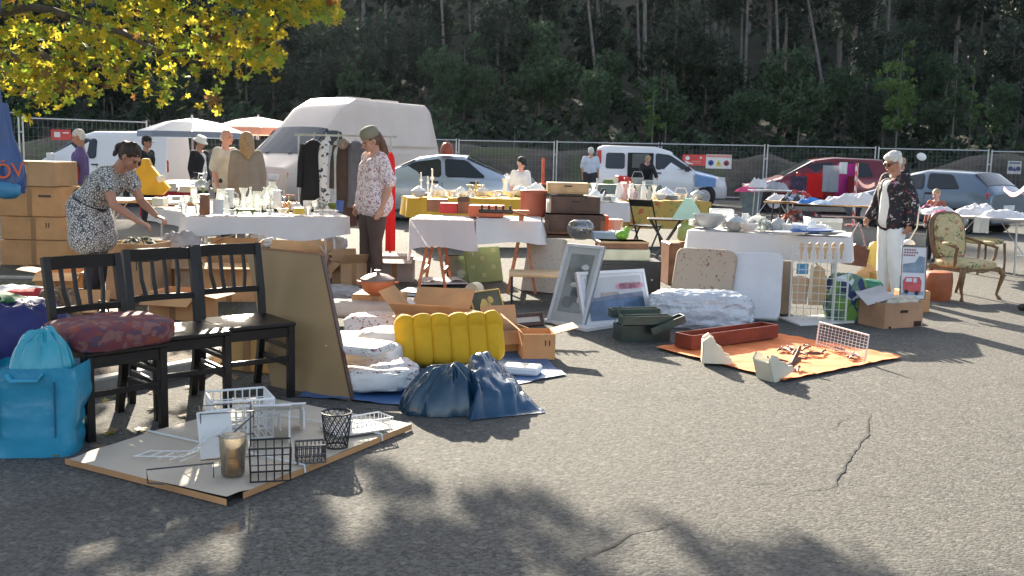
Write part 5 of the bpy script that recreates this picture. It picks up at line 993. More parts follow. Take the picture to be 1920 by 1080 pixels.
# ---------------------------------------------------------------- flattened cardboard with baskets
cA_, cB_, cC_ = G(122, 872), G(425, 950), G(772, 806); cD_ = cA_+cC_-cB_; ctr = (cA_+cB_+cC_+cD_)/4; t = thing('flattened_cardboard', 'flattened cardboard sheet on the asphalt with wire baskets on it', 'cardboard', tuple(ctr)); q = MB()
q.grid(lambda u, v: ((cA_.lerp(cB_, u)).lerp(cD_.lerp(cC_, u), v)-ctr+Vector((0, 0, .034+.006*nz(u*3, v*4)+(.02*(v < .08)*(u-.5))))), 16, 20); part('sheet', q, M('flat_card', (.5, .44, .35), .85, .1, 2), t)
q = MB(); o = .002
for a, b, sk in ((cB_, cC_, .07), (cA_, cB_, 0)):
    a2 = a.lerp(b, sk); dd = (b-a).normalized(); q.add([a2-ctr+Vector((0, 0, .004)), b-ctr+Vector((0, 0, .004)), b-ctr+Vector((0, 0, .033)), a2-ctr+Vector((0, 0, .033))], [(0, 1, 2, 3)])
part('edge', q, card2, t)
q = MB(); 
for f1, f2 in (((0, .33), (1, .33)), ((0, .0), (0, 0))):
    if f1 == f2: continue
for v in (.36, .8):
    a = cA_.lerp(cD_, v)-ctr; b = cB_.lerp(cC_, v)-ctr; q.tube([a+Vector((0, 0, .045)), b+Vector((0, 0, .045)), b+Vector((.004, -.004, .01))], .005, 6)
part('string', q, whitew, t)
def basket(label, px, py, w_, d_, h_, rz, mat, nx=6, ny=5, nz_=4, tap=.85, r=.003, cat='wire basket', tilt=None, name='wire_basket', z=.045):
    p = G(px, py, z); q = MB()
    def ring(f): 
        k = tap+(1-tap)*f; return [(-w_/2*k, -d_/2*k, h_*f), (w_/2*k, -d_/2*k, h_*f), (w_/2*k, d_/2*k, h_*f), (-w_/2*k, d_/2*k, h_*f)]
    for i in range(nz_+1):
        R_ = ring(i/nz_); q.tube(R_+[R_[0]], r*(1.8 if i in (0, nz_) else 1), 5)
    lo, hi = ring(0), ring(1)
    for e in range(4):
        n = nx if e % 2 == 0 else ny; 
        for k in range(n): f = k/n; a = Vector(lo[e]).lerp(Vector(lo[(e+1) % 4]), f); b = Vector(hi[e]).lerp(Vector(hi[(e+1) % 4]), f); q.tube([a, b], r, 5)
    for k in range(1, nx): q.tube([Vector(lo[0]).lerp(Vector(lo[1]), k/nx), Vector(lo[3]).lerp(Vector(lo[2]), k/nx)], r, 5)
    return one(name, q, mat, label, cat, tuple(p), rz, r=tilt)
bz = R(25)
basket('white wire drawer basket standing on the flattened cardboard under the second chair', 450, 812, .3, .26, .2, bz, whitew, 8, 7, 4, .95, .0035)
basket('black square wire basket with crossed bars on the flattened cardboard', 507, 893, .18, .15, .15, R(14), blackm, 5, 4, 2, .95, .0026); basket('small dark wire letter rack on the flattened cardboard', 582, 862, .13, .1, .08, R(18), M('grey_wire', (.12, .12, .12), .4, metal=.5), 7, 3, 2, 1, .003, 'wire rack', name='wire_rack')
q = MB(); 
for i in range(15):
    for dr in (-1, 1): q.tube([((.055+.018*v/7)*cos(2*PI*i/15+dr*v*.22), (.055+.018*v/7)*sin(2*PI*i/15+dr*v*.22), .17*v/7) for v in range(8)], .0022, 4)
for z, rr in ((0, .055), (.17, .073)): q.tube([(rr*cos(k*PI/10), rr*sin(k*PI/10), z) for k in range(21)], .005, 5)
p = G(631, 836, .045); one('wire_pen_pot', q, blackm, 'black wire lattice waste basket on the right of the flattened cardboard', 'wire basket', tuple(p))
q = MB(); q.lathe([(.048, 0), (.052, .004), (.06, .17), (.062, .175), (.058, .17), (.05, .01), (.001, .01)], 24); p = G(437, 888, .045); one('storage_jar', q, glassm('amber_glass', (.88, .74, .55), .15), 'amber-tinted plastic beaker on the flattened cardboard', 'beaker', tuple(p))
def wireframe(label, px, py, pts, r, mat, rz=0, name='wire_rack', cat='wire rack'):
    p = G(px, py, .045); q = MB()
    for pl in pts: q.tube(pl, r, 6)
    return one(name, q, mat, label, cat, tuple(p), rz)
wireframe('white folding wire rack lying open in front of the first chair', 345, 868, [[(-.28, 0, 0), (0, 0, .03), (.16, .02, .16)], [(-.26, .1, 0), (.02, .1, .03), (.16, .12, .16)]]+[[(-.26+.06*k, 0, .005), (-.25+.06*k, .1, .005)] for k in range(5)]+[[(.02+.03*k, .0, .04+.025*k), (.02+.03*k, .11, .04+.025*k)] for k in range(5)], .003, whitew, R(-18))
wireframe('dark wire stand with one foot at the front left of the flattened cardboard', 300, 905, [[(-.05, 0, 0), (-.055, 0, .06), (.22, .05, .065), (.22, .05, 0)], [(-.05, 0, 0), (.02, -.02, 0)]], .004, MATS['grey_wire'], R(10))
q = MB(); q.box((0, 0, .12), (.16, .012, .22), rot('X', -.25), .004); one('white_tile', q, M('white_board', (.72, .72, .7), .5, .05), 'small white board leaning among the baskets on the flattened cardboard', 'board', tuple(G(405, 860, .045)), R(35))
t = thing('white_box', 'white slanted plastic letter tray beside the black wire basket', 'tray', tuple(G(505, 822, .045)), R(12)); q = MB(); q.box((0, 0, .16), (.22, .2, .012), rot('X', -.35), .004); part('tray_top', q, M('white_plastic', (.78, .78, .77), .4), t); q = MB()
for x in (-.1, .1): q = MB(); q.box((x, 0, .07), (.008, .17, .14)); part('tray_side', q, MATS['white_plastic'], t)
t = thing('white_box', 'second white plastic tray behind the small wire letter rack', 'tray', tuple(G(545, 800, .045)), R(20)); q = MB(); q.box((0, 0, .11), (.14, .16, .01), rot('X', -.4), .003); part('tray_top', q, MATS['white_plastic'], t); 
for x in (-.06, .06): q = MB(); q.box((x, 0, .05), (.008, .14, .1)); part('tray_side', q, MATS['white_plastic'], t)
wireframe('clear wire cube rack behind the white slanted tray', 425, 850, [[(-.12, -.08, 0), (-.12, -.08, .22), (.12, -.08, .22), (.12, -.08, 0), (-.12, -.08, 0)], [(-.12, .08, 0), (-.12, .08, .22), (.12, .08, .22), (.12, .08, 0)], [(-.12, -.08, .22), (-.12, .08, .22)], [(.12, -.08, .22), (.12, .08, .22)], [(-.12, -.08, .11), (.12, -.08, .11)], [(-.12, -.08, 0), (.12, -.08, .2)]], .0035, MATS['grey_wire'], R(20))
q = MB(); q.box((0, 0, .006), (.3, .22, .01), None, .002); one('clear_sheet', q, M('pale_grey_card', (.4, .39, .37), .6), 'grey card lying flat at the right end of the flattened cardboard', 'card', tuple(G(665, 805, .045)), R(35)); basket('low white wire tray at the right end of the flattened cardboard', 690, 800, .22, .14, .05, R(40), whitew, 8, 5, 1, 1, .0025)
# ---------------------------------------------------------------- yellow tufted cushion and blue bags
mus = M('mustard_fabric', (.62, .35, .012), .8, .1, 6, .3, 50, .003); fy = Fit(742, 945, 712, 612); Ly = .74; Hy = .36; Ty = .25
def fut(u, v):
    a = v*2*PI; x = (u-.5)*Ly; c_, s_ = cos(a), sin(a); e = .45; y = math.copysign(abs(c_)**e, c_)*Ty/2; z = math.copysign(abs(s_)**e, s_)*Hy/2
    ph = (u*6) % 1; t_ = abs(sin(u*6*PI))**.55; end = min(1, min(u, 1-u)*14)**.5; mid = 1-.5*math.exp(-((z/Hy-.2)**2)/.006) if abs(y) > Ty*.4 else 1; k = (.89+.11*t_)*(.72+.28*end); kk = k*(.6+.4*mid)
    return (x*(1), y*kk*(.9+.1*t_), Hy/2+z*k+.012*nz(u*5, a))
q = MB(); q.grid(fut, 121, 64, False); q.add([fut(0, k/63) for k in range(63)], [tuple(range(63))]); q.add([fut(1, k/63) for k in range(63)], [tuple(range(63))[::-1]])
yl = G(843, 708); one('tufted_cushion', q, mus, 'mustard yellow tufted mat cushion standing on its long edge', 'cushion', (yl.x, yl.y+.1, .06), R(10), r=rot('Z', R(11)) @ rot('X', R(-20)) @ rot('Y', R(-2)))
def blob(label, name, px, py, r, e, amp, fs, seed, mat, rz=0, cat='bag', zoff=0, dy=0, n=120, m=76, r3=None):
    q = MB(); crumple(q, (0, 0, r[2]*.96), r, e, n, m, amp, fs, seed); p = G(px, py); return one(name, q, mat, label, cat, (p.x, p.y+dy, zoff), rz, r=r3)
q = MB(); slump(q, .27, .19, .27, 3.1, 8, (.05, .02), .16); p = G(828, 782); one('rubbish_bag', q, navy, 'dark blue plastic rubbish bag slumped in front of the yellow cushion', 'bag', (p.x, p.y+.17, 0), R(10))
# tent-like folded blue plastic
q = MB(); P_ = [G(880, 790), G(1022, 775), G(955, 715), G(860, 740)]; cc = sum(P_, Vector())/4; 
def tent(u, v):
    p_ = P_[0].lerp(P_[1], u).lerp(P_[3].lerp(P_[2], u), v)-cc; h_ = .3*max(0, 1-(abs(u-.22)/.78)**1.5)*max(0, 1-abs(v-.55)/.56)**.55; f_ = .1*abs(nz(u*3.5, v*3, 3))+.035*abs(nz(u*9, v*8, 7)); e_ = min(1, min(u, 1-u, v, 1-v)*9); return (p_.x+.02*nz(u*6, v*6), p_.y, max(.006, (h_*(1-f_*2)+f_*1.1)*e_))
q.grid(tent, 60, 46); one('rubbish_bag', q, M('blue_plastic_sheet', (.006, .05, .11), .24, .25, 2.5, .5, 9, .02, coat=.4), 'blue plastic sheet bag spread on the asphalt right of the dark blue rubbish bag', 'bag', tuple(cc))
q = MB(); tarp = M('tarp_blue', (.05, .13, .3), .5, .2, 3); Q_ = [G(560, 745), G(760, 762), G(1060, 705), G(985, 640), G(620, 640)]; cc = sum(Q_, Vector())/5; n = len(Q_)
vs = []; rings = 7
for k in range(rings+1):
    for i in range(60):
        f_ = i/60*n; a = Q_[int(f_)]; b = Q_[(int(f_)+1) % n]; e = a.lerp(b, f_-int(f_)); p_ = cc.lerp(e+Vector((nz(i*.7)*.03, nz(i*.9, 4)*.03, 0)), k/rings); vs.append((p_.x-cc.x, p_.y-cc.y, .006+(.022*abs(nz(i*1.1, k)) if k > 4 else .004)))
q.add(vs, [(k*60+i, k*60+(i+1) % 60, (k+1)*60+(i+1) % 60, (k+1)*60+i) for k in range(rings) for i in range(60)], True); one('tarpaulin', q, tarp, 'blue tarpaulin spread under the white linen and the yellow cushion', 'tarpaulin', tuple(cc))
# ---------------------------------------------------------------- white linen piles
lin = M('white_linen', (.74, .71, .66), .85, .06, 6, .6, 9, .02); linp = spots('print_linen', (.7, .64, .61), [(.3, .05, .08), (.15, .15, .18)], 10, .27, seed=3, wob=.4); linp2 = spots('sprig_linen', (.74, .7, .66), [(.32, .05, .08), (.1, .1, .12), (.4, .35, .33)], 11, .27, seed=8, wob=.4); linb = M('beige_linen', (.6, .5, .42), .85, .08)
def pil(label, px, py, w_, d_, h_, rz, mat, z=.0, seed=0, e=.5, cat='cushion', rx=0.): 
    p = G(px, py, z); q = MB(); q.ell((0, 0, h_/2), (w_/2, d_/2, h_/2), 40, 20, e=e, fn=lambda d: 1+.09*nz(d.x*2+seed, d.y*2, d.z*2)+.07*(.3-abs(nz(d.x*6+seed, d.y*6, d.z*5)))*2); return one('pillow' if cat == 'pillow' else cat.replace(' ', '_'), q, mat, label, cat, (p.x, p.y+d_/2, z), rz, r=rot('Z', rz) @ rot('X', rx))
pil('white pillow with dark printed letters beside the leaning panel', 695, 740, .4, .34, .13, R(10), lin, .02, 1, cat='pillow'); pil('plump white cushion at the left of the linen pile', 668, 722, .3, .26, .12, R(24), lin, .04, 22); pil('large plain white pillow in the middle of the linen pile', 682, 700, .42, .34, .17, R(-10), lin, .08, 2, cat='pillow'); pil('folded duvet cover with dark and red sprigs at the front of the linen pile', 705, 728, .46, .32, .11, R(14), linp2, .05, 12, e=.28, cat='duvet cover'); pil('thin folded printed sheet on top of the linen pile', 668, 668, .36, .3, .06, R(-20), linp2, .25, 14, e=.28, cat='sheet'); pil('cushion with small red and black print lying left of the yellow cushion', 725, 725, .34, .28, .14, R(30), linp, .04, 3)
pil('folded printed blanket behind the plain white pillow', 655, 680, .5, .36, .17, R(5), linp, .08, 4, cat='blanket'); pil('white folded quilt behind the yellow cushion', 735, 690, .5, .34, .24, R(-5), lin, .05, 5, cat='quilt'); pil('long beige bolster at the back of the linen pile', 680, 602, .85, .26, .16, R(-8), linb, .06, 6, .7, cat='bolster'); pil('printed white blanket at the back of the linen pile', 720, 636, .65, .3, .18, R(-3), linp, .02, 7, cat='blanket'); pil('small white cushion tucked under the left end of the yellow cushion', 745, 700, .3, .2, .12, R(-15), linb, .02, 8)
q = MB(); 
for k, (a, b) in enumerate((('1', 0), ('0', .045))): pass
tx = thing('letters_mark', 'dark painted 10 on the white pillow beside the leaning panel', 'lettering', (*tuple(G(700, 728))[:2], 0)) if 0 else None
pw = [o for o in bpy.data.objects if o.get('label', '').startswith('white pillow with dark')][0]; text('10', .1, MATS['print_black'], pw, (.02, -.155, .075), (R(62), 0, R(4)), .002)
q = MB(); q.box((0, 0, .03), (.26, .18, .055), None, .015); one('white_tray', q, porc, 'flat white box on the blue tarpaulin in front of the open carton', 'box', tuple(G(978, 700, .01)), R(-12))
# pot
t = thing('cooking_pot', 'terracotta casserole with a dark lid on the beige bolster', 'pot', tuple(D(708, 551, 8.6))[:2]+(.26,), 0); pz = D(708, 551, 8.6).z; t.location.z = pz; q = MB(); q.lathe([(.08, 0), (.12, .03), (.145, .09), (.14, .12), (.13, .12)], 28); part('pot_body', q, M('terracotta', (.5, .14, .05), .45, .2, 8), t)
q = MB(); q.lathe([(.147, .12), (.145, .135), (.09, .165), (.02, .18), (.018, .195), (.03, .205), (.001, .212)], 28); part('lid', q, M('lid_grey', (.2, .13, .11), .35, .2), t)
for s in (-1, 1): q = MB(); q.tube([(s*.14, -.03, .1), (s*.175, 0, .105), (s*.14, .03, .1)], .01, 8); part('handle', q, MATS['terracotta'], t)
carton('brown carton under the terracotta casserole', (*tuple(D(712, 600, 8.75))[:2], 0), R(-6), .42, .34, max(.1, pz-.01), card2, False)
# cartons behind yellow cushion
carton('large carton with two white inner flaps open behind the yellow cushion', (*tuple(G(812, 640))[:2], 0), R(-12), .5, .4, .24, card2, True, (60, 50, 40, 100), mark=0, fl=.55); carton('carton leaning open with grey flaps right of the yellow cushion', (*tuple(G(1005, 668))[:2], 0), R(8), .24, .24, .19, card2, True, (None, 100, 50, 75), mark=2, taped=False, fl=.75)
carton('flattened-looking low carton between the yellow cushion and the open carton', (*tuple(G(950, 655))[:2], 0), R(25), .3, .26, .17, card, True, (120, 20, 70, 120), taped=False, fl=.6)
q = MB(); q.box((0, 0, .09), (.18, .006, .18), rot('Y', .75)); one('white_card', q, MATS['white_board'], 'white square card standing on its corner left of the large open carton', 'card', (*tuple(G(768, 630))[:2], .1), R(8), r=rot('Z', .1) @ rot('X', -.3))
# ---------------------------------------------------------------- goods on the red trestle table
def bx(name, label, cat, px0, px1, pyb, pyt, dep, mat, rz=0., z0=0., d=None, lid=None, bev=.006, drawer=False, group=None):
    if d is None: f = Fit(px0, px1, pyb, pyt, z0); c, w_, h_ = f.p, f.w, f.h
    else: a, b = D(px0, pyb, d), D(px1, pyb, d); c = (a+b)/2; w_ = (b-a).length; h_ = D((px0+px1)/2, pyt, d).z-c.z; z0 = c.z
    t = thing(name, label, cat, (c.x, c.y+dep/2, z0), rz, group); q = MB(); q.box((0, 0, h_/2), (w_, dep, h_), None, bev); part('box_body', q, mat, t)
    if lid: q = MB(); q.box((0, 0, h_*.86), (w_+.008, dep+.008, h_*.28), None, bev); part('lid', q, lid, t)
    if drawer: q = MB(); q.box((0, -dep/2-.004, h_*.5), (w_*.86, .008, h_*.7), None, .003); part('drawer_front', q, lid or mat, t); q = MB(); q.box((0, -dep/2-.012, h_*.72), (.09, .012, .014), None, .003); part('handle', q, blackm, t)
    return t
Zt = .80
bx('wooden_box', 'brown flat wooden box at the left end of the red trestle table', 'box', 799, 838, 397, 374, .3, wood_m, .05, Zt); bx('red_box', 'bright red box lid on the left of the red trestle table', 'box', 824, 858, 400, 381, .2, M('red_lacquer', (.55, .03, .03), .4), 0, Zt)
bx('wooden_box', 'dark brown box with open lid beside the bright red box', 'box', 858, 879, 401, 370, .25, wood_m, 0, Zt, lid=wood_d); bx('tool_tray', 'orange-red tool tray in the middle of the red trestle table', 'tray', 879, 945, 407, 386, .3, M('orange_lacquer', (.55, .13, .05), .5, .2), -.05, Zt)
t = thing('sewing_tool', 'dark metal hand tool lying on the orange-red tray', 'tool', tuple(G(930, 402, Zt+.1)), -.1); q = MB(); q.box((0, 0, .03), (.34, .04, .04), None, .01); 
for k in range(5): q.cyl((-.14+.07*k, 0, .05), (-.14+.07*k, 0, .09), .012, n=8)
part('tool_body', q, M('dull_iron', (.08, .06, .05), .45, .3, metal=.5), t); q = MB(); q.tube([(.17, 0, .03), (.24, -.02, .01), (.3, -.03, .0)], .014, 8); part('handle', q, wood_o, t)
q = MB(); q.box((0, 0, .095), (.22, .12, .03), None, .004); q.box((.03, 0, .04), (.05, .06, .08), None, .003); one('small_stool', q, wood_o, 'little reddish wooden footstool on the right end of the red trestle table', 'stool', tuple(G(972, 414, Zt)), .1)
q = MB(); q.lathe([(.15, 0), (.15, .26), (.155, .265), (.155, .3), (.15, .305), (.001, .305)], 30); one('round_box', q, M('redbrown_drum', (.33, .09, .05), .4, .15), 'red-brown round drum standing behind the right end of the red trestle table', 'drum', (*tuple(D(999, 412, 11.7))[:2], .78), 0)
# ---------------------------------------------------------------- stacked drawers and boxes in the centre
S_ = [('storage_chest', 'light wooden drawer on top of the stack beside the red trestle table', 1026, 1104, 364, 343, 11.6, .34, wood_l, True, .0), ('storage_chest', 'dark wooden drawer second from the top of the stack beside the red trestle table', 1032, 1124, 401, 369, 11.5, .36, wood_d, True, .04), ('storage_chest', 'reddish brown wooden drawer lowest in the stack, behind the round glass bowl', 1022, 1134, 440, 403, 11.4, .36, wood_m, True, -.03)]
for nm, lb, x0, x1, yb, yt, d, dp, mt, dr, rz in S_: bx(nm, lb, 'drawer', x0, x1, yb, yt, dp, mt, rz, 0, d, wood_d if mt is wood_m else None, .006, dr, 'drawers stacked beside the red trestle table')
p = D(1075, 441, 11.4); q = MB()
t = thing('small_table', 'small dark low table carrying the stack of drawers', 'table', (p.x, p.y+.2, 0)); q.box((0, 0, p.z-.02), (.78, .5, .03), None, .005); part('tabletop', q, wood_d, t)
for a in (-1, 1):
    for b in (-1, 1): q = MB(); q.box((a*.33, b*.2, (p.z-.035)/2), (.04, .04, p.z-.035), None, .004); part('leg', q, blackm, t)
q = MB(); q.lathe([(.06, 0), (.11, .03), (.145, .09), (.15, .13), (.135, .18), (.09, .215), (.088, .215), (.13, .178), (.143, .13), (.138, .09), (.1, .035), (.001, .02)], 32); p = D(1088, 449, 10.9); one('glass_bowl', q, glassm('bowl_glass', (.7, .72, .75), .04), 'round clear glass fishbowl in front of the stack of drawers', 'bowl', tuple(p))
bx('red_orange_box', 'orange-red folder standing at the right of the stack of drawers', 'folder', 1133, 1141, 433, 405, .25, M('folder_orange', (.75, .1, .03), .5), 0, 0, 11.5)
q = MB(); q.lathe([(.1, 0), (.13, .12), (.125, .12)], 20); one('bucket', q, M('salmon_plastic', (.7, .35, .25), .5), 'salmon-pink tub beside the orange-red folder', 'tub', tuple(D(1147, 430, 11.9)), 0)
# low black cabinet + trays
f = Fit(1120, 1236, 575, 490); t = thing('black_cabinet', 'low black cabinet standing behind the print of the white-framed bay', 'cabinet', (f.p.x, f.p.y+.2, 0), .03); q = MB(); q.box((0, 0, f.h/2), (f.w, .4, f.h), None, .006); part('cabinet_body', q, M('black_laminate', (.02, .02, .023), .4), t); q = MB(); q.box((-.0, -.203, f.h/2), (f.w*.92, .012, f.h*.85), None, .004); part('door', q, blackm, t); q = MB(); q.ell((f.w*.35, -.215, f.h*.6), .012); part('knob', q, zinc, t)
bx('cream_tray', 'cream-coloured shallow box on top of the black cabinet', 'box', 1120, 1216, 489, 468, .34, M('cream_lacquer', (.62, .6, .42), .5), .12, f.h, f.p.y+.05); bx('wooden_tray', 'brown wooden tray stacked on the cream-coloured box', 'tray', 1122, 1214, 467, 453, .3, wood_m, .1, 0, f.p.y+.07, wood_l)
q = MB(); q.ell((0, 0, .05), (.07, .07, .05)); q.ell((.05, .02, .1), (.03, .03, .04)); one('potted_plant', q, M('plant_green', (.2, .42, .05), .6, .5, 30), 'small bright green plant standing on the brown wooden tray', 'plant', tuple(D(1166, 450, f.p.y+.2)))
bx('blue_box', 'blue-grey cardboard folder box behind the brown wooden tray', 'box', 1112, 1160, 452, 436, .2, M('bluegrey_card', (.3, .36, .45), .7), .05, 0, f.p.y+.5)
# ---------------------------------------------------------------- pictures and boards leaning in the middle
def leaning(nm, label, cat, bl, br_, tl_y, mat, th=.025, lean=.25, frame=None, fw_=.04, back=True, z0=0., content=None, tr=None, hgt=None):
    a, b = G(*bl, z0), G(*br_, z0); v = b-a; w_ = v.length; rz = math.atan2(v.y, v.x); m = (a+b)/2; fwd = Vector((-sin(rz), cos(rz), 0))
    H = hgt if hgt else D((bl[0]+br_[0])/2, tl_y, m.y+lean*.9).z-z0; L = math.hypot(H, lean); t = thing(nm, label, cat, tuple(m), rz); tilt = -math.atan2(lean, H); A = rot('X', tilt)
    q = MB(); q.T = A; q.box((0, 0, L/2), (w_, th, L), None, .004); part('picture_panel' if frame else 'board', q, mat, t)
    if frame:
        q = MB(); q.T = A
        for c, s in (((0, -.004, fw_/2), (w_, th+.012, fw_)), ((0, -.004, L-fw_/2), (w_, th+.012, fw_)), ((-w_/2+fw_/2, -.004, L/2), (fw_, th+.012, L-2*fw_)), ((w_/2-fw_/2, -.004, L/2), (fw_, th+.012, L-2*fw_))): q.box(c, s, None, .003)
        part('frame', q, frame, t)
    if content: content(t, A, w_, L, th)
    return t
def flat(t, A, nm, mat, polys, y, th): 
    q = MB(); q.T = A
    for pl in polys: q.add([(x, -th/2-y, z) for x, z in pl], [tuple(range(len(pl)))])
    part(nm, q, mat, t)
def blobp(cx, cz, rx, rz_, n=14, seed=0, am=.25): return [(cx+rx*cos(2*PI*k/n)*(1+am*nz(k*1.3, seed)), cz+rz_*sin(2*PI*k/n)*(1+am*nz(k*1.7, seed+4))) for k in range(n)]
silver_f = M('silver_frame', (.5, .52, .54), .4, .1, metal=.3); matgrey = M('mat_grey', (.36, .38, .38), .6, .12, 2); picg = M('picture_dark', (.1, .11, .11), .35, .6, 5, coat=.5); pich = M('picture_light', (.42, .44, .43), .4, .3, 8)
def cont1(t, A, w_, L, th):
    flat(t, A, 'photograph', M('photo_grey', (.17, .19, .18), .2, .35, 3, 0, coat=.8), [[(-w_*.3, L*.16), (w_*.32, L*.16), (w_*.32, L*.88), (-w_*.3, L*.88)]], .003, th)
    flat(t, A, 'photo_shapes', picg, [blobp(-w_*.02, L*.62, w_*.2, L*.09, seed=1), blobp(w_*.1, L*.4, w_*.16, L*.12, seed=2), blobp(-w_*.1, L*.28, w_*.14, L*.07, seed=3)], .006, th); flat(t, A, 'photo_light', pich, [blobp(w_*.16, L*.72, w_*.1, L*.035, seed=5)], .009, th); flat(t, A, 'photo_light', pich, [blobp(w_*.02, L*.5, w_*.14, L*.03, seed=6)], .009, th); flat(t, A, 'photo_light', pich, [blobp(w_*.2, L*.33, w_*.05, L*.05, seed=7)], .009, th)
leaning('framed_picture', 'tall silver-framed grey picture leaning in the middle of the market', 'picture', (1026, 606), (1096, 616), 459, matgrey, .03, .3, silver_f, .03, content=cont1)
def cont2(t, A, w_, L, th):
    flat(t, A, 'print_sky', M('print_grey', (.5, .5, .5), .35, .12, 3, 0, coat=.5), [[(-w_*.4, L*.5), (w_*.42, L*.5), (w_*.42, L*.88), (-w_*.4, L*.88)]], .003, th); flat(t, A, 'print_sea', M('print_blue', (.09, .16, .27), .3, .5, 4, 0, coat=.5), [[(-w_*.4, L*.1), (w_*.42, L*.1), (w_*.42, L*.56), (-w_*.4, L*.47)]], .005, th)
    flat(t, A, 'print_trees', M('print_pink', (.6, .3, .37), .5, .25, 30, 0), [blobp(w_*.1+.03*k, L*.7+.012*nz(k), w_*.07, L*.06, seed=k) for k in range(8)], .007, th); flat(t, A, 'print_houses', M('print_tan', (.42, .36, .33), .5), [[(-w_*.2, L*.53), (w_*.06, L*.53), (w_*.06, L*.6), (-w_*.2, L*.6)]], .009, th); flat(t, A, 'print_hills', M('print_slate', (.2, .22, .29), .5, .3, 8), [[(-w_*.4, L*.44), (w_*.42, L*.5), (w_*.42, L*.58), (0, L*.55), (-w_*.4, L*.5)]], .0095, th)
leaning('framed_print', 'white-framed print of a blue bay with pink blossom leaning against the black cabinet', 'picture', (1095, 615), (1222, 604), 508, M('mat_white', (.66, .67, .69), .5, .04), .03, .16, M('white_frame', (.74, .75, .76), .4, .03), .03, content=cont2)
q = MB(); a, b = G(1022, 604), G(1160, 612); sl = [G(1018, 604), G(1100, 623), G(1172, 612), G(1120, 592)]; cc = sum(sl, Vector())/4; q.slab([(v.x-cc.x, v.y-cc.y) for v in sl], .004, .03); one('white_board', q, MATS['white_board'], 'thin white board lying under the two leaning pictures', 'board', tuple(cc))
fm = spots('small_floral', (.55, .5, .42), [(.22, .1, .07), (.15, .14, .1)], 22, .2, seed=7)
leaning('padded_board', 'pale floral padded board with a white edge left of the silver-framed picture', 'padded board', (980, 545), (1045, 552), 447, fm, .09, .15, None, z0=.0)
t = thing('small_table', 'low table on thin dark legs behind the silver-framed picture', 'table', (*tuple(G(1010, 575))[:2], 0)); q = MB(); q.box((0, .25, .3), (.6, .45, .025), None, .004); part('tabletop', q, wood_l, t)
for a in (-1, 1):
    for b in (0, 1): q = MB(); q.cyl((a*.27, .05+b*.4, 0), (a*.27, .05+b*.4, .29), .012, n=8); part('leg', q, blackm, t)
leaning('green_board', 'pale green cushion board with lighter squares leaning under the red trestle table', 'board', (878, 532), (942, 527), 464, M('pale_green', (.27, .36, .17), .8, .08), .05, .1, content=lambda t, A, w_, L, th: flat(t, A, 'light_squares', M('pale_squares', (.42, .48, .26), .8), [[(x*w_-.03, z*L-.025), (x*w_+.03, z*L-.025), (x*w_+.03, z*L+.025), (x*w_-.03, z*L+.025)] for x, z in ((-.05, .68), (.3, .9), (-.35, .45), (.25, .42), (-.05, .2), (-.35, .9))], .003, th))
leaning('framed_picture', 'small dark-framed grey picture beside the pale green board', 'picture', (840, 532), (880, 530), 478, M('picture_grey', (.22, .23, .2), .3, .3, 6, coat=.5), .02, .1, blackm, .012, content=lambda t, A, w_, L, th: flat(t, A, 'picture_shapes', pich, [blobp(w_*.15, L*.35, w_*.2, L*.12, seed=2), blobp(0, L*.2, w_*.3, L*.05, seed=3)], .004, th))
giltm = M('gilt_frame', (.5, .34, .1), .35, .2, 20, .4, 60, metal=.5)
t = leaning('gilt_framed_picture', 'dark picture with a gilt frame and golden motif leaning behind the yellow cushion', 'picture', (893, 612), (950, 602), 545, M('picture_olive', (.07, .07, .03), .4, .4, 5), .03, .12, giltm, .014, content=lambda t, A, w_, L, th: flat(t, A, 'golden_motif', M('gold_paint', (.55, .4, .12), .5, .3, 9), [blobp(-.03, L*.45, w_*.2, L*.3, seed=11, am=.6), blobp(.05, L*.7, w_*.1, L*.1, seed=13)], .005, th))
leaning('small_picture', 'small dark brown picture frame with pale centre behind the open carton', 'picture', (958, 615), (1020, 610), 588, M('pale_picture', (.6, .55, .48), .5), .02, .05, wood_d, .035)
q = MB(); q.prism([(-.07, 0), (.07, 0), (.07, .16)]+[(.07*cos(k*PI/10), .16+.07*sin(k*PI/10)) for k in range(1, 10)]+[(-.07, .16)], -.06, .06); one('wooden_clock', q, M('cream_wood', (.66, .55, .38), .5), 'small arched cream wooden box standing behind the large open carton', 'box', (*tuple(G(889, 582))[:2], .04), R(-25))
for i, (px, py, rz, mt, lb) in enumerate(((830, 535, .3, cloth_w, 'open white papers lying on the ground under the red trestle table'), (800, 552, -.2, MATS['white_board'], 'stack of pale magazines on the ground left of the small dark-framed picture'), (845, 548, .1, wood_m, 'thin brown board lying flat under the white papers'))):
    p = G(px, py); q = MB(); q.grid(lambda u, v: ((u-.5)*.5, (v-.5)*.34, .02+.02*i*(i < 2)+.03*abs(sin(u*PI*2))*(i == 0)), 14, 5); q.box((0, 0, .01), (.5, .34, .016)); one('papers' if i < 2 else 'thin_board', q, mt, lb, 'papers' if i < 2 else 'board', (p.x, p.y, .002+.03*(i == 0)), rz)
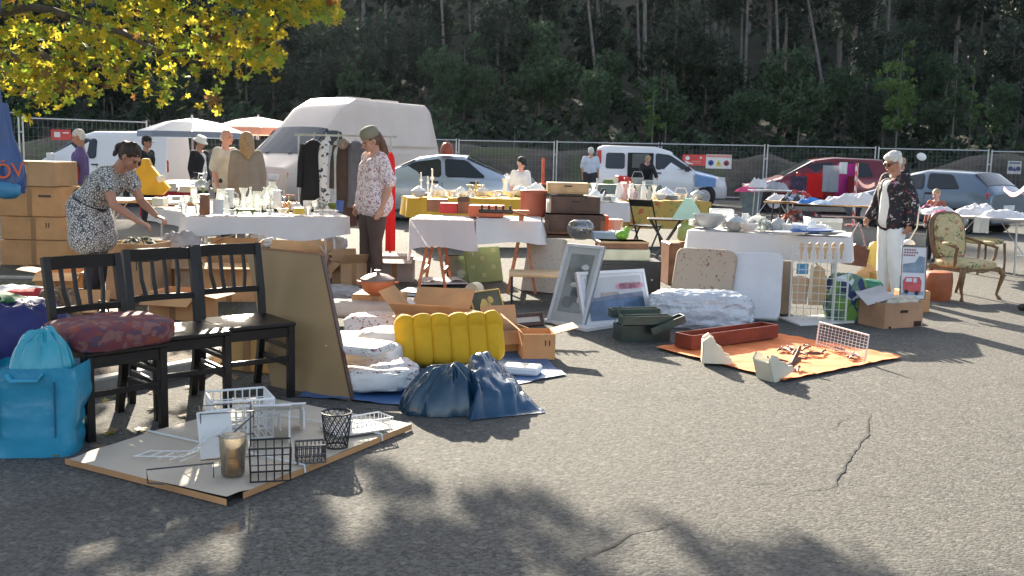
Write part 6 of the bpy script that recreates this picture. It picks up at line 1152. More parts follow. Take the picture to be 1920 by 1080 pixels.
# ---------------------------------------------------------------- padded boards against the right table
flm = spots('floral_pad', (.42, .33, .25), [(.25, .1, .06), (.14, .12, .08)], 13, .2, seed=9); plm = M('plastic_wrap', (.62, .62, .63), .22, .06, 3, .9, 9, .02, coat=.5)
def pad(nm, label, cat, bl, br_, ty, mat, th, lean, seed): 
    a, b = G(*bl), G(*br_); v = b-a; w_ = v.length; rz = math.atan2(v.y, v.x); m = (a+b)/2; H = D((bl[0]+br_[0])/2, ty, m.y+lean).z; L = math.hypot(H, lean); q = MB(); q.T = rot('X', -math.atan2(lean, H)); q.ell((0, 0, L/2), (w_/2, th/2, L/2), 44, 22, e=.22, fn=lambda d: 1+.02*nz(d.x*3+seed, d.y*3, d.z*3)); return one(nm, q, mat, label, cat, (m.x, m.y, .0), rz)
pad('floral_mattress', 'beige floral seat pad leaning under the left half of the dishes table', 'seat pad', (1252, 590), (1366, 600), 468, flm, .11, .28, 2); pad('wrapped_mattress', 'plastic-wrapped white seat pad leaning under the middle of the dishes table', 'seat pad', (1368, 598), (1462, 604), 476, plm, .13, .3, 5)
pad('floral_mattress', 'brownish seat pad half hidden behind the plastic-wrapped white one', 'seat pad', (1420, 588), (1482, 592), 490, M('brown_pad', (.35, .26, .18), .8), .1, .2, 8)
wrapm = M('clear_wrap', (.6, .66, .72), .2, .15, 5, 1., 14, .03, coat=.6, tr=.15)
q = MB(); crumple(q, (0, 0, .15), (.44, .2, .17), .6, 130, 70, .08, 2.6, 41); p = G(1318, 618); one('wrapped_bundle', q, wrapm, 'bulky bundle wrapped in clear plastic lying in front of the floral seat pad', 'bundle', (p.x, p.y+.18, 0), R(-8))
# toolbox
tm = M('green_metal', (.05, .075, .065), .4, .25, 5, .2, 20, metal=.3); p = G(1205, 640); t = thing('toolbox', 'dark green cantilever toolbox standing open beside the plastic-wrapped bundle', 'toolbox', (p.x, p.y+.1, 0), R(14)); q = MB()
def tray(nm, c, w_, d_, h_, tilt=0.): 
    q = MB(); q.T = T(*c) @ rot('Y', tilt)
    for a, s in (((0, -d_/2, h_/2), (w_, .006, h_)), ((0, d_/2, h_/2), (w_, .006, h_)), ((-w_/2, 0, h_/2), (.006, d_, h_)), ((w_/2, 0, h_/2), (.006, d_, h_)), ((0, 0, .003), (w_, d_, .006))): q.box(a, s)
    part(nm, q, tm, t)
tray('box_body', (0, 0, 0), .42, .2, .13); tray('upper_tray', (-.02, -.12, .15), .42, .1, .07); tray('upper_tray', (-.02, .13, .17), .42, .1, .07); tray('upper_tray', (.16, -.16, .12), .3, .1, .06, -.35)
for s in (-.2, .2): q = MB(); q.tube([(s, -.02, .05), (s, -.13, .2)], .006, 6); q.tube([(s, .02, .05), (s, .14, .22)], .006, 6); part('hinge_arm', q, zinc, t)
q = MB(); q.ell((-.1, 0, .14), (.07, .05, .03)); part('tools', q, blackm, t); q = MB(); q.tube([(-.18, -.03, .12), (-.22, -.03, .26), (-.2, -.03, .28)], .01, 6); part('handle', q, tm, t)
# ---------------------------------------------------------------- orange cloth with bookends, drawer, rack
oc = [G(1228, 655), G(1470, 718), G(1692, 673), G(1450, 628)]; cc = sum(oc, Vector())/4; q = MB(); q.grid(lambda u, v: (oc[0].lerp(oc[1], u)).lerp(oc[3].lerp(oc[2], u), v)-cc+Vector((.01*nz(u*9, v*3), .01*nz(v*9, 2), .008+.012*abs(nz(u*7, v*8, 2))+(.012 if min(u, v, 1-u, 1-v) < .03 else 0))), 60, 50)
one('orange_cloth', q, M('orange_fabric', (.75, .22, .07), .85, .3, 4, .4, 20), 'orange cloth spread on the asphalt with bookends and tools', 'cloth', tuple(cc))
t = thing('wooden_trough', 'long dark red wooden drawer lying at the back of the orange cloth', 'drawer', tuple(G(1362, 650)), 0); a, b = G(1278, 657, .02), G(1442, 634, .02); t.rotation_euler = (0, 0, math.atan2((b-a).y, (b-a).x)); t.location = tuple((a+b)/2+Vector((.03, .1, 0))); Lw = (b-a).length; redw = M('red_wood', (.17, .035, .02), .4, .3, 6)
for nm, c, s in (('front_panel', (0, -.08, .055), (Lw, .014, .11)), ('back_panel', (0, .09, .055), (Lw, .014, .11)), ('side_panel', (-Lw/2+.007, .005, .055), (.014, .155, .11)), ('side_panel', (Lw/2-.007, .005, .055), (.014, .155, .11)), ('bottom_panel', (0, .005, .006), (Lw-.03, .15, .008))): q = MB(); q.box(c, s, None, .002); part(nm, q, redw, t)
crm = M('cream_paint', (.66, .62, .5), .55, .08, 5)
def bookend(label, px, py, rz, flip, ry=0.):
    t = thing('bookend', label, 'bookend', tuple(G(px, py, .02)), rz, r=rot('Z', rz) @ rot('Y', ry)); q = MB(); prof = [(-.09, 0), (.12, 0), (.11, .045), (.07, .06), (.05, .1), (.0, .13), (-.01, .17), (-.05, .2), (-.09, .17)]
    for y in (-.07, .07): q = MB(); q.prism([(x*flip, z) for x, z in prof][::flip], y-.008, y+.008); part('side_panel', q, crm, t)
    q = MB(); q.box((-.09*flip, 0, .08), (.014, .125, .16)); part('back_panel', q, crm, t); q = MB(); q.box((.01*flip, 0, .01), (.2, .125, .014)); part('shelf', q, crm, t)
bookend('cream scroll-edged wall bracket standing at the left of the orange cloth', 1340, 678, R(-6), 1); bookend('cream wall bracket tipped forward near the front corner of the orange cloth', 1452, 705, R(35), 1, -.35)
tb = M('tool_brown', (.16, .08, .05), .6, .4, 20); tl = []
for k in range(22):
    u, v = random.uniform(.45, .9), random.uniform(.1, .85); p = (oc[0].lerp(oc[1], u)).lerp(oc[3].lerp(oc[2], u), v); a = random.uniform(0, PI); q = MB(); L = random.uniform(.03, .09); q.tube([(-L, 0, .012), (0, .003, .016), (L, 0, .012)], [.006, .011, .005], 6); q.ell((L, 0, .014), (.018, .012, .01), 8, 6); o = one('small_tool', q, tb, 'small brown wooden-handled tool scattered on the orange cloth', 'tool', (p.x, p.y, .018), a, 'small tools on the orange cloth')
q = MB(); q.tube([(-.05, -.02, 0), (0, 0, .03), (.08, .03, .1), (.12, .05, .14)], [.012, .016, .014, .01], 8); q.box((.0, 0, .03), (.14, .06, .03), rot('Y', -.5), .008); one('hand_plane', q, tb, 'brown wooden clamp lying beside the tipped cream bracket', 'tool', tuple(G(1485, 690, .02)), R(30))
q = MB(); P0, P1 = G(1530, 648, .02), G(1622, 676, .02); dvv = P1-P0; Lr = dvv.length; hh = .19
q.tube([(0, 0, 0), (0, .02, hh), (Lr, .02, hh), (Lr, 0, 0)], .007, 6); q.tube([(0, 0, .02), (Lr, 0, .02)], .005, 6)
for k in range(1, 14): q.tube([(Lr*k/14, .0, .02), (Lr*k/14, .02, hh)], .0018, 4)
for k in range(1, 7): q.tube([(0, .0, .02+.024*k), (Lr, .02, .02+.024*k)], .0018, 4)
q.tube([(0, .02, hh), (-.12, .1, 0)], .003, 4); q.tube([(Lr, .0, 0), (Lr+.1, -.12, 0)], .003, 4); one('wire_rack', q, whitew, 'upright white wire rack on the right corner of the orange cloth', 'wire rack', tuple(P0), math.atan2(dvv.y, dvv.x))
# ---------------------------------------------------------------- white grid rack on a board
q = MB(); gb = [G(1462, 598), G(1500, 612), G(1602, 606), G(1575, 592)]; cc = sum(gb, Vector())/4; q.slab([(v.x-cc.x, v.y-cc.y) for v in gb], .003, .02); one('white_board', q, MATS['white_board'], 'white board lying under the white grid rack', 'board', tuple(cc))
a, b = G(1482, 600, .02), G(1588, 606, .02); v = b-a; f_w = v.length; t = thing('grid_rack', 'white wire grid rack hung with wooden kitchenware beside the dishes table', 'rack', tuple(a+Vector((0, .05, 0))), math.atan2(v.y, v.x)); H = D(1482, 462, a.y).z-.02
q = MB()
M('cream_wire', (.6, .62, .55), .5, .05, b=0)
for x in (0, f_w*.78, f_w): q = MB(); q.cyl((x, 0, 0), (x, 0, H*(1 if x < f_w else .65)), .009, n=6); part('post', q, MATS['cream_wire'], t)
q = MB()
for k in range(10): q.cyl((0, 0, .04+H*.94*k/9), (f_w*(.78 if k > 5 else 1), 0, .04+H*.94*k/9), .0035, n=5)
for k in range(1, 8): q.cyl((f_w*k/8, 0, 0), (f_w*k/8, 0, H*(.98 if k < 7 else .6)), .0035, n=5)
part('grid', q, MATS['cream_wire'], t)
def hang(nm, label, cat, px, py, d, out, mat, th=.02, rz=0.): p = D(px, py, d); q = MB(); q.prism(out, -th/2, th/2); return one(nm, q, mat, label, cat, tuple(p), rz)
gy = a.y
hang('cutting_board', 'rounded yellow-brown chopping board hanging on the right of the grid rack', 'chopping board', 1530, 572, gy+.12, [(-.07, 0), (.07, 0), (.08, .2), (.06, .34), (0, .38), (-.06, .34), (-.08, .2)], wood_l); hang('cutting_board', 'pale square chopping board hanging at the left of the grid rack', 'chopping board', 1500, 570, gy+.14, [(-.07, 0), (.06, 0), (.07, .24), (.0, .27), (-.08, .26)], M('pale_wood', (.62, .4, .24), .6, .1, 8)); hang('picture_card', 'blue and white card hanging at the top left of the grid rack', 'card', 1503, 514, gy+.1, [(-.05, 0), (.06, 0), (.06, .1), (-.05, .1)], M('card_blue', (.1, .3, .5), .5, .5, 20), .004)
for k in range(6): hang('wooden_spoon', 'wooden spoon, '+ORD[k]+' of the six hanging at the top of the grid rack', 'spoon', 1502+15*k, 486, gy+.06, [(-.008, 0), (.008, 0), (.01, .07), (.022, .1), (.02, .14), (0, .155), (-.02, .14), (-.022, .1), (-.01, .07)], wood_l if k % 2 else MATS['pale_wood'], .01)['group'] = 'wooden spoons on the grid rack' if 0 else 'wooden spoons on the grid rack'
hang('bell_pull', 'tan leather strap hanging in the middle of the grid rack', 'strap', 1517, 560, gy+.09, [(-.012, 0), (.012, 0), (.03, .3), (.0, .33)], M('cream_strap', (.72, .66, .48), .6), .008)
# ---------------------------------------------------------------- things around the grey-haired woman
gm = spots('green_white_print', (.12, .2, .14), [(.6, .66, .66), (.03, .05, .13), (.15, .3, .06)], 5, .45, seed=12); q = MB(); crumple(q, (0, 0, .2), (.17, .14, .23), .6, 50, 34, .1, 2.5, 51); p = G(1592, 606); one('shopping_bag', q, gm, 'green, blue and white patterned shopping bag right of the grid rack', 'bag', (p.x, p.y+.16, 0), .1)
q = MB(); crumple(q, (0, 0, .1), (.17, .12, .08), .6, 40, 20, .1, 2.5, 53); p = D(1618, 548, 10.1); one('green_bag', q, M('emerald', (.02, .17, .1), .45), 'emerald green bundle lying behind the banana carton', 'bundle', (p.x, p.y, p.z-.05), .1)
f = Fit(1622, 1740, 615, 566); ba = thing('fruit_carton', 'brown fruit carton with hand holes in front of the grey-haired woman', 'cardboard box', (f.p.x, f.p.y+.17, 0), R(24)); brc = cardm('fruit_card', (.42, .24, .14)); q = MB()
for c, s in (((0, -.16, .115), (.46, .008, .23)), ((0, .16, .115), (.46, .008, .23)), ((-.23, 0, .115), (.008, .312, .23)), ((.23, 0, .115), (.008, .312, .23)), ((0, 0, .005), (.45, .31, .008))): q.box(c, s)
part('walls', q, brc, ba); hm = M('hole_dark', (.04, .02, .015), .9)
for c, s in (((0, -.1655, .15), (.09, .004, .025)), ((0.17, -.1655, .03), (.09, .004, .05)), ((-.16, -.1655, .01), (.025, .004, .02))): q = MB(); q.box(c, s, None, .001); part('hand_hole' if s[0] > .08 and c[2] > .1 else 'cut_out', q, hm, ba)
for c, s in (((.2345, 0, .15), (.004, .03, .03)), ((.2345, .02, .08), (.003, .16, .02))): q = MB(); q.box(c, s); part('side_mark', q, hm, ba)
q = MB(); crumple(q, (0, 0, .2), (.19, .12, .06), .6, 36, 18, .2, 2.5, 57); one('papers_bundle', q, M('mixed_paper', (.5, .45, .36), .8, .4, 9), 'jumble of papers and greenery sticking out of the fruit carton', 'papers', (f.p.x+.06, f.p.y+.2, 0), R(24))
q = MB(); q.box((0, 0, .0), (.26, .2, .006), rot('X', .5) @ rot('Y', -.3)); one('open_book', q, M('book_grey', (.45, .43, .42), .6), 'grey-covered book propped open on the left corner of the fruit carton', 'book', (f.p.x-.18, f.p.y+.12, .28), R(20))
# poster
def cont3(t, A, w_, L, th):
    flat(t, A, 'hills', M('poster_slate', (.22, .3, .38), .5, .3, 12), [[(-w_*.42, L*.5), (w_*.42, L*.5), (w_*.42, L*.8), (w_*.2, L*.82), (w_*.05, L*.7), (-w_*.42, L*.66)]], .003, th); flat(t, A, 'ground_patch', M('poster_blue', (.3, .38, .5), .5, .2, 12), [[(-w_*.42, L*.08), (w_*.42, L*.08), (w_*.42, L*.16), (-w_*.42, L*.13)]], .003, th)
    flat(t, A, 'red_bus', M('poster_red', (.55, .09, .1), .5, .2, 20), [[(-w_*.38, L*.15), (w_*.3, L*.12), (w_*.33, L*.34), (w_*.25, L*.42), (-w_*.3, L*.42), (-w_*.4, L*.34)]], .005, th); flat(t, A, 'bus_windows', M('poster_pale', (.6, .63, .68), .5), [[(-w_*.3, L*.33), (-w_*.05, L*.33), (-w_*.05, L*.4), (-w_*.26, L*.4)], [(0, L*.32), (w_*.14, L*.32), (w_*.14, L*.4), (0, L*.4)]], .007, th)
    flat(t, A, 'wheels', blk, [blobp(-w_*.25, L*.14, .02, .02, am=0), blobp(w_*.15, L*.12, .02, .022, am=0)], .008, th)
    q = MB(); q.T = A
    for r_, (n, x0) in enumerate(((5, -.36), (6, -.36), (5, -.38))):
        for k in range(n): q.box((w_*(x0+.095*k), -th/2-.004, L*(.93-.05*r_)), (w_*.06, .002, L*.028))
    part('title_lettering', q, M('poster_maroon', (.3, .08, .1), .5), t)
leaning('poster', 'framed travel poster with a red bus leaning behind the fruit carton', 'poster', (1686, 560), (1734, 562), 462, M('poster_white', (.68, .69, .72), .4, .03), .02, .06, M('thin_frame', (.16, .14, .12), .4), .007, content=cont3, z0=.22)
q = MB(); q.box((0, .06, .11), (.3, .2, .22), None, .01); one('box_stand', q, card2, 'brown carton supporting the travel poster', 'cardboard box', (*tuple(G(1712, 585))[:2], 0), 0)
q = MB(); pts = [(.0, 0, .0)]; q.prism([(-.2, 0), (.06, 0), (.07, .1), (.02, .16), (-.02, .19), (-.08, .12), (-.14, .07)], -.02, .04); p = D(1628, 520, 11.8); one('wooden_scroll', q, wood_l, 'honey-coloured wooden headboard piece behind the emerald bundle', 'wooden piece', (p.x, p.y, p.z-.02), .0)
t = carton('dull yellow carton behind the trousers of the grey-haired woman', (*tuple(G(1648, 545))[:2], 0), R(10), .22, .2, .22, MATS['yellow_card'], False); q = MB(); crumple(q, (0, 0, .2), (.1, .06, .2), .7, 30, 20, .1, 2.5, 61); p = D(1640, 515, 11.9); one('yellow_bag', q, M('pale_yellow', (.75, .62, .2), .6, .1, 5, tr=.3), 'pale yellow cloth bag standing left of the grey-haired woman', 'bag', (p.x, p.y, p.z-.02))
# pouf / leather bin
q = MB(); q.lathe([(.13, 0), (.145, .05), (.15, .22), (.14, .3), (.13, .31), (.001, .3)], 24); one('leather_bin', q, M('orange_leather', (.35, .1, .04), .5, .25, 6), 'orange-brown leather bin standing under the armchair', 'bin', (*tuple(G(1757, 562))[:2], 0))
# ---------------------------------------------------------------- armchair
tap = spots('tapestry', (.44, .38, .2), [(.35, .13, .06), (.12, .17, .07), (.55, .45, .3)], 8, .3, seed=15, wob=.3); wf = M('carved_wood', (.17, .1, .05), .45, .25, 12)
pF = G(1745, 570); t = thing('armchair', 'antique wooden armchair upholstered in yellow-green flowered tapestry', 'armchair', (0, 0, 0), R(22)); bl_ = G(1868, 572); c = G(1812, 560); t.location = (c.x, c.y+.12, 0)
W_, Dp = .54, .5; t.scale = (.97, .97, .91)
q = MB(); q.ell((0, -.02, .42), (W_/2+.02, Dp/2+.02, .065), 40, 16, e=.55); part('seat', q, tap, t)
q = MB(); q.prism([(-W_/2, .33), (-W_*.25, .36), (0, .33), (W_*.25, .36), (W_/2, .33), (W_/2, .4), (-W_/2, .4)], -Dp/2-.02, -Dp/2+.02); q.box((-W_/2+.01, 0, .37), (.03, Dp, .06)); q.box((W_/2-.01, 0, .37), (.03, Dp, .06)); q.box((0, Dp/2, .37), (W_, .03, .06)); part('seat_rail', q, wf, t)
for sx in (-1, 1):
    q = MB(); q.tube([(sx*W_/2, -Dp/2, .38), (sx*(W_/2+.035), -Dp/2-.03, .3), (sx*(W_/2+.01), -Dp/2-.0, .14), (sx*(W_/2-.01), -Dp/2, .06), (sx*(W_/2+.02), -Dp/2-.03, .0)], [.035, .032, .02, .015, .024], 10); part('front_leg', q, wf, t)
    q = MB(); q.tube([(sx*(W_/2-.03), Dp/2, .38), (sx*(W_/2-.03), Dp/2+.03, .18), (sx*(W_/2-.03), Dp/2+.08, 0)], [.026, .022, .018], 10); part('rear_leg', q, wf, t)
    q = MB(); q.tube([(sx*(W_/2+.0), -Dp*.25, .4), (sx*(W_/2+.03), -Dp*.3, .52), (sx*(W_/2+.03), -Dp*.34, .63), (sx*(W_/2+.01), -Dp*.1, .66), (sx*(W_/2-.04), Dp*.45, .72)], [.02, .018, .022, .02, .018], 8); part('arm', q, wf, t); q = MB(); q.ell((sx*(W_/2+.02), -Dp*.08, .675), (.035, .11, .028)); part('arm_pad', q, tap, t)
def bk(k, o=0.): return [( (W_*.42+o)*(1.08 if 0 else 1)*math.copysign(abs(cos(a))**.62, cos(a))*(1+.08*max(0, sin(a))), .31+.29*math.copysign(abs(sin(a))**.7, sin(a))*(1+o*2.2)) for a in [2*PI*i/k for i in range(k)]]
AB = T(0, Dp/2-.02, .42) @ rot('X', -.2); q = MB(); q.T = AB; q.prism(bk(36), -.045, .03); q.T = AB @ T(0, -.04, .31); q.ell((0, 0, 0), (W_*.4, .035, .27), 30, 12, e=.7); part('back_rest', q, tap, t)
q = MB(); q.T = AB; pb = bk(36, .018); q.tube([(x, -.01, z) for x, z in pb]+[(pb[0][0], -.01, pb[0][1])], .026, 8); part('back_frame', q, wf, t)
# second chair behind, lamp
t = thing('chair', 'small chair with flowered seat partly hidden behind the armchair', 'chair', (*tuple(G(1838, 512))[:2], 0), R(15)); q = MB(); q.ell((0, 0, .45), (.24, .22, .045), 24, 10, e=.6); part('seat', q, tap, t)
for a in (-1, 1):
    for b in (-1, 1): q = MB(); q.tube([(a*.2, b*.18, .43), (a*.22, b*.19, .2), (a*.21, b*.2, 0)], [.02, .015, .017], 8); part('leg', q, wf, t)
p = D(1704, 458, 11.9); t = thing('desk_lamp', 'white jointed desk lamp behind the travel poster', 'lamp', tuple(p)); q = MB(); q.lathe([(.07, 0), (.07, .02), (.04, .05), (.001, .06)], 20); part('base', q, porc, t); q = MB(); q.tube([(0, 0, .04), (.08, 0, .2), (.09, 0, .42)], .009, 6); part('arm', q, porc, t); q = MB(); q.T = T(.05, 0, .43) @ rot('Y', .5); q.lathe([(.02, .05), (.07, 0), (.1, -.03)], 20); part('lamp_shade', q, porc, t)
# wicker and bistro set
p0 = G(1200, 500); 
def xtable(label, px, py, w_, d_, h_, rz):
    p = G(px, py); t = thing('bistro_table', label, 'folding table', (p.x, p.y+.2, 0), rz); q = MB(); 
    for k in range(6): q.box((0, -d_/2+d_*(k+.5)/6, h_), (w_, d_/6-.012, .018), None, .003)
    part('tabletop', q, blackm, t)
    for s in (-1, 1):
        for a in (-1, 1): q = MB(); q.tube([(a*w_*.42, s*d_*.4, h_-.01), (-a*w_*.4, s*d_*.4, 0)], .013, 6); part('leg', q, blackm, t)
    q = MB(); q.cyl((-w_*.4, -d_*.4, .03), (-w_*.4, d_*.4, .03), .01, n=6); q.cyl((w_*.4, -d_*.4, .03), (w_*.4, d_*.4, .03), .01, n=6); part('crossbar', q, blackm, t)
xtable('black folding garden table with crossed legs left of the dishes table', 1248, 505, .48, .42, .66, R(-8))
t = thing('folding_chair', 'black folding chair behind the folding garden table', 'chair', (*tuple(G(1208, 478))[:2], 0), R(-35)); q = MB(); q.box((0, 0, .45), (.38, .36, .02), None, .004); part('seat', q, blackm, t)
for s in (-1, 1): q = MB(); q.tube([(s*.19, .25, 0), (s*.19, -.0, .45), (s*.19, -.2, .86)], .013, 6); part('leg', q, blackm, t); q = MB(); q.tube([(s*.17, -.22, 0), (s*.17, .17, .45)], .013, 6); part('leg', q, blackm, t)
q = MB(); q.box((0, -.19, .8), (.38, .015, .11), rot('X', .4), .003); part('backrest', q, blackm, t)
# mint lamp
p = D(1288, 448, 12.0); t = thing('table_lamp', 'table lamp with a mint green pyramid shade above the folding garden table', 'lamp', (p.x, p.y, p.z-.02)); mint = M('mint_shade', (.5, .66, .58), .7, .04, tr=.3); q = MB(); q.T = rot('Z', .5); zS = D(1288, 407, 12).z-p.z; q.lathe([(.24, zS), (.06, zS+.24), (.055, zS+.24)], 4); part('lamp_shade', q, mint, t); q = MB(); q.lathe([(.1, 0), (.12, .03), (.12, .16), (.08, .2), (.02, .22), (.02, zS+.2)], 20); part('base', q, M('lamp_green', (.35, .42, .16), .5), t)
q = MB(); q.box((0, 0, p.z/2-.02), (.5, .4, p.z-.04), None, .01); one('wooden_chest', q, wood_m, 'brown chest carrying the mint green lamp', 'chest', (p.x, p.y+.05, 0), .1)
# ---------------------------------------------------------------- table-top goods
def P_jug(s): q = MB(); q.lathe([(.05, 0), (.06, .02), (.062, .1), (.05, .17), (.045, .2), (.055, .22)], 18); q.tube([(.05, 0, .19), (.1, 0, .16), (.1, 0, .08), (.06, 0, .05)], .008, 6); return q
def P_vase(s): q = MB(); q.lathe([(.035, 0), (.045, .03), (.03, .1), (.022, .16), (.045, .22), (.05, .24)], 18); return q
def P_bottle(s): q = MB(); q.lathe([(.035, 0), (.04, .01), (.04, .14), (.015, .19), (.013, .25), (.018, .255), (.018, .27)], 14); return q
def P_glass(s): q = MB(); q.lathe([(.03, 0), (.03, .005), (.005, .01), (.005, .08), (.03, .1), (.038, .14), (.034, .17)], 14); return q
def P_tumbler(s): q = MB(); q.lathe([(.028, 0), (.036, .1), (.033, .1), (.026, .01)], 14); return q
def P_bowl(s): q = MB(); q.lathe([(.03, 0), (.05, .012), (.085, .05), (.095, .08), (.09, .08), (.05, .02), (.001, .018)], 22); return q
def P_cup(s): q = MB(); q.lathe([(.07, 0), (.075, .012), (.03, .012), (.035, .03), (.045, .07), (.042, .07), (.02, .02), (.001, .02)], 16); q.tube([(.043, 0, .06), (.07, 0, .05), (.04, 0, .03)], .005, 5); return q
def P_plates(s): q = MB(); [q.lathe([(.05, .012*k), (.1, .012*k+.012), (.102, .012*k+.014), (.05, .012*k+.006), (.001, .012*k+.006)], 20) for k in range(5)]; return q
def P_teapot(s): q = MB(); q.lathe([(.04, 0), (.08, .03), (.085, .07), (.05, .115), (.02, .125), (.015, .14), (.001, .145)], 18); q.tube([(.075, 0, .05), (.12, 0, .08), (.14, 0, .13)], [.015, .01, .008], 7); q.tube([(-.07, 0, .1), (-.12, 0, .09), (-.12, 0, .05), (-.08, 0, .03)], .007, 6); return q
def P_fig(s): q = MB(); q.lathe([(.045, 0), (.045, .015), (.03, .03), (.035, .09), (.028, .14), (.012, .165)], 14); q.ell((0, 0, .185), (.02, .02, .024)); q.tube([(.02, 0, .13), (.05, -.02, .1), (.03, -.03, .07)], .008, 6); return q
def P_candle(s): q = MB(); q.lathe([(.05, 0), (.05, .01), (.01, .02), (.012, .1), (.008, .16), (.025, .17), (.02, .2), (.01, .2), (.009, .28), (.001, .285)], 14); return q
def P_basket(s): q = MB(); q.lathe([(.08, 0), (.11, .1), (.105, .1), (.075, .01), (.001, .01)], 20); q.tube([(-.11, 0, .1), (-.07, 0, .2), (.07, 0, .2), (.11, 0, .1)], .006, 6); return q
def P_box(s): q = MB(); q.box((0, 0, .05), (.16, .11, .1), None, .006); return q
def P_frame(s):
    q = MB(); q.T = rot('X', -.2)
    for c, d in (((0, 0, .01), (.14, .015, .02)), ((0, 0, .19), (.14, .015, .02)), ((-.06, 0, .1), (.02, .015, .16)), ((.06, 0, .1), (.02, .015, .16))): q.box(c, d)
    q.box((0, .003, .1), (.1, .006, .16)); return q
def P_tray(s):
    q = MB(); q.box((0, 0, .055), (.2, .12, .022), None, .01)
    for a in (-1, 1): q.tube([(a*.07, 0, .05), (a*.085, 0, 0)], .01, 6)
    return q
def P_jar(s): q = MB(); q.lathe([(.05, 0), (.055, .01), (.055, .17), (.045, .19), (.045, .2), (.05, .2), (.05, .22), (.001, .225)], 18); return q
def P_vasebig(s): q = MB(); q.lathe([(.05, 0), (.07, .08), (.09, .17), (.07, .26), (.04, .3), (.06, .34)], 22); return q
def P_tureen(s): q = MB(); q.lathe([(.06, 0), (.1, .04), (.115, .09), (.12, .1), (.1, .12), (.05, .15), (.02, .16), (.02, .175), (.001, .18)], 22); q.tube([(.11, 0, .08), (.15, 0, .09), (.11, 0, .11)], .007, 5); q.tube([(-.11, 0, .08), (-.15, 0, .09), (-.11, 0, .11)], .007, 5); return q
def P_dish(s): q = MB(); q.lathe([(.06, 0), (.16, .02), (.17, .03), (.15, .025), (.05, .008), (.001, .008)], 24, sy=.6); return q
def P_lamp(s): q = MB(); q.lathe([(.05, 0), (.05, .01), (.012, .02), (.012, .14), (.08, .13), (.045, .23), (.044, .23)], 16); return q
def P_book(s): q = MB(); [q.box((0, .004*k, .012+.022*k), (.16-.01*k, .12, .02), .12*k, .002) for k in range(3)]; return q
def P_pan(s): q = MB(); q.lathe([(.08, 0), (.1, .05), (.098, .05), (.078, .005), (.001, .005)], 20); q.tube([(.1, 0, .045), (.27, 0, .06)], .009, 6, flat=.5); return q
def P_kettle(s): q = MB(); q.lathe([(.08, 0), (.09, .03), (.08, .09), (.04, .12), (.015, .13), (.015, .15)], 18); q.tube([(.07, 0, .06), (.13, 0, .12)], [.015, .008], 6); q.tube([(-.06, 0, .1), (-.04, 0, .19), (.04, 0, .19), (.06, 0, .1)], .007, 6); return q
NM = dict(jug=(P_jug, 'jug'), vase=(P_vase, 'vase'), bottle=(P_bottle, 'bottle'), glass=(P_glass, 'wine glass'), tumbler=(P_tumbler, 'tumbler'), bowl=(P_bowl, 'bowl'), cup=(P_cup, 'cup'), plates=(P_plates, 'plates'), teapot=(P_teapot, 'teapot'), fig=(P_fig, 'figurine'), candle=(P_candle, 'candlestick'), basket=(P_basket, 'basket'), box=(P_box, 'box'), frame=(P_frame, 'photo frame'), tray=(P_tray, 'stand'), jar=(P_jar, 'jar'), vasebig=(P_vasebig, 'vase'), tureen=(P_tureen, 'tureen'), dish=(P_dish, 'dish'), lamp=(P_lamp, 'lamp'), book=(P_book, 'books'), pan=(P_pan, 'pan'), kettle=(P_kettle, 'kettle'))
MT = dict(w=porc, g=glass, gg=glass_g, gold=gold, blk=blackm, grn=M('green_glaze', (.16, .22, .05), .4, .2), brn=wood_m, lw=wood_l, pink=M('pink_glaze', (.7, .4, .38), .35, .15), blue=M('blue_glaze', (.05, .12, .35), .3, .2), grey=M('grey_glaze', (.4, .42, .42), .35, .15, 12), red=M('red_glaze', (.5, .04, .04), .35, .15), yel=M('yellow_glaze', (.65, .45, .06), .4, .15), zn=zinc, or_=M('copper', (.6, .25, .1), .35, .15, metal=.5), cream=M('cream_glaze', (.72, .66, .52), .35, .08), fl=spots('floral_china', (.75, .74, .7), [(.4, .1, .12), (.1, .2, .3)], 40, .3))
CN = dict(w='white', g='clear glass', gg='smoky glass', gold='brass', blk='black', grn='olive green', brn='dark wooden', lw='light wooden', pink='pink', blue='dark blue', grey='grey', red='red', yel='yellow', zn='metal', or_='copper', cream='cream', fl='flower-painted')
BASE = {}
def goods(where, z, rows, grp):
    """rows: (kind, colour, px, base py, scale) - labels carry look, then place in the row"""
    from collections import Counter
    cnt = Counter((k, c) for k, c, *_ in rows); seen = Counter()
    for k, c, px, py, s in sorted(rows, key=lambda r: r[2]):
        fn, nm = NM[k]; me = BASE.get((k, c))
        if me is None: me = BASE[(k, c)] = mesh(fn(1), MT[c], nm.replace(' ', '_'))
        o = bpy.data.objects.new(nm.replace(' ', '_'), me); COL.objects.link(o); p = G(px, py, z); o.location = (p.x, p.y, z+.012); o.scale = (s,)*3; o.rotation_euler = (0, 0, random.uniform(-.6, .6) if k not in ('frame',) else .1)
        i = seen[(k, c)]; seen[(k, c)] += 1; desc = CN[c]+' '+nm+('' if 'big' not in k else ' with full belly')
        lab = desc+' '+where if cnt[(k, c)] == 1 else desc+', '+ORD[i]+' among those '+where
        tag(o, lab, nm, None if cnt[(k, c)] == 1 else grp)
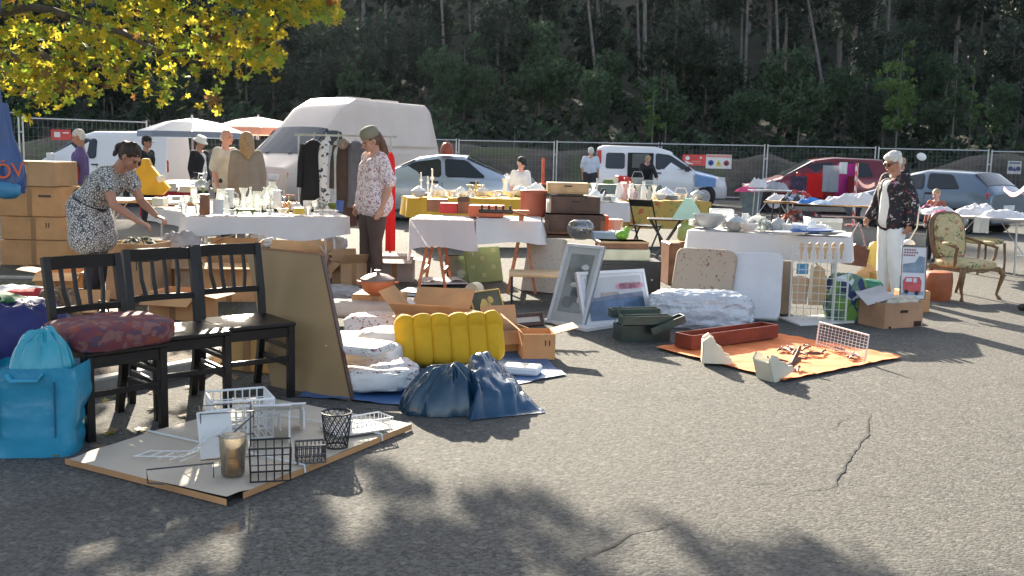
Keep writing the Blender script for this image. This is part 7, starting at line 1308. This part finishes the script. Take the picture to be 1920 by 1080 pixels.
T1r = [('bottle', 'grn', 382, 400, 1.05), ('jar', 'brn', 384, 405, 1.0), ('jug', 'g', 415, 392, 1.05), ('frame', 'zn', 409, 404, .8), ('tumbler', 'g', 396, 398, 1.1), ('jug', 'w', 431, 391, 1.0), ('glass', 'g', 366, 400, 1.), ('glass', 'g', 443, 402, 1.), ('vase', 'g', 457, 394, 1.05), ('tray', 'grn', 459, 405, 1.0), ('bottle', 'g', 470, 392, .95), ('jar', 'g', 482, 396, 1.0), ('glass', 'g', 489, 403, 1.), ('vasebig', 'g', 500, 396, .8), ('vasebig', 'gg', 511, 392, .95), ('jar', 'w', 520, 393, 1.0), ('bowl', 'cream', 530, 402, .7), ('basket', 'or_', 545, 396, .9), ('candle', 'gold', 542, 403, .7), ('teapot', 'fl', 556, 399, .8), ('box', 'yel', 560, 403, .7), ('bowl', 'g', 573, 401, .8), ('box', 'w', 583, 393, 1.0), ('tureen', 'g', 597, 396, .8), ('dish', 'w', 612, 401, .9), ('bowl', 'grn', 626, 394, .9), ('tumbler', 'blue', 637, 399, 1.3), ('glass', 'g', 378, 392, 1.), ('glass', 'g', 350, 396, 1.), ('tumbler', 'g', 345, 402, 1.), ('tumbler', 'g', 372, 403, 1.), ('bottle', 'w', 426, 402, .7), ('cup', 'w', 435, 405, .8), ('cup', 'w', 448, 396, .8), ('glass', 'g', 466, 399, 1.), ('candle', 'zn', 533, 396, .8), ('cup', 'w', 506, 405, .8), ('tumbler', 'g', 578, 405, .9), ('glass', 'g', 590, 404, .9), ('cup', 'fl', 603, 405, .8), ('bowl', 'w', 619, 405, .7)]
goods('on the long glassware table', .76, T1r, 'glassware on the long white table')
goods('on the white table behind the glassware', .76, [('plates', 'w', 330, 378, 1.), ('bowl', 'w', 355, 381, 1.), ('box', 'cream', 300, 388, 1.), ('dish', 'grey', 322, 386, 1.), ('cup', 'w', 340, 390, 1.), ('cup', 'w', 312, 380, 1.), ('jar', 'g', 364, 377, .8), ('tumbler', 'g', 374, 380, 1.)], 'crockery behind the glassware')
goods('on the heaped table in front of the red counter', .77, [('kettle', 'zn', 378, 358, 1.4), ('pan', 'blk', 395, 356, 1.3), ('pan', 'zn', 410, 361, 1.2), ('book', 'w', 300, 356, 1.6), ('book', 'blue', 275, 358, 1.6), ('box', 'grey', 318, 360, 1.3), ('book', 'grey', 338, 354, 1.8), ('box', 'blue', 296, 364, 1.5), ('candle', 'zn', 386, 352, 1.3), ('bottle', 'grn', 268, 352, 1.1), ('kettle', 'blk', 368, 351, 1.3), ('teapot', 'blk', 424, 358, 1.1), ('basket', 'blk', 440, 358, 1.3), ('box', 'red', 262, 350, 1.1), ('book', 'cream', 350, 362, 1.5), ('jug', 'zn', 405, 350, 1.2)], 'metalware on the heaped table')
q = MB(); q.box((0, 0, .0), (.62, .42, .012), rot('X', .2)); q.box((.1, .1, .03), (.5, .3, .01), rot('X', .2) @ rot('Z', .2)); p = G(330, 352, .8); one('papers', q, MATS['white_board'], 'large white sheets lying on the heaped table in front of the red counter', 'papers', (p.x, p.y, .86))
q = MB(); q.prism([(-.22, -.2), (.16, -.2), (.26, -.1), (.02, .2), (-.02, .3), (-.1, .3), (-.12, .2), (-.25, .1)], -.06, .06); p = D(283, 338, 14.2); one('yellow_bag', q, M('mustard_bag', (.6, .38, .03), .6, .15), 'mustard yellow cloth bag standing on the heaped table', 'bag', tuple(p), .1)
q = MB(); q.cyl((-.05, 0, 0), (.05, 0, .03), .045, n=14); one('paper_roll', q, porc, 'white roll lying beside the mustard yellow bag', 'roll', tuple(D(303, 337, 14.1)))
goods('among the toys at the left of the heaped table', .77, [('fig', 'w', 262, 345, 1.4), ('fig', 'red', 257, 350, 1.2)], 'toys')
T3 = [('candle', 'w', 789, 365, 1.3), ('tureen', 'w', 785, 371, 1.), ('candle', 'w', 802, 366, 1.1), ('candle', 'w', 810, 365, 1.5), ('vasebig', 'w', 812, 370, .6), ('tureen', 'w', 820, 368, 1.), ('cup', 'w', 832, 370, 1.2), ('bowl', 'w', 842, 368, 1.1), ('cup', 'w', 852, 371, 1.2), ('teapot', 'w', 864, 369, 1.1), ('tureen', 'fl', 904, 369, .9), ('bowl', 'w', 920, 368, 1.), ('cup', 'w', 930, 371, 1.2), ('vase', 'w', 946, 367, 1.2), ('candle', 'w', 950, 366, 1.3), ('bowl', 'w', 958, 370, 1.1), ('tureen', 'w', 976, 369, 1.1), ('teapot', 'w', 990, 370, 1.2), ('tureen', 'w', 1004, 368, 1.3), ('cup', 'w', 877, 371, 1.), ('plates', 'w', 935, 366, 1.1), ('plates', 'w', 795, 370, 1.), ('cup', 'fl', 886, 371, 1.), ('bowl', 'grn', 872, 368, .8), ('fig', 'w', 1014, 370, 1.)]
goods('on the plain yellow cloth', .76, T3, 'white porcelain on the plain yellow cloth')
t = thing('chandelier', 'small brass and crystal chandelier standing among the porcelain on the yellow cloth', 'chandelier', (*tuple(G(892, 368, .76))[:2], .765)); q = MB(); q.lathe([(.06, 0), (.06, .015), (.015, .03), (.02, .12), (.03, .15), (.012, .2), (.012, .27)], 14); part('stem', q, gold, t)
for k in range(6):
    a = k*PI/3+.2; q = MB(); q.tube([(0, 0, .12), (.08*cos(a), .08*sin(a), .08), (.13*cos(a), .13*sin(a), .17)], .007, 6); q.lathe([(.02, .17), (.022, .185), (.01, .19)], 8, (.13*cos(a), .13*sin(a), 0)); part('arm', q, gold, t)
    q = MB(); q.ell((.11*cos(a), .11*sin(a), .08), (.02, .02, .035), 8, 6); part('crystal', q, porc, t)
goods('on the white cloth between the yellow ones', .76, [('teapot', 'w', 1116, 377, 1.2), ('plates', 'w', 1140, 378, 1.2), ('bowl', 'w', 1146, 375, 1.), ('tureen', 'w', 1106, 375, 1.), ('lamp', 'blk', 1131, 376, .8), ('cup', 'w', 1124, 379, 1.1), ('vase', 'w', 1112, 374, 1.1), ('cup', 'w', 1150, 379, 1.1), ('candle', 'zn', 1118, 374, 1.2)], 'crockery on the white cloth')
goods('on the yellow printed cloth', .765, [('jug', 'w', 1162, 375, 1.2), ('vase', 'pink', 1172, 376, 1.1), ('fig', 'w', 1185, 376, 1.3), ('vase', 'w', 1168, 374, 1.2), ('fig', 'w', 1206, 376, 1.5), ('vase', 'cream', 1196, 377, 1.), ('fig', 'pink', 1190, 377, .9), ('bowl', 'w', 1238, 377, 1.2), ('tureen', 'w', 1248, 376, 1.2), ('plates', 'w', 1262, 377, 1.3), ('basket', 'cream', 1276, 376, 1.), ('fig', 'cream', 1217, 377, 1.1), ('cup', 'w', 1298, 377, 1.2), ('tureen', 'grey', 1308, 376, 1.), ('vase', 'w', 1226, 376, 1.), ('bottle', 'g', 1180, 374, 1.1)], 'figurines and china on the yellow printed cloth')
goods('on the green-grey table by the open van', .785, [('box', 'red', 1165, 343, 1.8), ('box', 'red', 1178, 344, 1.4), ('book', 'grn', 1140, 345, 1.5), ('box', 'cream', 1152, 343, 1.2), ('basket', 'grey', 1195, 345, 1.5), ('book', 'grey', 1215, 346, 1.5)], 'boxes on the green-grey table')
T6 = [('bowl', 'grey', 1330, 430, 1.8), ('plates', 'w', 1312, 427, 1.2), ('box', 'w', 1352, 421, 1.6), ('cup', 'fl', 1372, 432, 1.2), ('tureen', 'grey', 1378, 434, .9), ('bowl', 'g', 1392, 432, 1.), ('jug', 'w', 1396, 430, .7), ('bowl', 'fl', 1402, 436, 1.), ('tureen', 'gg', 1420, 434, .95), ('vasebig', 'g', 1430, 436, .45), ('cup', 'w', 1438, 434, 1.2), ('teapot', 'grey', 1458, 436, 1.), ('cup', 'w', 1472, 437, 1.2), ('bowl', 'w', 1485, 438, 1.), ('dish', 'blue', 1522, 441, 1.5), ('cup', 'w', 1504, 439, 1.1), ('cup', 'w', 1515, 433, 1.1), ('teapot', 'w', 1520, 436, .8), ('bowl', 'w', 1532, 436, .9), ('dish', 'zn', 1556, 442, 1.1), ('cup', 'w', 1494, 434, 1.1), ('dish', 'w', 1482, 443, 1.2), ('cup', 'w', 1545, 437, 1.), ('plates', 'w', 1362, 428, 1.)]
goods('on the dishes table', .77, T6, 'dishes on the long white cloth on the right')
# white plastic crate behind the dishes table
bx('white_crate', 'white-grey plastic crate standing behind the right end of the dishes table', 'crate', 1518, 1578, 440, 409, .3, M('crate_grey', (.55, .56, .53), .5, .05), 0, 0, 12.6, MATS['white_plastic'])
# ---------------------------------------------------------------- clothes heaps far right
cw_ = lambda n, c: M(n, c, .9, .25, 8, .3, 30)
for lb, px, py, z, w_, d_, h_, mt in (('white sweaters heaped on the left of the long beer table', 1462, 376, .78, .35, .3, .12, cloth_w), ('black and white striped clothes heaped on the long beer table', 1488, 378, .78, .4, .3, .14, spots('bw_clothes', (.04, .04, .05), [(.6, .6, .62), (.3, .35, .45)], 9, .4)), ('bright blue and pale blue garments folded on the middle of the long beer table', 1522, 382, .78, .38, .3, .1, cw_('bright_blue', (.05, .2, .55))), ('pale blue shirts lying flat right of the bright blue garments', 1550, 384, .78, .45, .3, .06, cw_('pale_blue_shirts', (.45, .55, .65))), ('large white sheet heaped at the right end of the long beer table', 1600, 385, .78, .85, .4, .2, cloth_w), ('red and black clothes lying behind the striped heap', 1500, 370, .8, .4, .3, .13, spots('red_black', (.4, .04, .04), [(.03, .03, .04), (.6, .5, .5)], 8, .42)),
    ('pink and red clothes on top of the grey-green bin', 1402, 360, .72, .5, .3, .14, cw_('pink_clothes', (.7, .08, .2))), ('white clothes heaped on the small folding table', 1425, 352, .87, .4, .35, .2, cloth_w), ('grey and white bag on the small folding table', 1458, 356, .87, .45, .35, .2, cw_('grey_white', (.35, .36, .4))),
    ('white linen heaped at the left of the table by the hatchback', 1765, 402, .79, .5, .4, .1, cloth_w), ('white lace cloths in a tall heap behind the hanging white sheet', 1838, 404, .79, .55, .45, .16, cloth_w), ('white cloths heaped on the right end of the table by the hatchback', 1890, 409, .79, .6, .45, .12, cloth_w), ('black and pink scarves at the left corner of the table by the hatchback', 1752, 398, .8, .35, .3, .09, spots('black_pink', (.03, .03, .05), [(.6, .08, .2), (.05, .06, .2)], 8, .4)), ('bright pink cloth beside the black scarves', 1772, 402, .87, .22, .18, .05, cw_('hot_pink', (.75, .1, .25))),
    ('dark garments heaped on the floor under the long beer table', 1515, 415, .46, .5, .35, .2, spots('dark_mix', (.05, .03, .04), [(.4, .08, .05), (.3, .3, .32)], 9, .4)), ('rust-red and white toys heaped on the low bench', 1490, 412, .46, .35, .3, .18, spots('red_toys', (.5, .1, .05), [(.7, .6, .5), (.05, .05, .05)], 10, .4))):
    p = G(px, py, z); heap(lb, 'clothes', (p.x, p.y+.1, z), w_*1.15, d_, h_*1.3, mt, seed=px*.13, name='clothes_heap')
def hung(label, px0, px1, y0, y1, d, mat, cat='garment', nm='hanging_garment', rz=R(-4)):
    a, b = D(px0, y0, d), D(px1, y1, d); w_ = b.x-a.x; h_ = a.z-b.z; q = MB(); q.grid(lambda u, v: ((u-.5)*w_*(1-.1*v*(1-v)), .02*sin(u*11+px0)*(.3+v)+.01*nz(u*5, v*5), -h_*v+.02*nz(u*4, 7)*v), 18, 12); q.grid(lambda u, v: ((u-.5)*w_, .03+.02*sin(u*11+px0)*(.3+v), -h_*v), 18, 12); return one(nm, q, mat, label, cat, ((a.x+b.x)/2, d, a.z), rz)
hung('scarlet towel hanging over the side of the red car', 1512, 1543, 325, 370, 27.2, M('scarlet', (.6, .01, .01), .85, .08), 'towel', 'towel'); hung('grey sleeveless top hanging on the side of the red car', 1544, 1571, 310, 360, 27.1, M('grey_top', (.3, .32, .36), .9, .1), 'top', 'sleeveless_top'); hung('magenta cloth hanging on the rear half of the red car', 1571, 1604, 306, 368, 27.15, M('magenta', (.32, .02, .17), .85, .1), 'cloth', 'cloth'); hung('small white paper hanging on the magenta cloth', 1575, 1588, 304, 326, 26.9, MATS['white_board'], 'paper', 'paper'); hung('dark red skirt hanging at the end of the red car', 1590, 1606, 330, 372, 26.95, M('wine', (.16, .01, .02), .85), 'skirt', 'skirt')
hung('dark checked shirt hanging over the bonnet side of the red car', 1484, 1511, 330, 372, 27.1, spots('dark_check', (.03, .03, .06), [(.12, .12, .25), (.1, .02, .03)], 20, .4), 'shirt', 'shirt')
hung('white sheet of paper with green print hanging from the edge of the linen table', 1830, 1853, 400, 437, L8[1]-.47, M('paper_print', (.7, .73, .72), .6, .05), 'paper', 'paper', R(-4))
p = D(1728, 294, 24); t = thing('dish_reflector', 'round white mirror on a thin stand behind the hatchback', 'mirror', (p.x, p.y, 0)); q = MB(); q.ell((0, 0, p.z), (.12, .03, .09), 18, 10, rr=rot('Y', .3)); part('mirror_disc', q, porc, t); q = MB(); q.cyl((0, 0, 0), (0, 0, p.z-.07), .008, n=6); part('stand', q, blackm, t)
# bags under glassware table
for lb, px, py, w_, h_, mt in (('white plastic bag under the left half of the glassware table', 482, 465, .4, .2, cloth_w), ('grey cloth bundle by the right leg of the glassware table', 628, 470, .3, .2, MATS['grey_fabric']), ('dark handbag under the glassware table', 475, 492, .25, .18, blkc), ('greyish scarf heap behind the third black chair', 620, 560, .5, .12, MATS['grey_fabric']), ('white crumpled bag behind the backrest of the third black chair', 455, 545, .3, .25, cloth_w), ('pale grey papers on the ground left of the woman in the floral blouse', 640, 552, .4, .05, MATS['white_board'])):
    p = G(px, py); q = MB(); crumple(q, (0, 0, h_*.5), (w_/2, w_*.35, h_/2), .7, 36, 20, .16, 2.4, px*.1); one('bundle', q, mt, lb, 'bundle', (p.x, p.y+.1, 0))
# things in the carton shades around the bending woman
goods('in the shade beside the bending woman', .0, [('basket', 'brn', 160, 575, 1.4), ('kettle', 'blk', 195, 620, 1.2), ('jar', 'g', 290, 600, 1.)], 'kitchenware')
p = G(270, 425, .95); t = thing('cooking_pan', 'dark metal pan held by the bending woman over the tall box', 'pan', (p.x, p.y, .72), .4); q = MB(); q.lathe([(.1, 0), (.13, .07), (.127, .07), (.098, .006), (.001, .006)], 24); part('pan_body', q, blackm, t); q = MB(); q.tube([(.12, 0, .06), (.3, 0, .09)], .011, 6); part('handle', q, blackm, t)
# ---------------------------------------------------------------- light air between camera and wood
hz_ = MB(); hz_.box((0, 55, 9), (230, 160, 22)); ho = struct('haze', hz_, [], 'stuff'); hm_ = bpy.data.materials.new('haze'); hm_.use_nodes = True; n_ = hm_.node_tree.nodes; n_.clear()
om = n_.new('ShaderNodeOutputMaterial'); pv_ = n_.new('ShaderNodeVolumePrincipled'); pv_.inputs['Color'].default_value = (.7, .85, 1, 1); pv_.inputs['Density'].default_value = .00004; pv_.inputs['Anisotropy'].default_value = .7
hm_.node_tree.links.new(pv_.outputs[0], om.inputs['Volume']); ho.data.materials.append(hm_)
